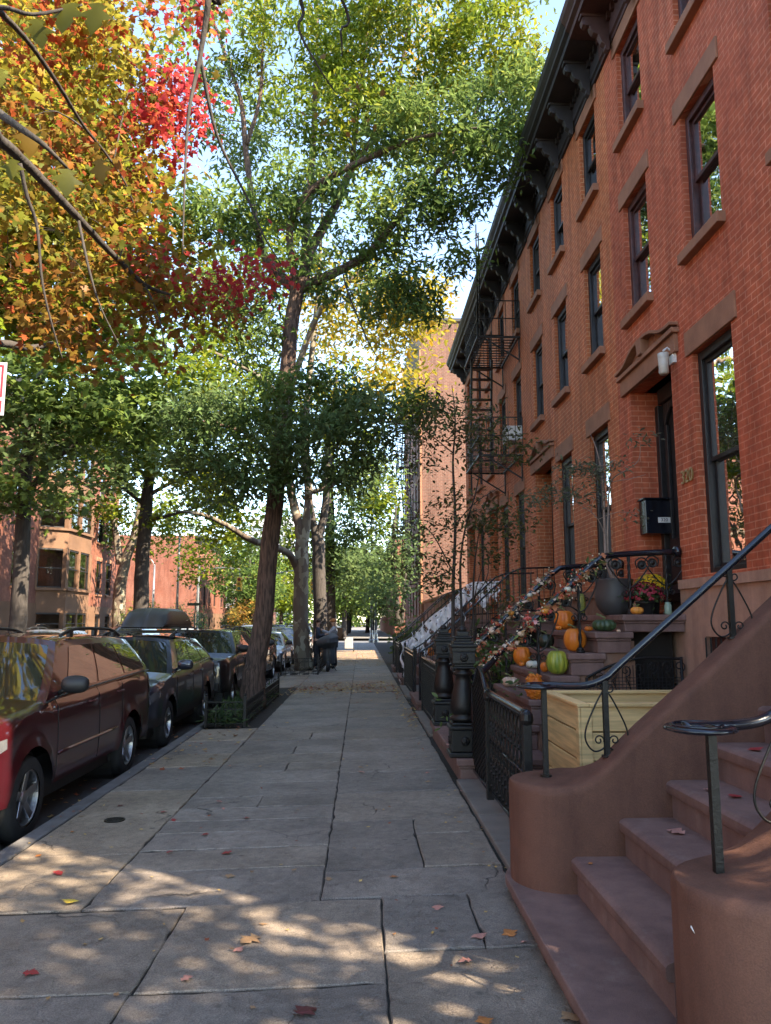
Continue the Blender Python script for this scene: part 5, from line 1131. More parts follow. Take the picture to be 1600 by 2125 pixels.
# ---------------------------------------------------------------- houses across the street
LX = -17.5
def left_house(label, y0, y1, h, brick, cols, floors, base=2.6, bay=None, stone=BEIGE, oriel=False, corn=CORN_B, x=LX, fm=DARKWOOD):
    t = thing('row_house', (x, (y0+y1)/2, 0), label, 'house', 'houses across the street')
    holes = [(c-.5, c+.5, z, z+hh) for c in cols for (z, hh) in floors if not (bay and bay[0]-.3 < c < bay[1]+.3)]
    m = MB(); wall_with_holes(m, y0, y1, base, h, [q for q in holes if q[2] >= base], x=x, depth=-.18); 
    m.build('wall', brick, t)
    lows = [(c-.45, c+.45, .9, 2.1) for c in cols if not (bay and bay[0]-.3 < c < bay[1]+.3)]
    m = MB(); wall_with_holes(m, y0, y1, -.1, base, lows, x=x+.04, depth=-.2); m.quad((x+.04,y0,base),(x,y0,base),(x,y1,base),(x+.04,y1,base)); m.build('stone_base', stone, t)
    m = MB(); X1 = x-11; m.quad((x,y0,-.1),(X1,y0,-.1),(X1,y0,h+.2),(x,y0,h+.2)); m.quad((x,y1,-.1),(X1,y1,-.1),(X1,y1,h+.2),(x,y1,h+.2)); m.quad((X1,y0,-.1),(X1,y1,-.1),(X1,y1,h),(X1,y0,h)); m.quad((X1,y0,h),(x-.3,y0,h),(x-.3,y1,h),(X1,y1,h)); m.build('side_wall', brick, t)
    m = MB(); m.box((x-.8, y0+.1, .1), (x-.7, y1-.1, h-.1)); m.build('inner_room', ROOM, t)
    for q in holes:
        if q[2] >= base: sash_window(t, *q, fm, x=x, sgn=-1, curtain=[(0,1,1,.55)] if (q[0]*5) % 2 < 1 else None)
    for q in lows: sash_window(t, *q, fm, x=x+.04, sgn=-1, lintel=0, sill=False)
    m = MB(); m.prism([(x-.2, h-.6), (x+.08, h-.6), (x+.1, h-.15), (x+.5, h-.05), (x+.55, h+.2), (x-.2, h+.25)][::-1], 'Y', y0, y1); n = int((y1-y0)/.9)
    for k in range(n): m.box((x+.11, y0+(k+.5)*(y1-y0)/n-.07, h-.5), (x+.42, y0+(k+.5)*(y1-y0)/n+.07, h-.1))
    m.build('cornice', corn, t)
    if bay:
        b0, b1, bh, bst = bay; d = 1.25; k = .9
        pl = [(x, b0), (x+d, b0+k), (x+d, b1-k), (x, b1)]
        m = MB()
        zs = [(-.1, .9), (2.1, 3.3), (5.6, 6.6), (8.6, 9.6), (11.4, bh)]
        for (a, b_) in zs:
            if a < bh: m.prism(pl, 'Z', a, min(b_, bh))
        for zz in (3.3, 6.6, 9.6, bh): 
            if zz <= bh: m.prism([(x, b0-.15), (x+d+.14, b0+k-.08), (x+d+.14, b1-k+.08), (x, b1+.15)], 'Z', zz+.002, zz+.14)
        pr = .2
        for (a, b_) in ((.9,2.1),(3.44,5.6),(6.74,8.6),(9.74,11.4)):
            if b_ < bh:
                for (px_, py_) in pl: m.prism([(px_-pr if px_ > x else px_-.02, py_-pr), (px_+.02, py_-pr), (px_+.02, py_+pr), (px_-pr if px_ > x else px_-.02, py_+pr)], 'Z', a, b_)
                m.prism([(x+d-pr, (b0+b1)/2-.12), (x+d+.01, (b0+b1)/2-.12), (x+d+.01, (b0+b1)/2+.12), (x+d-pr, (b0+b1)/2+.12)], 'Z', a, b_)
        bo = m.build('bay', bst, t)
        for (a, b_) in ((.9,2.1),(3.44,5.6),(6.74,8.6),(9.74,11.4)):
            if b_ < bh:
                for (p, q) in zip(pl, pl[1:]):
                    zm = (a+b_)/2; P = lambda s_, zz: (p[0]+(q[0]-p[0])*s_-.07, p[1]+(q[1]-p[1])*s_, zz)
                    g = MB(); g.bar(P(.05,a), P(.05,b_), .07); g.bar(P(.95,a), P(.95,b_), .07); g.bar(P(.05,zm), P(.95,zm), .06); g.bar(P(.05,a+.04), P(.95,a+.04), .07); g.bar(P(.05,b_-.05), P(.95,b_-.05), .09); fo = g.build('window', fm, bo)
                    g = MB(); Q = lambda s_, zz: (p[0]+(q[0]-p[0])*s_-.10, p[1]+(q[1]-p[1])*s_, zz); g.quad(Q(.03,a), Q(.97,a), Q(.97,b_), Q(.03,b_)); g.build('pane', GLASS, fo)
    if oriel:
        yc = (y0+y1)/2; m = MB(); m.prism([(x, yc-1.1), (x+.8, yc-.7), (x+.8, yc+.7), (x, yc+1.1)], 'Z', 3.4, 4.3); m.prism([(x, yc-1.1), (x+.8, yc-.7), (x+.8, yc+.7), (x, yc+1.1)], 'Z', 6.4, 7.0)
        for (a, b_) in ((0,-1.1),(.75,-.68),(.75,0),(.75,.68),(0,1.05)): m.box((x+a-.02, yc+b_-.09, 4.3), (x+a+.1, yc+b_+.09, 6.4))
        o = m.build('oriel', WHITE, t); m = MB(); m.box((x+.05, yc-.75, 4.3), (x+.62, yc+.75, 6.4)); m.build('oriel_glass', CARGLASS, o)
        m = MB(); m.prism([(x, yc-1.3), (x+1.0, yc-.85), (x+1.0, yc+.85), (x, yc+1.3)], 'Z', 7.0, 7.15); m.build('oriel_roof', CORN_A, o)
    return t
FL = [(3.4, 2.2), (6.8, 1.9), (9.8, 1.7)]
BEIGE2 = mat('tan_sandstone', (.17,.088,.050), .85, var=.25, vs=1.2, bump=.2, bs=30)  # the stone's own even tan, shared by the opposite bay and bases
left_house('plain dark brick house at the far left edge behind the first trunk', 28, 38, 12.6, BR_F, [30, 32.3, 34.6, 36.6], FL, stone=BROWN2)
left_house('house with a three sided stone bay and pink painted wall across the street', 38, 50.5, 13.6, BR_P, [39.6, 48.6], FL, bay=(42.2, 47.6, 13.2, BEIGE2), stone=BEIGE2)
left_house('narrow red brick corner house beside the crossing across the street', 50.5, 55.5, 13.0, BR_F, [52, 54], FL, bay=None, stone=BEIGE2)
left_house('brick row house behind the camera side of the opposite terrace', 14, 28, 12.2, BR_P, [15.5, 18, 20.5, 23, 25.5], FL, stone=BROWN2)
left_house('sunlit opposite terrace beside the parked cars', -10, 14, 12.0, BR_F, [-8, -5.5, -3, -.5, 2, 4.5, 7, 9.5, 12], FL, stone=BROWN2)
left_house('red house with arched top windows and blank side wall beyond the crossing', 82, 96, 10.5, BR_F, [84, 87, 90, 93], FL[:2], stone=BEIGE2)
left_house('house with a white oriel window beyond the crossing', 96, 108, 9.8, BR_P, [97.5, 106.5], FL[:2], oriel=True, stone=BEIGE2)
left_house('farther red terrace house on the left beyond the crossing', 108, 124, 10.5, BR_F, [110, 113, 116, 119, 122], FL[:2], bay=None, stone=BEIGE2)
left_house('most distant red house at the left of the street', 124, 160, 11.5, BR_F, [127, 131, 135, 139, 143, 147, 151, 155], FL[:2], stone=BEIGE2)
t = thing('row_house', (3.6, 110, 0), 'distant brick houses on our side beyond the crossing', 'house'); m = MB(); m.box((3.6, 84, -.1), (14, 150, 10.5)); m.build('wall', BR_F, t)
for y in range(86, 148, 3):
    for z in (2.4, 5.4, 8.0): m = MB(); m.box((3.585, y-.5, z), (3.599, y+.5, z+1.8)); m.build('window', CARGLASS, t)
m = MB(); m.box((3.1, 84, 10.5), (14, 150, 10.9)); m.build('cornice', CORN_B, t)
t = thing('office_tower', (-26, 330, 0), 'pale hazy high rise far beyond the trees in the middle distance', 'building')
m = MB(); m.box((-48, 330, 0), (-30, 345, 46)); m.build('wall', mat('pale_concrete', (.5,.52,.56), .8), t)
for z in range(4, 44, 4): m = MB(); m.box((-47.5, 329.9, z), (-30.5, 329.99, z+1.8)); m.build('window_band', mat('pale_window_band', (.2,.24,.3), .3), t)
# garden hedge and shrubs in front of the corner plot
def shrub(label, c, r3, n, cf, seed, kind='oval', size=.16, name='shrub'):
    rg = np.random.default_rng(seed); t = thing(name, (c[0], c[1], 0), label, 'shrub'); m = MB(); P = []
    for k in range(n):
        u = rg.normal(0,1,3); u /= np.linalg.norm(u); p = np.array(c) + u*np.array(r3)*rg.uniform(.4,1); p[2] = max(p[2], .15)
        m.tube([(c[0]+rg.normal(0,.1), c[1]+rg.normal(0,.1), 0), ((c[0]+p[0])/2, (c[1]+p[1])/2, p[2]*.6), tuple(p)], [.03,.018,.006], 4, False)
        P.append(p + rg.normal(0, .22, (30,3)))
    m.build('stem', BARK_D, t); V, F, C = leaves(np.vstack(P), kind, size, .2, cf, rg); fast_mesh('foliage', V, F, LEAF, t, C); return t
shrub('sunlit yellow green bush in the corner garden behind the cargo box', (-14.4, 52, 1.6), (1.6, 2.5, 1.6), 90, G_LIT, 81)
shrub('green bush between the two lamp posts across the street', (-12.9, 57.5, 1.5), (1.6, 1.8, 1.5), 70, G_MAIN, 82)
shrub('orange brown autumn bush beyond the crossing on the left', (-11.5, 82, 2.2), (2.6, 3, 2.2), 110, palette([(.35,.15,.03),(.28,.18,.04),(.2,.18,.04)]), 83, size=.3)
shrub('dark bush under the white oriel window', (-14.5, 90, 1.5), (1.6, 3, 1.5), 60, G_DARK, 84, size=.3)
shrub('round clipped shrub in a box at the far end of the fences', (1.7, 29.5, 1.0), (.5, .7, .5), 40, G_MAIN, 85)
shrub('leafy vine on the railing between the 320 stoop and the next', (2.3, 13.0, 1.0), (.6, .4, .6), 20, G_MAIN, 86, size=.12)
shrub('low dark plants in the areaway behind the gate', (1.55, 9.2, .45), (.25, .5, .3), 12, G_DARK, 87, size=.09)

# ---------------------------------------------------------------- cars
def paint(name, c, metal=.35): 
    m, nt, p = new_mat(name); v = coord(nt); n = noise(nt, v, 5, 3)
    nt.links.new(ramp(nt, n, [(.3, tuple(x*.88 for x in c)), (.7, c)]), p.inputs['Base Color']); p.inputs['Metallic'].default_value = metal; p.inputs['Roughness'].default_value = .34
    p.inputs['Coat Weight'].default_value = 1; p.inputs['Coat Roughness'].default_value = .03
    nt.links.new(ramp(nt, noise(nt, v, 3, 5), [(.35, (.015,)*3), (.8, (.09,)*3)]), p.inputs['Coat Roughness'])
    MATS[name] = m; return m
LENS = plain('lamp_lens', (.22,.23,.25), .08, .5); LENSR = plain('tail_lens', (.35,.02,.02), .1); SEAT = plain('seat_cloth', (.16,.12,.09), .9)
PLATE = plain('plate_yellow', (.6,.42,.1), .5)
def interp(pts, s):
    if s <= pts[0][0]: return pts[0][1]
    for a, b_ in zip(pts, pts[1:]):
        if s <= b_[0]:
            t = (s-a[0])/(b_[0]-a[0]) if b_[0] > a[0] else 0; return a[1] + (b_[1]-a[1])*t
    return pts[-1][1]
def car(name, label, loc, rz, S, body_m, trim=BLACKP, group='cars parked along the kerb', cat='car'):
    """S: L, W, wheel radius wr, axles (s0,s1), top line, sill, cabin base/top stations, roof. s runs from the nose (0) to the tail (L)."""
    t = thing(name, loc, label, cat, group, rz=rz); local(t)
    L, W, wr, ax = S['L'], S['W'], S['wr'], S['ax']; y_of = lambda s: s - ax[0]
    hw0 = W/2; sill = S.get('sill', .30); Ra = wr + .07
    def hw(s):      # plan taper at both ends
        e = .42; f = 1.0
        if s < e: f = .80 + .20*math.sqrt(max(0, 1-((e-s)/e)**2.2))
        if s > L-e: f = .86 + .14*math.sqrt(max(0, 1-((s-L+e)/e)**2.2))
        return hw0*f
    zt = lambda s: interp(S['top'], s)
    def zb(s):
        b_ = sill
        for a in ax:
            d = abs(s-a)
            if d < Ra: b_ = max(b_, wr + math.sqrt(max(0, Ra*Ra-d*d)))
        if s < .25: b_ = max(b_, .30+.12*(.25-s)/.25)
        if s > L-.3: b_ = max(b_, .32+.1*(s-L+.3)/.3)
        return min(b_, zt(s)-.06)
    def side(s, u):
        z = zb(s) + (zt(s)-zb(s))*u; w_ = hw(s); q = (z-.62)/.5
        x = w_*(1 - .035*q*q) - .045*max(0, (u-.86)/.14)**2 - .018*math.exp(-((z-.78)/.05)**2)*0
        if z < .45: x -= .03*(.45-z)/.15
        flare = 0
        for a in ax:
            d = math.hypot(s-a, z-wr)
            if d < Ra+.10: flare = max(flare, (1-(d-Ra)/.10)*.022)
        return x + min(flare, .022), z
    st_ = [0, .015, .05, .1, .17, .25, .35, .42]
    for a in ax: st_ += [a + Ra*math.cos(math.pi*k/12)*(1 if k not in (0,12) else 1.001) for k in range(13)] + [a-Ra-.03, a+Ra+.03, a-Ra-.1, a+Ra+.1]
    st_ += list(np.arange(.5, L-.45, .16)) + [L-.4, L-.3, L-.2, L-.12, L-.06, L-.015, L]
    st_ = sorted(x for x in st_ if 0 <= x <= L); st_ = [x for i, x in enumerate(st_) if i == 0 or x-st_[i-1] > .004]
    NU = 10; b = MB(); P = []
    for s in st_:
        half = [side(s, k/NU) for k in range(NU+1)]; xt, ztp = half[-1]
        crown = S.get('crown', .05)*(1 if .1 < s < L-.1 else .4)
        topr = [(xt*c, ztp + crown*(1-c**2)**.8*(1 if c < 1 else 0)) for c in (.93, .75, .5, .25, 0)]
        ring = [(x, y_of(s), z) for x, z in half] + [(x, y_of(s), z) for x, z in topr]
        full = ring + [(-x, y, z) for (x, y, z) in reversed(ring[:-1])]
        P.append(full)
    b.grid(P); n = len(P[0]); b.f.append(tuple(range(n-1, -1, -1))); b.f.append(tuple((len(P)-1)*n + k for k in range(n)))
    b.build('body', body_m, t, smooth=True, auto=40)
    m = MB(); m.box((-hw0*.86, y_of(.2), .22), (hw0*.86, y_of(L-.25), sill+.25))
    m.build('underbody', BLACKP, t)
    # cabin
    (b0, b1), (t0, t1) = S['cb'], S['ct']; rz_ = S['roof']; wr_ = S.get('rw', .76); 
    def cab(p, a):
        sb = b0 + (b1-b0)*p; s2 = t0 + (t1-t0)*p; s = sb + (s2-sb)*a
        zb_ = zt(sb)-.02; zr = rz_ - .05 - .03*(2*p-1)**2 - S.get('rdrop', .03)*p; z = zb_ + (zr-zb_)*a
        xb = hw(sb)*.955; xr = hw0*wr_*(1-.03*(2*p-1)**2); x = xb + (xr-xb)*(a**1.25)
        return x, y_of(s), z
    NP_, NA = 20, 8; b = MB()
    for sg in (-1, 1): b.grid([[(sg*cab(p/NP_, a/NA)[0], *cab(p/NP_, a/NA)[1:]) for a in range(NA+1)] for p in range(NP_+1)])
    rows = []     # roof
    for k in range(NP_+1):
        x, y, z = cab(k/NP_, 1); 
        rows.append([(x*c, y + (.10*(1-c*c)*(-1 if k == 0 else (1 if k == NP_ else 0))), z + .055*(1-abs(c)**2.4)) for c in (1,.97,.9,.75,.5,.25,0,-.25,-.5,-.75,-.9,-.97,-1)])
    b.grid(rows)
    for p, sg in ((0, -1), (1, 1)):
        R_ = []
        for a in range(NA+1):
            x, y, z = cab(p, a/NA); R_.append([(x*c, y + sg*.10*(1-c*c), z + (.055*(1-abs(c)**2.4))*(a/NA)**3) for c in (1,.75,.5,.25,0,-.25,-.5,-.75,-1)])
        b.grid(R_)
    b.build('cabin', body_m, t, smooth=True, auto=42)
    # side glass
    for sg in (-1, 1):
        for (p0, p1, a0, a1) in S['win']:
            g = MB(); NQ = 6
            g.grid([[(lambda q: (sg*(q[0]+.006), q[1], q[2]))(cab(p0+(p1-p0)*i/NQ, a0+(a1-a0)*j/4)) for j in range(5)] for i in range(NQ+1)])
            g.build('side_window', SGLASS, t, smooth=True)
        m = MB()   # bright waist strip
        m.tube([(sg*(cab(p/10, .035)[0]+.008), cab(p/10, .035)[1], cab(p/10, .035)[2]) for p in range(0, 11)], .010, 4); m.build('waist_trim', S.get('waist', BLACKP), t)
    for p, sgn, nm in ((0, -1, 'windscreen'), (1, 1, 'rear_window')):
        g = MB(); R_ = []
        for a in range(8):
            aa = .06 + .86*a/7; x, y, z = cab(p, aa)
            R_.append([(x*c, y + sgn*(.10*(1-c*c)+.008), z + .055*(1-abs(c)**2.4)*aa**3) for c in np.linspace(.91, -.91, 11)])
        g.grid(R_); g.build(nm, WGLASS, t, smooth=True)
    # doors: shut lines, handles
    m = MB()
    for s in S['doors']:
        for sg in (-1, 1): m.tube([(sg*(side(s, u)[0]+.0015), y_of(s)+.04*(u-.5), side(s, u)[1]) for u in np.linspace(.06, .99, 9)], .0045, 4, False)
    m.build('shut_line', RUBBER, t)
    for s in S['handles']:
        for sg in (-1, 1): 
            x, z = side(s, .82); m = MB(); m.tube([(sg*(x-.005), y_of(s), z), (sg*(x+.028), y_of(s)+.02, z), (sg*(x+.028), y_of(s)+.15, z+.004), (sg*(x-.005), y_of(s)+.17, z)], .011, 6); m.build('door_handle', S.get('hm', body_m), t, smooth=True)
    # lower cladding
    if S.get('clad'):
        for sg in (-1, 1):
            m = MB(); sts = [s for s in st_ if .02 < s < L-.02]
            m.grid([[(sg*(side(s, u)[0]+.008), y_of(s), side(s, u)[1]) for u in np.linspace(0, min(1, max(0.02, (S['clad']-zb(s))/(zt(s)-zb(s)))), 4)] for s in sts]); m.build('cladding', trim, t, smooth=True)
    if S.get('strip'):
        for sg in (-1, 1):
            s0_, s1_ = ax[0]+Ra+.12, ax[1]-Ra-.12; m = MB(); m.tube([(sg*(hw(s)*.998+.004), y_of(s), S['strip']) for s in np.linspace(s0_, s1_, 8)], .018, 6); m.build('side_moulding', body_m, t, smooth=True)
    # wheels
    for i, a in enumerate(ax):
        for sg in (-1, 1):
            xw = sg*(hw0-.13); c = (xw, y_of(a), wr)
            tw = MB(); wd = .115
            tw.lathe(c, [(wr*.66,-wd),(wr*.9,-wd),(wr*.97,-wd*.8),(wr,-wd*.45),(wr,wd*.45),(wr*.97,wd*.8),(wr*.9,wd),(wr*.66,wd)], 40, axis='X', caps=False); wh = tw.build('wheel', RUBBER, t, smooth=True, auto=50)
            rm = MB(); f = sg
            rm.lathe(c, [(wr*.67,-wd*.9*f),(wr*.67,wd*.92*f),(wr*.62,wd*.92*f),(wr*.60,wd*.55*f),(wr*.58,-.02*f)], 36, axis='X', caps=False)
            ns = S.get('spokes', 5)
            for k in range(ns):
                an = 2*math.pi*k/ns + .3
                for dd in ((-.10, .10) if S.get('split') else (0,)):
                    ca, sa = math.cos(an+dd), math.sin(an+dd); wv = wr*(.085 if S.get('split') else .13)
                    p0 = Vector((c[0]+f*wd*.62, c[1]+ca*wr*.10, c[2]+sa*wr*.10)); p1 = Vector((c[0]+f*wd*.84, c[1]+ca*wr*.62, c[2]+sa*wr*.62)); tg = Vector((0, -sa, ca))
                    q = [p0-tg*wv*.8, p0+tg*wv*.8, p1+tg*wv*.75, p1-tg*wv*.75]; dv = Vector((-f*.03, 0, 0)); vs = [tuple(v_) for v_ in q] + [tuple(v_+dv) for v_ in q]
                    rm.add(vs, [(0,1,2,3),(7,6,5,4),(0,4,5,1),(1,5,6,2),(2,6,7,3),(3,7,4,0)])
            rm.lathe(c, [(.001, f*wd*.78),(wr*.14, f*wd*.76),(wr*.19, f*wd*.6),(wr*.19,0)], 16, axis='X', caps=False)
            for k in range(5): an = 2*math.pi*k/5; rm.lathe((c[0]+f*wd*.7, c[1]+math.cos(an)*wr*.12, c[2]+math.sin(an)*wr*.12), [(.001,.008*f),(.011,.006*f),(.011,-.01*f)], 6, axis='X')
            rm.build('rim', ALLOY, wh, bevel=.004)
            rm = MB(); rm.lathe((c[0]-f*.02, c[1], c[2]), [(.001,0),(wr*.58,0)], 24, axis='X', caps=False); rm.build('brake_disc', BLACKP, wh)
            m = MB(); m.lathe((sg*(hw0-.30), y_of(a), wr), [(.001,-.16*sg),(Ra-.02,-.16*sg),(Ra-.012,.20*sg)], 24, axis='X', caps=False); m.build('wheel_arch', BLACKP, t)
    # mirrors
    for sg in (-1, 1):
        x, y, z = cab(.07, .10); m = MB(); mc = Vector((sg*(x+.15), y+.02, z+.07))
        P = [];
        for k in range(9):
            a = math.pi*k/8; r_ = math.sin(a)**.6 if 0 < k < 8 else .02
            P.append([(mc.x + .125*math.cos(a)*-sg, mc.y + .065*r_*math.cos(q), mc.z + .085*r_*math.sin(q)) for q in np.linspace(0, 2*math.pi, 15)])
        m.grid(P); m.tube([(sg*x, y+.03, z-.01), (mc.x-sg*.06, mc.y, mc.z-.03)], .022, 6); o = m.build('wing_mirror', S.get('mir', BLACKP), t, smooth=True)
        m = MB(); m.box((mc.x-.09, mc.y+.058, mc.z-.055), (mc.x+.09, mc.y+.066, mc.z+.055)); m.build('mirror_glass', CHROME, o, bevel=.003)
    # roof rails
    if S.get('rails'):
        for sg in (-1, 1):
            pts = [cab(p, 1) for p in np.linspace(.10, .95, 9)]; hgt = [0,.045,.06,.06,.06,.06,.06,.045,0]
            m = MB(); m.tube(smooth_path([(sg*(q[0]-.05), q[1], q[2]+.045+h_) for q, h_ in zip(pts, hgt)], 4), .019, 8)
            for i in (1, 4, 7): q = pts[i]; m.box((sg*(q[0]-.05)-.018, q[1]-.05, q[2]+.02), (sg*(q[0]-.05)+.018, q[1]+.05, q[2]+.045+hgt[i]))
            m.build('roof_rail', BLACKP, t, smooth=False, bevel=.004)
    # nose
    wn = hw(0); zn = zt(0)
    if S['nose'] == 'round':
        m = MB(); m.box((-wn*.62, y_of(0)-.03, zn-.30), (wn*.62, y_of(0)+.05, zn-.06)); m.build('grille', BLACKP, t, bevel=.01)
        m = MB()
        for k in range(7): xk = -wn*.5 + k*wn*.167; m.box((xk-.035, y_of(0)-.036, zn-.28), (xk+.035, y_of(0)-.031, zn-.08))
        m.build('grille_slots', RUBBER, t)
        for sg in (-1, 1):
            c = (sg*wn*.80, y_of(0)-.012, zn-.17); m = MB(); m.lathe(c, [(.105,.05),(.112,-.01),(.10,-.025),(.094,-.015),(.08,-.028),(.04,-.038),(.001,-.04)], 24, axis='Y'); m.build('headlight', LENS, t, smooth=True)
        m = MB(); m.box((-wn*1.02, y_of(0)-.10, .42), (wn*1.02, y_of(0)+.05, .60)); m.build('bumper', BLACKP, t, bevel=.03, seg=3)
    else:
        m = MB(); m.box((-wn*.60, y_of(0)-.012, zn-.30), (wn*.60, y_of(0)+.05, zn-.08)); o = m.build('grille', BLACKP, t, bevel=.02)
        m = MB()
        for k in range(4): m.box((-wn*.58, y_of(0)-.02, zn-.28+k*.05), (wn*.58, y_of(0)-.013, zn-.265+k*.05))
        m.build('grille_bar', CHROME, o)
        m = MB(); m.box((-wn*.75, y_of(0)-.01, .34), (wn*.75, y_of(0)+.05, .46)); m.build('air_intake', RUBBER, t, bevel=.02)
        for sg in (-1, 1):
            m = MB(); R_ = []
            for i in range(7):
                s = .0 + .42*(i/6)**1.2; hi = zt(s)-.045-.01*i; lo = hi - (.15 - .012*i)
                R_.append([(sg*(side(s, (z-zb(s))/(zt(s)-zb(s)))[0]+.006), y_of(s)-.004, z) for z in np.linspace(lo, hi, 4)])
            R_.insert(0, [(sg*wn*.62, y_of(0)-.014, p_[2]) for p_ in R_[0]]); m.grid(R_); o = m.build('headlight', LENS if S.get('lens', 1) else BLACKP, t, smooth=True, auto=50)
    m = MB(); m.box((-.16, y_of(0)-(.045 if S['nose'] != 'round' else .112), .50), (.16, y_of(0)-(.035 if S['nose'] != 'round' else .10), .62)); m.build('number_plate', PLATE, t)
    # tail lamps wrap round the rear corner
    for sg in (-1, 1):
        m = MB(); R_ = []
        for i in range(5):
            s = L - .28*(1-i/4); zc = zt(s)-.18; R_.append([(sg*(side(s, (z-zb(s))/(zt(s)-zb(s)))[0]+.007), y_of(s)+.002, z) for z in np.linspace(zc-.12, zc+.13, 4)])
        m.grid(R_); m.build('tail_light', LENSR if not S.get('tl') else LENS, t, smooth=True)
    # seats seen through the glass
    return t
def dark_glass(name, base, rough=.04):
    m, nt, p = new_mat(name); v = coord(nt); p.inputs['Base Color'].default_value = (*base, 1); p.inputs['Roughness'].default_value = rough; p.inputs['Specular IOR Level'].default_value = .75
    p.inputs['Coat Weight'].default_value = 1; p.inputs['Coat Roughness'].default_value = .01
    MATS[name] = m; return m
WGLASS = dark_glass('windscreen_glass', (.018,.022,.022)); SGLASS = dark_glass('tinted_side_glass', (.022,.016,.012))
LNZ = -.24
SUV = dict(L=4.66, W=1.83, wr=.345, ax=(.90, 3.62), sill=.36, top=[(0,.80),(.03,.88),(.15,.96),(.6,1.03),(1.25,1.10),(1.4,1.125),(2.6,1.15),(4.3,1.19),(4.55,1.18),(4.62,1.10),(4.66,.95)],
    cb=(1.18, 4.52), ct=(1.98, 4.22), roof=1.69, rw=.70, win=[(.13,.385,.10,.88),(.405,.665,.10,.88),(.685,.93,.12,.85)], doors=(1.42, 2.52, 3.30), handles=(2.22, 3.12), rails=True, strip=.62, nose='std', spokes=5, waist=BLACKP, hm=plain('maroon_handle', (.10,.02,.02), .3), tl=True)
# the front axle of each car stands at the object's own origin
car('parked_suv', 'dark red parked SUV with roof rails, nearest the camera on the left', (-3.77, 6.95, LNZ), 0, SUV, paint('paint_maroon', (.065,.005,.009))).scale = (1.04, 1.05, 1.02)
WAG = dict(L=4.82, W=1.84, wr=.345, ax=(.95, 3.69), sill=.36, top=[(0,.74),(.03,.84),(.15,.92),(.6,.99),(1.2,1.045),(1.4,1.07),(2.6,1.10),(4.2,1.17),(4.6,1.12),(4.75,1.02),(4.82,.9)],
    cb=(1.15, 4.62), ct=(2.02, 4.10), roof=1.62, rw=.69, win=[(.12,.39,.10,.90),(.41,.66,.10,.90),(.68,.90,.12,.82)], doors=(1.42, 2.58, 3.36), handles=(2.28, 3.18), rails=True, clad=.50, nose='std', spokes=5, split=True, waist=CHROME, mir=paint('paint_graphite_mirror', (.03,.035,.05)))
GRAPH = paint('paint_graphite', (.026,.034,.056))
car('parked_wagon', 'dark grey parked wagon with a black cargo box on its roof', (-3.80, 12.0, LNZ), 0, WAG, GRAPH)
BOXY = dict(L=4.40, W=1.76, wr=.345, ax=(.80, 3.44), sill=.40, top=[(0,.98),(.04,1.05),(.3,1.09),(1.2,1.14),(1.35,1.15),(4.2,1.18),(4.36,1.16),(4.40,1.0)], crown=.03,
    cb=(1.22, 4.36), ct=(1.68, 4.25), roof=1.68, rw=.78, win=[(.07,.34,.08,.86),(.37,.66,.08,.86),(.69,.94,.10,.84)], doors=(1.40, 2.45, 3.25), handles=(2.15, 3.02), rails=True, clad=.55, nose='round', spokes=5)
BLK = paint('paint_black', (.010,.010,.012), .2)
car('parked_suv', 'boxy black parked SUV with round headlights, third car in the kerb line', (-3.62, 17.0, LNZ), 0, BOXY, BLK)
car('parked_suv', 'black parked SUV mostly hidden behind the big street tree trunk', (-3.72, 22.7, LNZ), 0, SUV, BLK)
SED = dict(L=4.3, W=1.74, wr=.31, ax=(.85, 3.45), sill=.28, top=[(0,.66),(.04,.76),(.2,.83),(1.0,.93),(1.2,.96),(3.6,1.02),(4.0,1.0),(4.25,.92),(4.3,.8)],
    cb=(1.0, 3.95), ct=(1.85, 3.25), roof=1.48, rw=.66, win=[(.13,.45,.10,.90),(.48,.82,.10,.88)], doors=(1.25, 2.35, 3.2), handles=(2.1, 3.0), nose='std', spokes=5)
SILV = paint('paint_silver', (.42,.44,.48), .6)
car('parked_hatchback', 'silver parked hatchback between the two nearest kerb trees', (-3.72, 29.5, LNZ), 0, SED, SILV)
car('parked_suv', 'dark parked car just past the silver hatchback', (-3.75, 34.8, LNZ), 0, WAG, GRAPH)
car('parked_sedan', 'pale parked sedan beyond the plane tree', (-3.72, 40.3, LNZ), 0, SED, SILV)
car('parked_suv', 'white parked SUV near the crossing behind the second and third trunks', (-3.75, 45.8, LNZ), 0, SUV, paint('paint_white', (.6,.6,.6), .0))
car('waiting_car', 'blue grey SUV in the roadway left of the big trunk', (-6.2, 43.5, LNZ), 0, SUV, paint('paint_blue_grey', (.16,.20,.26)), group='cars in the roadway')
car('waiting_car', 'maroon SUV in the roadway just right of the big trunk', (-5.6, 50.0, LNZ), 0, SUV, paint('paint_wine', (.10,.03,.035)), group='cars in the roadway')
car('waiting_car', 'white car in the roadway farthest away behind the maroon one', (-5.2, 57.0, LNZ), 0, WAG, paint('paint_pearl', (.55,.56,.58), .1), group='cars in the roadway')
car('parked_suv', 'grey parked car with silver roof rails across the street at the far left', (-10.2, 24.2, LNZ), 0, WAG, paint('paint_mid_grey', (.12,.13,.15)), group='cars parked across the street')
car('parked_suv', 'brown parked car across the street behind the cargo box', (-10.3, 33.6, LNZ), 0, SUV, paint('paint_brown', (.12,.06,.05)), group='cars parked across the street')
car('parked_sedan', 'silver blue parked car across the street right of the cargo box', (-10.3, 45, LNZ), 0, SED, paint('paint_silver_blue', (.30,.36,.42)), group='cars parked across the street')
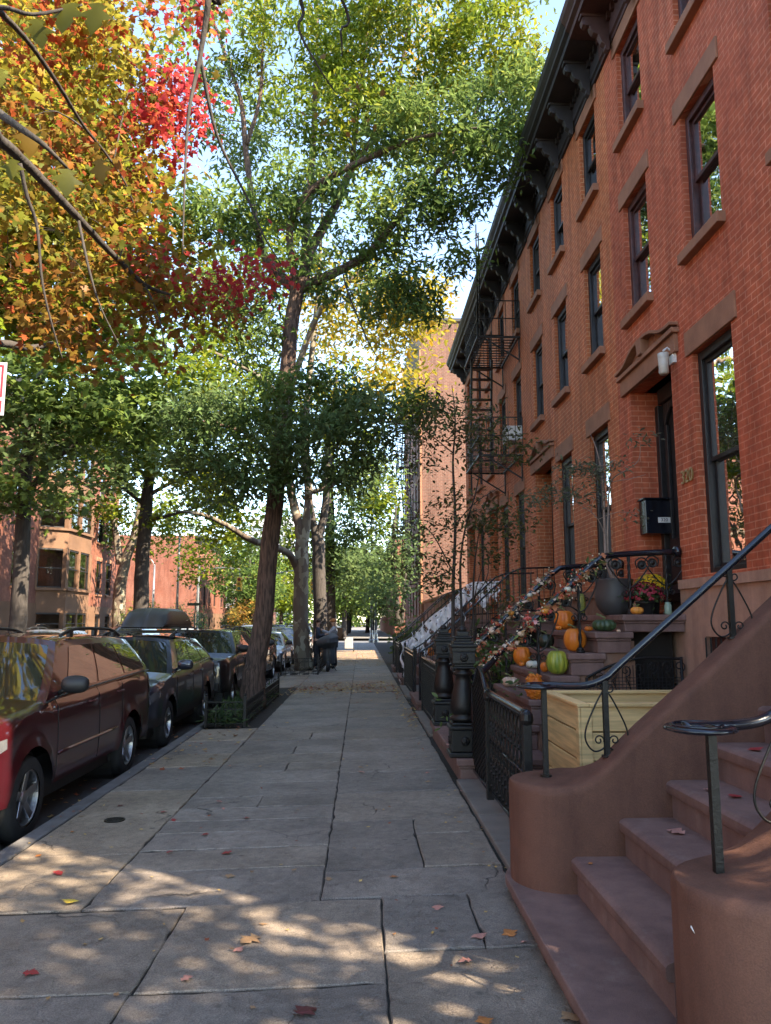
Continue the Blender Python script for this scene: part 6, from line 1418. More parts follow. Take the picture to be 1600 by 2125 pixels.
# cargo box on the wagon
t = thing('cargo_box', (-3.68, 14.2, 1.48), 'black hard shell cargo box on the roof of the dark grey wagon', 'cargo box'); local(t)
m = MB(); Ls = 1.02; rows = []
for k in range(25):
    u = k/24; y = -Ls + 2*Ls*u; e = min(1, min(u, 1-u)/.10 if min(u,1-u) < .10 else 1)
    hh = .02 + .33*(1-(1-min(1, u/.30))**2.2)*(1-.55*max(0,(u-.72)/.28)**2.5); w_ = .40*(1 - .14*(1-min(1,u/.25))**2 - .04*max(0,(u-.9)/.1))
    rows.append([(-w_*.90, y, .0), (-w_, y, .03), (-w_*1.01, y, .10*min(1,hh/.15)), (-w_*.97, y, hh*.62+.01), (-w_*.86, y, hh*.86+.01), (-w_*.6, y, hh*.985+.01), (-w_*.12, y, hh+.012), (-w_*.07, y, hh-.004), (0, y, hh-.006), (w_*.07, y, hh-.004), (w_*.12, y, hh+.012), (w_*.6, y, hh*.985+.01), (w_*.86, y, hh*.86+.01), (w_*.97, y, hh*.62+.01), (w_*1.01, y, .10*min(1,hh/.15)), (w_, y, .03), (w_*.90, y, .0)])
m.grid(rows); n = 17; m.f.append(tuple(range(n))); m.f.append(tuple(24*n + k for k in reversed(range(n))))
o = m.build('box_shell', mat('cargo_box_plastic', (.045,.043,.042), .38, var=.1, bump=.1, bs=200), t, smooth=True, auto=35); 
m = MB(); m.box((-.405, -.95, .075), (.405, .95, .082)); m.build('lid_seam', RUBBER, t)
m = MB()
for y in (-.5, .45): m.box((-.62, y-.035, -.075), (.62, y+.035, -.03))
m.build('cross_bar', BLACKP, t)
m = MB(); m.tube([(.39, .55, .13), (.415, .57, .15), (.415, .75, .15), (.39, .77, .12)], .008, 5); m.build('latch', CHROME, t)

# ---------------------------------------------------------------- small things on the steps and facade
def blossoms(mb_, c, r3, n, rad, rg, top=.0):
    for _ in range(n):
        u = rg.normal(0,1,3); u /= np.linalg.norm(u); u[2] = abs(u[2])*1.0 - top
        p = Vector(c) + Vector((u[0]*r3[0], u[1]*r3[1], u[2]*r3[2]))*rg.uniform(.92, 1.05); nv = Vector((u[0], u[1], u[2]+.25)).normalized(); a = nv.orthogonal().normalized(); b_ = nv.cross(a); rr = rad*rg.uniform(.75, 1.2); k = 9
        vs = [p + nv*rr*.35] + [p + (a*math.cos(2*math.pi*i/k) + b_*math.sin(2*math.pi*i/k))*rr*(1 if i % 2 else .82) + nv*rr*.10*(i % 2) for i in range(k)] + [p - nv*rr*.4]
        mb_.add([tuple(v) for v in vs], [(0, 1+i, 1+(i+1) % k) for i in range(k)] + [(k+1, 1+(i+1) % k, 1+i) for i in range(k)])
def mums(label, loc, r, h, m, n, rad, seed, potr=.10, poth=.15, dome=.6):
    rg = np.random.default_rng(seed); t = thing('potted_flowers', loc, label, 'flowers', 'potted chrysanthemums'); x, y, z = loc
    b = MB(); b.lathe(loc, [(potr*.75,0),(potr*.78,.005),(potr,poth*.85),(potr*1.07,poth*.86),(potr*1.07,poth),(potr*.95,poth),(.001,poth*.9)], 24); b.build('pot', BLACKP, t, smooth=True)
    pos = np.array((x, y, z+poth+h*.35)) + rg.normal(0,1,(420,3))*np.array((r*.5, r*.5, h*.25)); V, F, C = leaves(pos, 'oval', .05, .1, G_DARK, rg); fast_mesh('foliage', V, F, LEAFN, t, C)
    b = MB(); blossoms(b, (x, y, z+poth+h*.15), (r, r, h), n, rad, rg, .12); b.build('blossoms', m, t); return t
MUMR = mat('mum_dark_red', (.33,.012,.03), .6, col2=(.16,.006,.015), vs=25); MUMY = mat('mum_yellow', (.85,.55,.01), .6, col2=(.7,.36,.01), vs=25)
mums('dark red chrysanthemums in a black pot at the edge of the 320 landing', (3.22, 8.72, SZ[6]), .225, .21, MUMR, 230, .021, 5, dome=.5)
mums('bright yellow chrysanthemums behind the red ones beside the 320 door', (3.42, 9.05, SZ[6]), .20, .17, MUMY, 260, .019, 6, poth=.30)
mums('small dark red flowers on the next stoop beyond 320', (2.42, 14.4, 1.20), .2, .16, MUMR, 90, .03, 8)
t = thing('candle_jar', (3.40, 8.52, SZ[6]), 'small pale green jar at the corner of the 320 landing', 'jar')
m = MB(); m.lathe((3.40, 8.52, SZ[6]), [(.035,0),(.04,.01),(.04,.10),(.03,.12),(.032,.135),(.001,.135)], 16); m.build('jar_body', mat('pale_green_glass', (.25,.36,.28), .2), t, smooth=True)
t = thing('mailbox', (3.60, 10.0, 2.75), 'black wall mailbox numbered 320 beside the dark doorway', 'mailbox')
my = 9.70
m = MB(); m.prism([(3.64, 2.72), (3.985, 2.72), (3.985, 3.12), (3.93, 3.16), (3.64, 3.16)], 'Y', my, my+.22); m.build('mailbox_body', IRON2, t, bevel=.01)
m = MB(); m.prism([(3.62, 3.163), (3.99, 3.163), (3.99, 3.185), (3.62, 3.185)], 'Y', my-.02, my+.225); m.build('lid', IRON2, t, bevel=.006)
def text(body, name, size, loc, rot, m, parent, ext=.004, font=None):
    c = bpy.data.curves.new(name, 'FONT'); c.body = body; c.size = size; c.extrude = ext; c.align_x = 'CENTER'; c.align_y = 'CENTER'
    o = bpy.data.objects.new(name, c); COL.objects.link(o); dg = bpy.context.evaluated_depsgraph_get(); me = bpy.data.meshes.new_from_object(o.evaluated_get(dg)); bpy.data.objects.remove(o)
    o = bpy.data.objects.new(name, me); COL.objects.link(o); me.materials.clear(); me.materials.append(m)
    o.location = Vector(loc) - (ORG[parent.name] if parent else Vector((0,0,0))); o.rotation_euler = rot
    if parent: o.parent = parent
    ORG[o.name] = Vector((0,0,0)); return o
m = MB(); m.box((3.80, my-.004, 2.86), (3.96, my-.001, 2.93)); m.build('number_label', WHITE, t)
text('320', 'number', .062, (3.88, my-.006, 2.895), (R(90), 0, 0), IRON, t, .001)
t = thing('house_number', (3.58, 8.27, 3.12), 'brass house number 320 on the brick pier between door and window', 'number')
BRASS = mat('gilt_brass', (.55,.38,.16), .35, .8)
o = text('320', 'digits', .21, (3.588, 8.27, 3.19), (R(90), 0, R(-90)), BRASS, t, .008)
t = thing('wall_lamp', (3.5, 8.50, 4.60), 'white cylindrical lamp on the wall at the corner of the door head', 'lamp')
m = MB(); m.box((3.56, 8.40, 4.55), (3.60, 8.52, 4.72)); m.tube([(3.57,8.46,4.70),(3.52,8.46,4.74),(3.47,8.46,4.70)], .012, 6); m.build('bracket', WHITE, t)
m = MB(); m.lathe((3.47, 8.46, 4.42), [(.001,0),(.045,.0),(.055,.02),(.055,.10),(.058,.11),(.055,.12),(.06,.20),(.062,.25),(.001,.26)], 18); m.build('lamp_shade', mat('lamp_glass', (.55,.52,.45), .3), t, smooth=True)
t = thing('window_paper', (3.79, 7.25, 2.8), 'white notice sheets taped inside the large parlour window', 'notice')
m = MB(); m.box((3.79, 7.12, 2.78), (3.792, 7.22, 3.2)); m.box((3.79, 7.14, 3.25), (3.792, 7.21, 3.55)); m.build('sheet', plain('paper', (.6,.58,.55), .9), t)
t = thing('window_sticker', (3.795, 7.6, 2.2), 'small blue sticker low in the large parlour window', 'sticker')
m = MB(); m.box((3.792, 7.40, 2.24), (3.795, 7.58, 2.34)); m.build('sticker', plain('sticker_blue', (.10,.25,.45), .6), t)
# shutters folded inside the near parlour window
# arched iron window hood in the beige base
t = thing('basement_window', (3.57, 6.9, .9), 'arched black iron window hood in the beige stone base, half hidden by the near stoop', 'window')
m = MB(); m.tube([(3.50, 6.95+.52*math.cos(math.pi*k/12), 1.22+.20*math.sin(math.pi*k/12)) for k in range(13)], .03, 6); m.prism([(6.95+.5*math.cos(math.pi*k/12), 1.22+.18*math.sin(math.pi*k/12)) for k in range(13)] + [(6.45, .7), (7.45, .7)], 'X', 3.53, 3.565); m.build('hood', IRON, t)
# garland along both 320 handrails
def garland(label, y, seed, x0=1.25, x1=2.75, top=False):
    rg = np.random.default_rng(seed); t = thing('leaf_garland', (2.0, y, 1.2), label, 'garland', 'autumn garlands on the 320 handrails')
    path = [(1.17, 1.02), (1.55, 1.285), (2.0, 1.70), (2.5, 2.16), (2.66, 2.29), (2.82, 2.345), (3.54, 2.385)]
    def rz_(x): return interp([(a, b_) for a, b_ in path], x)
    n = 150; xs_ = rg.uniform(x0, x1, n); th = rg.uniform(0, 6.28, n); rr = rg.uniform(.02, .075, n)
    pos = np.stack([xs_ + rr*.4*np.cos(th), y + rr*np.cos(th) - .02, np.array([rz_(x) for x in xs_]) + rr*np.sin(th)*.9], 1)
    V, F, C = leaves(pos, 'maple', .078, .3, palette([(.62,.42,.30),(.68,.52,.40),(.55,.20,.10),(.5,.28,.12),(.45,.10,.08),(.62,.30,.28)], [3,3,2,2,1,2]), rg); fast_mesh('autumn_foliage', V, F, DRYLEAF, t, C)
    xs_ = rg.uniform(x0, x1, 90); pos = np.stack([xs_, y + rg.normal(0,.045,90), np.array([rz_(x) for x in xs_]) + rg.normal(0,.05,90)], 1); V, F, C = leaves(pos, 'lance', .11, .1, palette([(.10,.16,.05),(.16,.22,.08)]), rg); fast_mesh('greenery', V, F, DRYLEAF, t, C)
    b = MB()
    for _ in range(70): x = rg.uniform(x0, x1); b.lathe((x, y+rg.normal(0,.06), rz_(x)+rg.normal(.01,.07)), [(.001,-.011),(.011,0),(.001,.011)], 6)
    b.build('berry_sprig', mat('cream_berries', (.75,.66,.5), .4), t, smooth=True)
    b = MB()
    for _ in range(26): x = rg.uniform(x0, x1); c = (x, y+rg.normal(0,.06), rz_(x)+rg.normal(0,.06)); [b.lathe((c[0]+rg.normal(0,.02), c[1]+rg.normal(0,.02), c[2]+rg.normal(0,.02)), [(.001,-.014),(.014,0),(.001,.014)], 6) for _k in range(4)]
    b.build('red_berry_cluster', mat('red_berries', (.5,.05,.02), .35), t, smooth=True)
    for x, mm in ((1.75, CREAM), (2.28, PWHITE), (2.02, ORANGE2)):
        b = MB(); b.lathe((x, y-.06, rz_(x)-.03), [(.004,0),(.032,.008),(.042,.03),(.034,.052),(.004,.058)], 36, rib=lambda a, zz: 1-.12*(1-abs(math.sin(a*4)))); b.build('mini_pumpkin', mm, t, smooth=True)
    return t
garland('autumn leaf and berry garland wound on the near 320 handrail', 8.56, 3, 1.3, 2.75)
garland('autumn leaf and berry garland wound on the far 320 handrail', 10.5, 4, 1.35, 2.6)
# cobweb cloth
def webcloth():
    t = thing('cobweb_cloth', (2.0, 19.98, 1.2), 'torn white cobweb cloth draped over the railing of the farther stoop', 'decoration')
    rg = np.random.default_rng(9); V, F = [], []
    pts = [(1.0, 1.05), (1.3, 1.22), (2.75, 2.52), (2.95, 2.60), (3.6, 2.62)]
    nx, nz = 150, 44; P = np.zeros((nx+1, nz+1, 3)); keep = np.ones((nx, nz), bool)
    for i in range(nx+1):
        x = 1.0 + 2.55*i/nx; zt_ = interp(pts, x) + .03; drop = .62 + .18*math.sin(i*.21) + .12*math.sin(i*.53+1) + (.45 if i < 16 else 0)
        for j in range(nz+1):
            v_ = j/nz; P[i, j] = (x + .05*math.sin(j*.3+i*.1), 19.965 - .05*math.sin(i*.35)*v_ - .04*math.sin(i*.9+j*.2) - .02*v_, zt_ - drop*v_)
    for _ in range(46):
        ci, cj = rg.integers(0, nx), rg.integers(4, nz); a, b_ = rg.uniform(.6, 2.2), rg.uniform(4, 12)
        ii, jj = np.mgrid[0:nx, 0:nz]; keep &= ~(((ii-ci)/a)**2 + ((jj-cj)/b_)**2 < 1)
    ii, jj = np.mgrid[0:nx, 0:nz]; keep &= ~((jj > nz*.78) & (np.sin(ii*1.3)+np.sin(ii*.47+2) > .5 - (jj-nz*.78)*.15))
    for i in range(nx):
        for j in range(nz):
            if keep[i, j]: a = i*(nz+1)+j; F.append((a, a+1, a+nz+2, a+nz+1))
    fast_mesh('cloth', P.reshape(-1,3), F, mat('cobweb_white', (.90,.88,.92), .9, var=.12, vs=5), t, smooth=True)
    b = MB()
    for k in range(26): x = rg.uniform(1.05, 2.7); z = interp(pts, x); y = 19.97; b.tube([(x, y, z), (x+rg.uniform(.1,.4), y+.8, z+rg.uniform(-.3,.1)), (x+rg.uniform(.2,.6), 21.55, z+rg.uniform(-.1,.3))], .008, 4)
    b.build('strand', MATS['cobweb_white'], t)
    return t
webcloth()
# parking sign at the left edge
t = thing('street_sign', (-2.42, 5.05, -.06), 'white parking sign with red border cut by the left edge of the frame', 'sign')
m = MB(); m.tube([(-2.52, 5.08, -.06), (-2.52, 5.08, 3.4)], .03, 8); m.build('post', mat('galvanised', (.30,.31,.31), .4, .7), t)
se = at_y(15, 752, 5.0); sb = at_y(12, 862, 5.0)
m = MB(); m.box((se.x-.30, 5.0, sb.z), (se.x, 5.004, se.z)); m.build('panel', plain('sign_white', (.45,.42,.44), .6), t, bevel=.001)
m = MB(); 
for (a, b_, c, d) in ((se.x-.03, sb.z+.02, se.x-.018, sb.z+.10), (se.x-.03, sb.z+.125, se.x-.018, se.z-.02), (se.x-.28, se.z-.03, se.x-.03, se.z-.018), (se.x-.28, sb.z+.018, se.x-.03, sb.z+.03)): m.box((a, 4.997, b_), (c, 4.999, d))
m.build('red_border', plain('sign_red', (.45,.02,.03), .5), t)
# lamp posts, signal, street name plate
GALV = MATS['galvanised']
def lamp_post(label, u, Y, vt, X=None, arm=0, grp='lamp posts by the crossing'):
    b0 = at_y(u, 1290, Y); tz = at_y(u, vt, Y).z; t = thing('street_lamp', (b0.x, Y, -.05), label, 'street lamp', grp)
    m = MB(); m.lathe((b0.x, Y, -.05), [(.22,0),(.22,.25),(.16,.3),(.14,.7),(.10,.8),(.095,1.0)], 12); m.build('base', GALV, t)
    m = MB(); m.tube([(b0.x, Y, .8), (b0.x, Y, tz)], [.095, .06], 10); m.build('pole', GALV, t, smooth=True)
    m = MB(); m.tube(smooth_path([(b0.x, Y, tz-.1), (b0.x+arm*.4, Y, tz+.35), (b0.x+arm, Y, tz+.5)]), .035, 6); m.build('arm', GALV, t, smooth=True)
    m = MB(); m.lathe((b0.x+arm*1.1, Y, tz+.38), [(.001,0),(.12,.02),(.16,.08),(.10,.14),(.001,.16)], 12); m.build('lantern', GALV, t, smooth=True); return t
lamp_post('tall grey lamp post rising between the trees across the street', 366, 52, 1105, arm=1.2)
lamp_post('shorter grey post to the left of the tall lamp post', 316, 58, 1172, arm=-.6)
lamp_post('silver lamp post base standing at the end of our pavement', 771, 60.5, 900, arm=-1.5)
lamp_post('second silver post just right of the one at the pavement end', 780, 62.0, 960, arm=-1.0)
def signal(label, u, v, Y, pole_u):
    c = at_y(u, v, Y); pb = at_y(pole_u, 1290, Y); t = thing('traffic_signal', (pb.x, Y, -.05), label, 'traffic light', 'yellow traffic signals')
    m = MB(); m.tube([(pb.x, Y, -.05), (pb.x, Y, c.z+1.6)], .09, 8); m.tube(smooth_path([(pb.x, Y, c.z+.9), ((pb.x+c.x)/2, Y, c.z+1.25), (c.x, Y, c.z+1.15)]), .045, 6); m.tube([(c.x, Y, c.z+1.16), (c.x, Y, c.z+.55)], .025, 5); m.build('mast', GALV, t)
    YL = plain('signal_yellow', (.65,.36,.02), .5); m = MB(); m.box((c.x-.20, Y-.2, c.z-.55), (c.x+.20, Y+.15, c.z+.55)); o = m.build('signal_head', YL, t, bevel=.03)
    for k, cc in enumerate(((.25,.02,.02),(.25,.15,.02),(.03,.16,.08))):
        m = MB(); m.lathe((c.x, Y-.2, c.z+.34-.34*k), [(.001,-.012),(.12,-.01),(.13,.0)], 16, axis='Y'); m.build('lens', plain('signal_lens_%d' % k, cc, .3), o)
        m = MB(); m.tube([(c.x+.14*math.cos(a), Y-.30, c.z+.34-.34*k+.14*math.sin(a)) for a in np.linspace(0, math.pi, 9)], .02, 4); m.build('visor', YL, o)
signal('yellow traffic signal hanging left of the big trunk', 497, 1212, 60, 409); signal('yellow traffic signal seen between the trunks right of the plane tree', 650, 1218, 60, 560)
t = thing('street_name_plate', (-12, 55, 3), 'small dark street plate on the post across the crossing', 'sign'); c = at_y(402, 1254, 55)
m = MB(); m.box((c.x-.45, 55, c.z-.1), (c.x+.45, 55.02, c.z+.1)); m.tube([(c.x+.1, 55.03, -.05), (c.x+.1, 55.03, c.z+.2)], .04, 6); m.build('plate', mat('sign_dark_green', (.02,.06,.04), .5), t)
# iron cover in the concrete
cv = at_z(238, 1703, gz(-2)); t = thing('valve_cover', (cv.x, cv.y, gz(cv.x)), 'small round iron cover set in the concrete near the kerb', 'cover')
m = MB(); m.lathe((cv.x, cv.y, gz(cv.x)+.004), [(.085,0),(.085,.008),(.072,.008),(.072,.004),(.001,.004)], 24); m.build('rim', IRON, t)
m = MB()
for k in range(-3, 4): m.box((cv.x-.055, cv.y+k*.018-.004, gz(cv.x)+.008), (cv.x+.055, cv.y+k*.018+.004, gz(cv.x)+.013))
m.build('tread_bars', IRON, t)

# ---------------------------------------------------------------- fallen leaves
def leaf_mesh(name, col, seed):
    rg = np.random.default_rng(seed); T, Fc = LEAFT['maple']; V = T.copy(); V[:, 2] = V[:, 2]*.8 + .18*(np.abs(V[:, 1])**1.5) + .12*(V[:, 0]-.5)**2*rg.uniform(-1, 2) + rg.normal(0, .015, len(V)); V[:, 2] -= V[:, 2].min(); V[:, 0] -= .4
    V = np.vstack([V, [(-.4,-.006,.03),(-.75,-.01,.08),(-.75,.01,.08),(-.4,.006,.03)]]); F = [tuple(f) for f in Fc] + [(12,13,14),(12,14,15)]
    me = bpy.data.meshes.new(name); me.from_pydata(V.tolist(), [], F); me.materials.append(mat('fallen_'+name, col, .6, col2=tuple(c*.6 for c in col), vs=30, scale=(1,1,1))); return me
LM = {'red': leaf_mesh('red', (.38,.03,.03), 1), 'yellow': leaf_mesh('yellow', (.60,.42,.06), 2), 'pink': leaf_mesh('pink', (.50,.22,.17), 3), 'tan': leaf_mesh('tan', (.42,.24,.12), 4), 'orange': leaf_mesh('orange', (.50,.17,.04), 5), 'dark': leaf_mesh('dark', (.12,.02,.02), 6)}
def fallen(u, v, c, size, place, z=None):
    p = at_z(u, v, .02 if z is None else z)
    for _ in range(3):
        if z is None: p = at_z(u, v, gz(p.x)+.008)
    o = bpy.data.objects.new('fallen_leaf', LM[c]); COL.objects.link(o); o.location = p; o.rotation_euler = (random.uniform(-.15,.15), random.uniform(-.15,.15), random.uniform(0, 6.28)); o.scale = (size,)*3
    tag(o, f'{ {"pink":"pale pink","dark":"dark red curled"}.get(c, c)} maple leaf lying {place}', 'leaf', 'fallen maple leaves')
FL_ = [(520,1950,'tan',.13,'on the bluestone in the lower middle, largest of all'),(495,1972,'pink',.06,'just below the largest leaf'),(545,1918,'tan',.05,'just above the largest leaf'),(386,2032,'pink',.06,'left of centre near the bottom edge'),(632,2100,'dark',.12,'at the bottom edge of the frame'),(524,2090,'tan',.03,'between two leaves at the very bottom'),
 (62,2020,'red',.08,'near the lower left corner'),(995,1945,'pink',.09,'beside the orange leaf by the near step'),(1058,1938,'orange',.09,'on the pavement closest to the near step'),(1088,1955,'pink',.04,'right of the orange leaf by the step'),(967,1995,'pink',.07,'below the pair by the near step'),(909,1885,'pink',.07,'on the small slab in front of the near stoop'),(1185,2112,'tan',.10,'against the step in the bottom right'),(1005,2120,'orange',.08,'at the bottom edge left of the step'),
 (145,1872,'yellow',.10,'on the joint at the left edge of the flagstones'),(120,1812,'red',.09,'on the sunlit concrete at far left'),(476,1818,'tan',.07,'on the cracked flagstone right of the concrete'),(682,1824,'tan',.06,'on the centre joint'),(816,1820,'orange',.06,'just right of the centre joint'),(472,1770,'red',.08,'on the middle slabs, nearest red one'),(352,1768,'red',.06,'on the joint beside the concrete'),(426,1732,'red',.07,'left of the middle slabs'),(512,1698,'red',.07,'in the middle of the pavement, farthest red one'),(340,1685,'red',.07,'on the concrete by the round cover'),(360,1702,'red',.06,'on the long joint near the round cover'),(250,1672,'dark',.06,'on the concrete above the round cover'),(167,1694,'tan',.06,'left of the round cover'),
 (150,1726,'orange',.05,'on the concrete near the kerb'),(80,1776,'orange',.05,'close to the kerb at far left'),(454,1664,'pink',.07,'on the slab in front of the tree pit, nearest'),(463,1678,'pink',.05,'beside a paler leaf before the tree pit'),(750,1603,'pink',.09,'right of the centre joint, middle distance'),(748,1592,'tan',.07,'behind the pale pink leaf right of centre'),(888,1622,'tan',.07,'near the base of the 320 newel'),(888,1604,'pink',.06,'beside the 320 base step'),(955,1706,'tan',.05,'before the ornate fence'),(958,1642,'pink',.05,'at the foot of the arched gate'),(975,1640,'red',.05,'under the arched gate'),(475,1590,'pink',.06,'on the joint in front of the tree pit'),(540,1590,'tan',.05,'on the slab right of the tree pit front'),(318,1575,'pink',.06,'on the kerb by the red car wheel'),(424,1520,'tan',.06,'on the kerb before the tree pit'),(130,1640,'tan',.07,'in the gutter beside the red car'),
 (610,1805,'tan',.04,'left of the centre joint'),(618,1680,'tan',.04,'small, beyond the middle red one'),(735,1760,'tan',.03,'tiny, right of the centre joint')]
for f in FL_: fallen(*f)
fallen(1405,1728,'pink',.10,'on the second step of the near stoop', steps_z[1]+.006); fallen(1470,1640,'pink',.06,'on the third step of the near stoop', steps_z[2]+.006); fallen(1525,1653,'red',.08,'on the third step beside the near handrail post', steps_z[2]+.006); fallen(1568,1556,'red',.09,'on the fourth step at the right edge', steps_z[3]+.006)
fallen(1225,1792,'orange',.03,'tiny, on the first step of the near stoop', steps_z[0]+.006)
fallen(930,1546,'pink',.06,'on the base step between the two newel posts', .25); fallen(934,1560,'tan',.05,'on the base step by the nearer newel post', .25)
rg = np.random.default_rng(77)
def litter(name, label, boxes, size=.07):
    ps = []
    for (x0, x1, y0, y1, n) in boxes:
        p = np.stack([rg.uniform(x0,x1,n), rg.uniform(y0,y1,n), np.zeros(n)], 1); p[:, 2] = [gz(x)+.012 for x in p[:, 0]]; ps.append(p)
    p = np.vstack(ps); n = len(p); T, Fc = LEAFT['maple']; k = len(T); F = np.array(Fc); az = rg.uniform(0,6.28,n); d = np.stack([np.cos(az), np.sin(az), rg.normal(0,.15,n)], 1); s = np.stack([-np.sin(az), np.cos(az), rg.normal(0,.15,n)], 1); sz = size*rg.uniform(.5,1.2,n); up = np.array((0,0,1.))
    V = p[:, None] + (d[:, None]*T[None, :, 0, None] + s[:, None]*T[None, :, 1, None] + up*np.abs(T[None, :, 2, None])*1.5)*sz[:, None, None]; C = np.repeat(palette([(.42,.24,.10),(.30,.15,.07),(.5,.33,.12),(.30,.08,.04),(.2,.12,.07)])(p, rg), k, axis=0)
    o = fast_mesh(name, V.reshape(-1,3), (F[None] + (np.arange(n)*k)[:, None, None]).reshape(-1,3), DRYLEAF, cols=C); tag(o, label, 'leaves', kind='stuff')
litter('leaf_litter', 'thin drift of dry leaves across the pavement past the tree pit', [(-1.8,.9,17.5,21,520), (-2.4,.95,29,44,700), (.7,1.0,12,20,120), (-2.4,1,12.5,60,260), (-1.5,.3,18.6,20,260)])
litter('gutter_leaves', 'scattered dry leaves in the gutter beside the cars', [(-3.3,-2.68,4,30,260), (-2.5,-1.6,9,12.6,50)])
litter('leaf_crumbs', 'tiny leaf crumbs and bits of debris scattered over the near pavement', [(-2.4,.9,2.4,12,120), (.7,.95,5,14,70), (-2.6,-2.3,4,13,60)], .028)

# ---------------------------------------------------------------- the two men and the covered scooter
def skinned(name, joints, bones, m, parent, sub=2):
    """joints: {name: ((x,y,z), r)}; the first joint is the root; world metres"""
    keys = list(joints); o0 = ORG[parent.name]; me = bpy.data.meshes.new(name)
    me.from_pydata([tuple(Vector(joints[k][0])) for k in keys], [(keys.index(a), keys.index(b_)) for a, b_ in bones], [])
    o = bpy.data.objects.new(name, me); COL.objects.link(o); o.parent = parent; ORG[o.name] = Vector((0,0,0))
    o.modifiers.new('skin', 'SKIN')
    for i, k in enumerate(keys): r = joints[k][1]; me.skin_vertices[0].data[i].radius = (r, r) if not isinstance(r, tuple) else r
    me.skin_vertices[0].data[0].use_root = True
    md = o.modifiers.new('sub', 'SUBSURF'); md.levels = sub; md.render_levels = sub
    me.materials.append(m); 
    dg = bpy.context.evaluated_depsgraph_get(); me2 = bpy.data.meshes.new_from_object(o.evaluated_get(dg)); o.modifiers.clear(); o.data = me2; me2.shade_smooth()
    if not me2.materials: me2.materials.append(m)
    return o
SKIN = plain('skin', (.42,.24,.17), .5); NAVY = plain('navy_cloth', (.018,.022,.04), .9); GREYC = plain('grey_cloth', (.30,.31,.34), .9); TROUS = plain('dark_trousers', (.015,.016,.022), .9); HAIR = plain('brown_hair', (.05,.025,.015), .8); HATM = plain('orange_brown_hat', (.40,.15,.05), .9); BAG = plain('brown_leather', (.16,.08,.035), .7); SHOE = plain('dark_shoe', (.02,.018,.018), .6)
def person(label, x, y, face, arms, shirt, hat=None, bag=False, h=1.72):
    z0 = gz(x)+.005; t = thing('person', (x, y, z0), label, 'person', 'people on the pavement'); local(t); k = h/1.72; f = face   # f=+1 faces +x
    J = {'pelvis': ((0,0,.93), .115), 'waist': ((0,0,1.08), .11), 'chest': ((.01*f,0,1.30), .125), 'neck0': ((.01*f,0,1.43), .07), 'neck': ((.02*f,0,1.49), .052), 'head0': ((.035*f,0,1.56), .072), 'head1': ((.03*f,0,1.64), .088), 'crown': ((.02*f,0,1.71), .05), 'nose': ((.125*f,0,1.60), .014)}
    B = [('pelvis','waist'),('waist','chest'),('chest','neck0'),('neck0','neck'),('neck','head0'),('head0','head1'),('head1','crown'),('head0','nose')]
    hands = []
    for s, nm in ((-1,'n'), (1,'f')):
        J.update({nm+'hip': ((0, s*.09, .88), .095), nm+'knee': ((.03*f*s, s*.10, .50), .062), nm+'ank': ((-.02*f+.05*s*f, s*.10, .10), .04), nm+'toe': ((.13*f+.05*s*f, s*.11, .04), .035)})
        B += [('pelvis',nm+'hip'),(nm+'hip',nm+'knee'),(nm+'knee',nm+'ank'),(nm+'ank',nm+'toe')]
        e, w_ = arms[0 if s < 0 else 1]
        J.update({nm+'sh': ((.0, s*.185, 1.39), .06), nm+'el': ((e[0]*f, s*e[1], e[2]), .045), nm+'wr': ((w_[0]*f, s*w_[1], w_[2]), .03)})
        d = (Vector(J[nm+'wr'][0]) - Vector(J[nm+'el'][0])).normalized(); p = Vector(J[nm+'wr'][0]); J[nm+'palm'] = (tuple(p+d*.05), .032)
        B += [('chest',nm+'sh'),(nm+'sh',nm+'el'),(nm+'el',nm+'wr'),(nm+'wr',nm+'palm')]
        up = Vector((0,0,1)); sd_ = d.cross(up).normalized() if abs(d.z) < .9 else Vector((0,1,0)); nn = sd_.cross(d)
        for q in range(4):
            b_ = p + d*.08 + nn*(.025-.017*q); L = (.07,.08,.075,.055)[q]; J[f'{nm}f{q}'] = (tuple(b_ + d*L*.5 - sd_*.006), .0085); J[f'{nm}g{q}'] = (tuple(b_ + d*L - sd_*.022), .007); B += [(nm+'palm', f'{nm}f{q}'), (f'{nm}f{q}', f'{nm}g{q}')]
        J[nm+'th'] = (tuple(p + d*.055 + nn*.05), .009); B.append((nm+'palm', nm+'th')); hands.append(p)
    sc_ = lambda JJ: {a: (tuple(Vector(v[0])*k), v[1]*k) for a, v in JJ.items()}
    J = sc_(J); skinned('body', J, B, SKIN, t)
    g = lambda names, e: {a: (J[a][0], J[a][1]+e) for a in names}
    tj = g(['pelvis','waist','chest','nsh','nel','nwr','fsh','fel','fwr'], .020); tj['neck0'] = (J['neck0'][0], J['neck0'][1]+.012)
    skinned('shirt', tj, [('pelvis','waist'),('waist','chest'),('chest','neck0'),('chest','nsh'),('nsh','nel'),('nel','nwr'),('chest','fsh'),('fsh','fel'),('fel','fwr')], shirt, t)
    skinned('trousers', g(['pelvis','nhip','nknee','nank','fhip','fknee','fank'], .026), [('pelvis','nhip'),('nhip','nknee'),('nknee','nank'),('pelvis','fhip'),('fhip','fknee'),('fknee','fank')], TROUS, t)
    for nm in 'nf': skinned('shoe', {'a': (J[nm+'ank'][0], .05), 'b': (tuple(Vector(J[nm+'toe'][0])), .045)}, [('a','b')], SHOE, t)
    hd = Vector(J['head1'][0]); b = MB()
    b.lathe((hd.x-.012*f, 0, hd.z-.03), [(.088,0),(.100,.04),(.095,.085),(.06,.12),(.001,.132)], 16); b.build('hair', hat or HAIR, t, smooth=True)
    if hat:
        b = MB(); b.lathe((hd.x-.005*f, 0, hd.z+.02), [(.10,0),(.125,-.008),(.10,.012)], 16); b.build('hat_brim', hat, t, smooth=True)
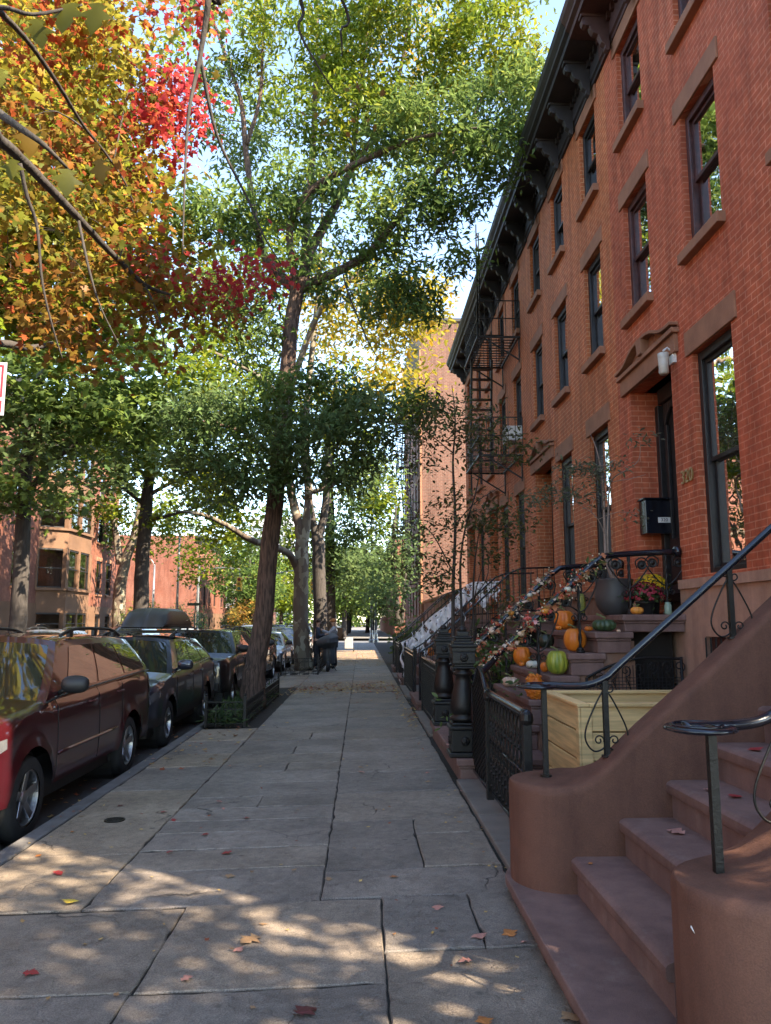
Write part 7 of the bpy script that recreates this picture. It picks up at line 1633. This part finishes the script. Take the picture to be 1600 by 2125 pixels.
    b = MB(); b.lathe((hd.x+.045*f, 0, hd.z-.13), [(.001,0),(.04,.01),(.055,.04),(.05,.07),(.03,.075)], 12); b.build('beard', HAIR, t, smooth=True)
    for s in (-1, 1):
        b = MB(); b.lathe((hd.x+.088*f, s*.032, hd.z-.02), [(.001,-.009),(.012,-.005),(.013,.0),(.012,.005),(.001,.009)], 8); b.build('eye', HAIR, t, smooth=True)
    if bag:
        b = MB(); b.box((-.30*f, -.15, 1.02), (-.125*f, .15, 1.42)); b.box((-.345*f, -.11, 1.05), (-.302*f, .11, 1.22)); o = b.build('backpack', BAG, t, bevel=.035, seg=3)
        b = MB(); b.tube(smooth_path([(-.13*f, -.10, 1.38), (0, -.10, 1.47), (.14*f, -.11, 1.36), (.12*f, -.13, 1.15), (-.12*f, -.14, 1.06)]), .014, 6); b.build('strap', BAG, o, smooth=True)
    return t
p1 = at_z(660, 1388, gz(-1.3)); p2 = at_z(694, 1386, gz(-1))
person('man in a dark navy top with short brown hair and beard, facing right', p1.x, 27.0, 1, (((.05,.25,1.14),(.26,.14,1.20)), ((.0,.24,1.12),(.16,.10,1.12))), NAVY)
person('man in grey top and orange brown hat with a brown backpack, reaching out', p2.x, 27.2, -1, (((.16,.24,1.22),(.40,.16,1.33)), ((.02,.26,1.12),(.20,.20,.98))), GREYC, HATM, True)
sxx, syy = (p1.x*.30+p2.x*.70), 26.3
t = thing('covered_scooter', (sxx, syy, gz(sxx)), 'scooter under a dark grey cover standing in front of the two men', 'scooter'); z0 = gz(sxx)
rg = np.random.default_rng(12); P = []
for i in range(25):
    u = i/24; z = z0 + .26 + .98*u; row = []
    for j in range(41):
        a = 2*math.pi*j/40; rx = interp([(0,.20),(.3,.22),(.5,.20),(.68,.36),(.85,.34),(.95,.22),(1,.04)], u); ry = rx*1.5; ox = interp([(0,.04),(.5,.04),(.75,-.03),(1,.06)], u)
        fold = 1 + .06*math.sin(a*9 + u*2)*(1-u) + .04*math.sin(a*5+3*u)
        row.append((sxx+ox+rx*fold*math.cos(a), syy+ry*fold*math.sin(a), z + .05*math.cos(a)*(1 if u > .5 else 0)))
    P.append(row)
m = MB(); m.grid(P); m.build('cover', mat('cover_cloth', (.05,.055,.06), .6, var=.3, vs=6), t, smooth=True)
for yy in (-.42, .42):
    m = MB(); m.lathe((sxx+.02, syy+yy, z0+.17), [(.10,-.045),(.155,-.05),(.17,-.02),(.17,.02),(.155,.05),(.10,.045)], 20, axis='X'); o = m.build('wheel', RUBBER, t, smooth=True); m = MB(); m.lathe((sxx+.02, syy+yy, z0+.17), [(.001,-.03),(.10,-.03),(.10,.03),(.001,.03)], 14, axis='X'); m.build('rim', ALLOY, o)
m = MB(); m.tube([(sxx+.1, syy-.1, z0+.3), (sxx+.3, syy-.15, z0+.02)], .014, 6); m.build('kickstand', IRON, t)
# a hand truck beyond them
t = thing('street_cabinet', (-.62, 43, -.01), 'small white wheeled box standing on the pavement behind the men', 'cart')
m = MB(); m.box((-.92, 42.7, .14), (-.46, 43.2, .75)); m.build('box', plain('cart_grey', (.30,.30,.31), .6), t, bevel=.03); m = MB()
for y in (42.8, 43.1): m.lathe((-.42, y, .10), [(.06,-.03),(.11,-.03),(.11,.03),(.06,.03)], 14, axis='X')
m.build('wheels', RUBBER, t)
b0 = (-2.2, -7.5, -.06)
tree('street_tree', 'street tree standing behind the camera, seen only in reflections', b0, [([b0, (-2.2,-7.5,3), (-2.1,-7.4,6), (-2,-7.2,9.5)], [.25,.2,.17,.05]), ([(-2.2,-7.5,4), (-.5,-7,6), (1,-6.5,7)], [.12,.08,.03]), ([(-2.2,-7.5,4.5), (-4.5,-7,6.5), (-5.5,-6.5,7.5)], [.12,.08,.03])], [((-2.2,-7.2,8.2),(4.2,3.6,2.4),210)], 'oval', .2, 26, .4, G_LIT, LEAF, BARK_D, 91)
mt_ = [o for o in COL.objects if o.name.startswith('maple_tree')][0]
m = MB(); rg = np.random.default_rng(5); ps = []
tw = [(-2.8,1.3,4.2), at_y(-150,120,2.0), at_y(20,250,1.9), at_y(90,300,1.9), at_y(150,360,2.0)]
m.tube(smooth_path(tw, 5), list(np.linspace(.018, .003, 21)), 6); tw2 = [at_y(-150,120,2.0), at_y(-20,20,1.9), at_y(70,30,1.9), at_y(170,10,2.0)]
m.tube(smooth_path(tw2, 5), list(np.linspace(.010, .003, 16)), 6); m.build('near_twig', BARK_D, mt_, smooth=True)
for (u, v, sz) in ((75,38,.085),(150,5,.10),(205,5,.09),(62,262,.085),(28,330,.06),(140,350,.085),(205,330,.07),(-5,140,.07)):
    p = at_y(u, v, 1.95); T, Fc = LEAFT['maple']; d = Vector((rg.uniform(-.3,.3), rg.uniform(-.2,.2), -1)).normalized(); s_ = Vector((1, rg.uniform(-.5,.5), 0)).normalized(); nn = d.cross(s_)
    V = np.array([tuple(p + (d*t[0] + s_*t[1] + nn*t[2])*sz) for t in T]); C = np.repeat(np.array([[.10,.10,.014] if rg.random() < .6 else [.17,.10,.015]]), len(V), 0)
    fast_mesh('near_leaf', V, Fc, LEAF, mt_, C)
# a distant mass of trees closing the street
rg = np.random.default_rng(99); n = 16000; pos = np.stack([rg.uniform(-60, 40, n), rg.uniform(235, 262, n), rg.uniform(0, 1, n)], 1); pos[:, 2] = .5 + pos[:, 2]*(15 + 5*np.sin(pos[:, 0]*.35) + 3*np.sin(pos[:, 0]*.9+1))
V, F, C = leaves(pos, 'oval', 1.5, .2, G_MAIN, rg); o = fast_mesh('distant_woods', V, F, LEAF, cols=C); tag(o, 'distant mass of green trees closing the end of the street', 'trees', kind='stuff')
b0 = (6.6, -4.6, -.06)  # unseen tree added here, crown shaped to filter sun onto the near pavement
tree('dapple_tree', 'unseen tree added behind the camera, crown shaped to dapple the near pavement', b0, [([b0, (6.6,-4.6,2.5), (6.5,-4.7,5), (6.6,-4.8,9)], [.22,.18,.14,.04]), ([(6.5,-4.7,3.5), (6.2,-3,5.5), (6.1,-1.8,6.5)], [.1,.06,.02]), ([(6.5,-4.7,4), (6.4,-6.5,6), (6.3,-8,7)], [.1,.06,.02])], [((6.2,-5.1,7.0),(2.0,4.3,3.6),620), ((6.0,-.9,6.6),(1.7,1.7,3.2),125), ((4.6,-1.2,3.6),(1.0,2.2,1.2),60)], 'oval', .2, 26, .3, G_MAIN, LEAF, BARK_D, 92)
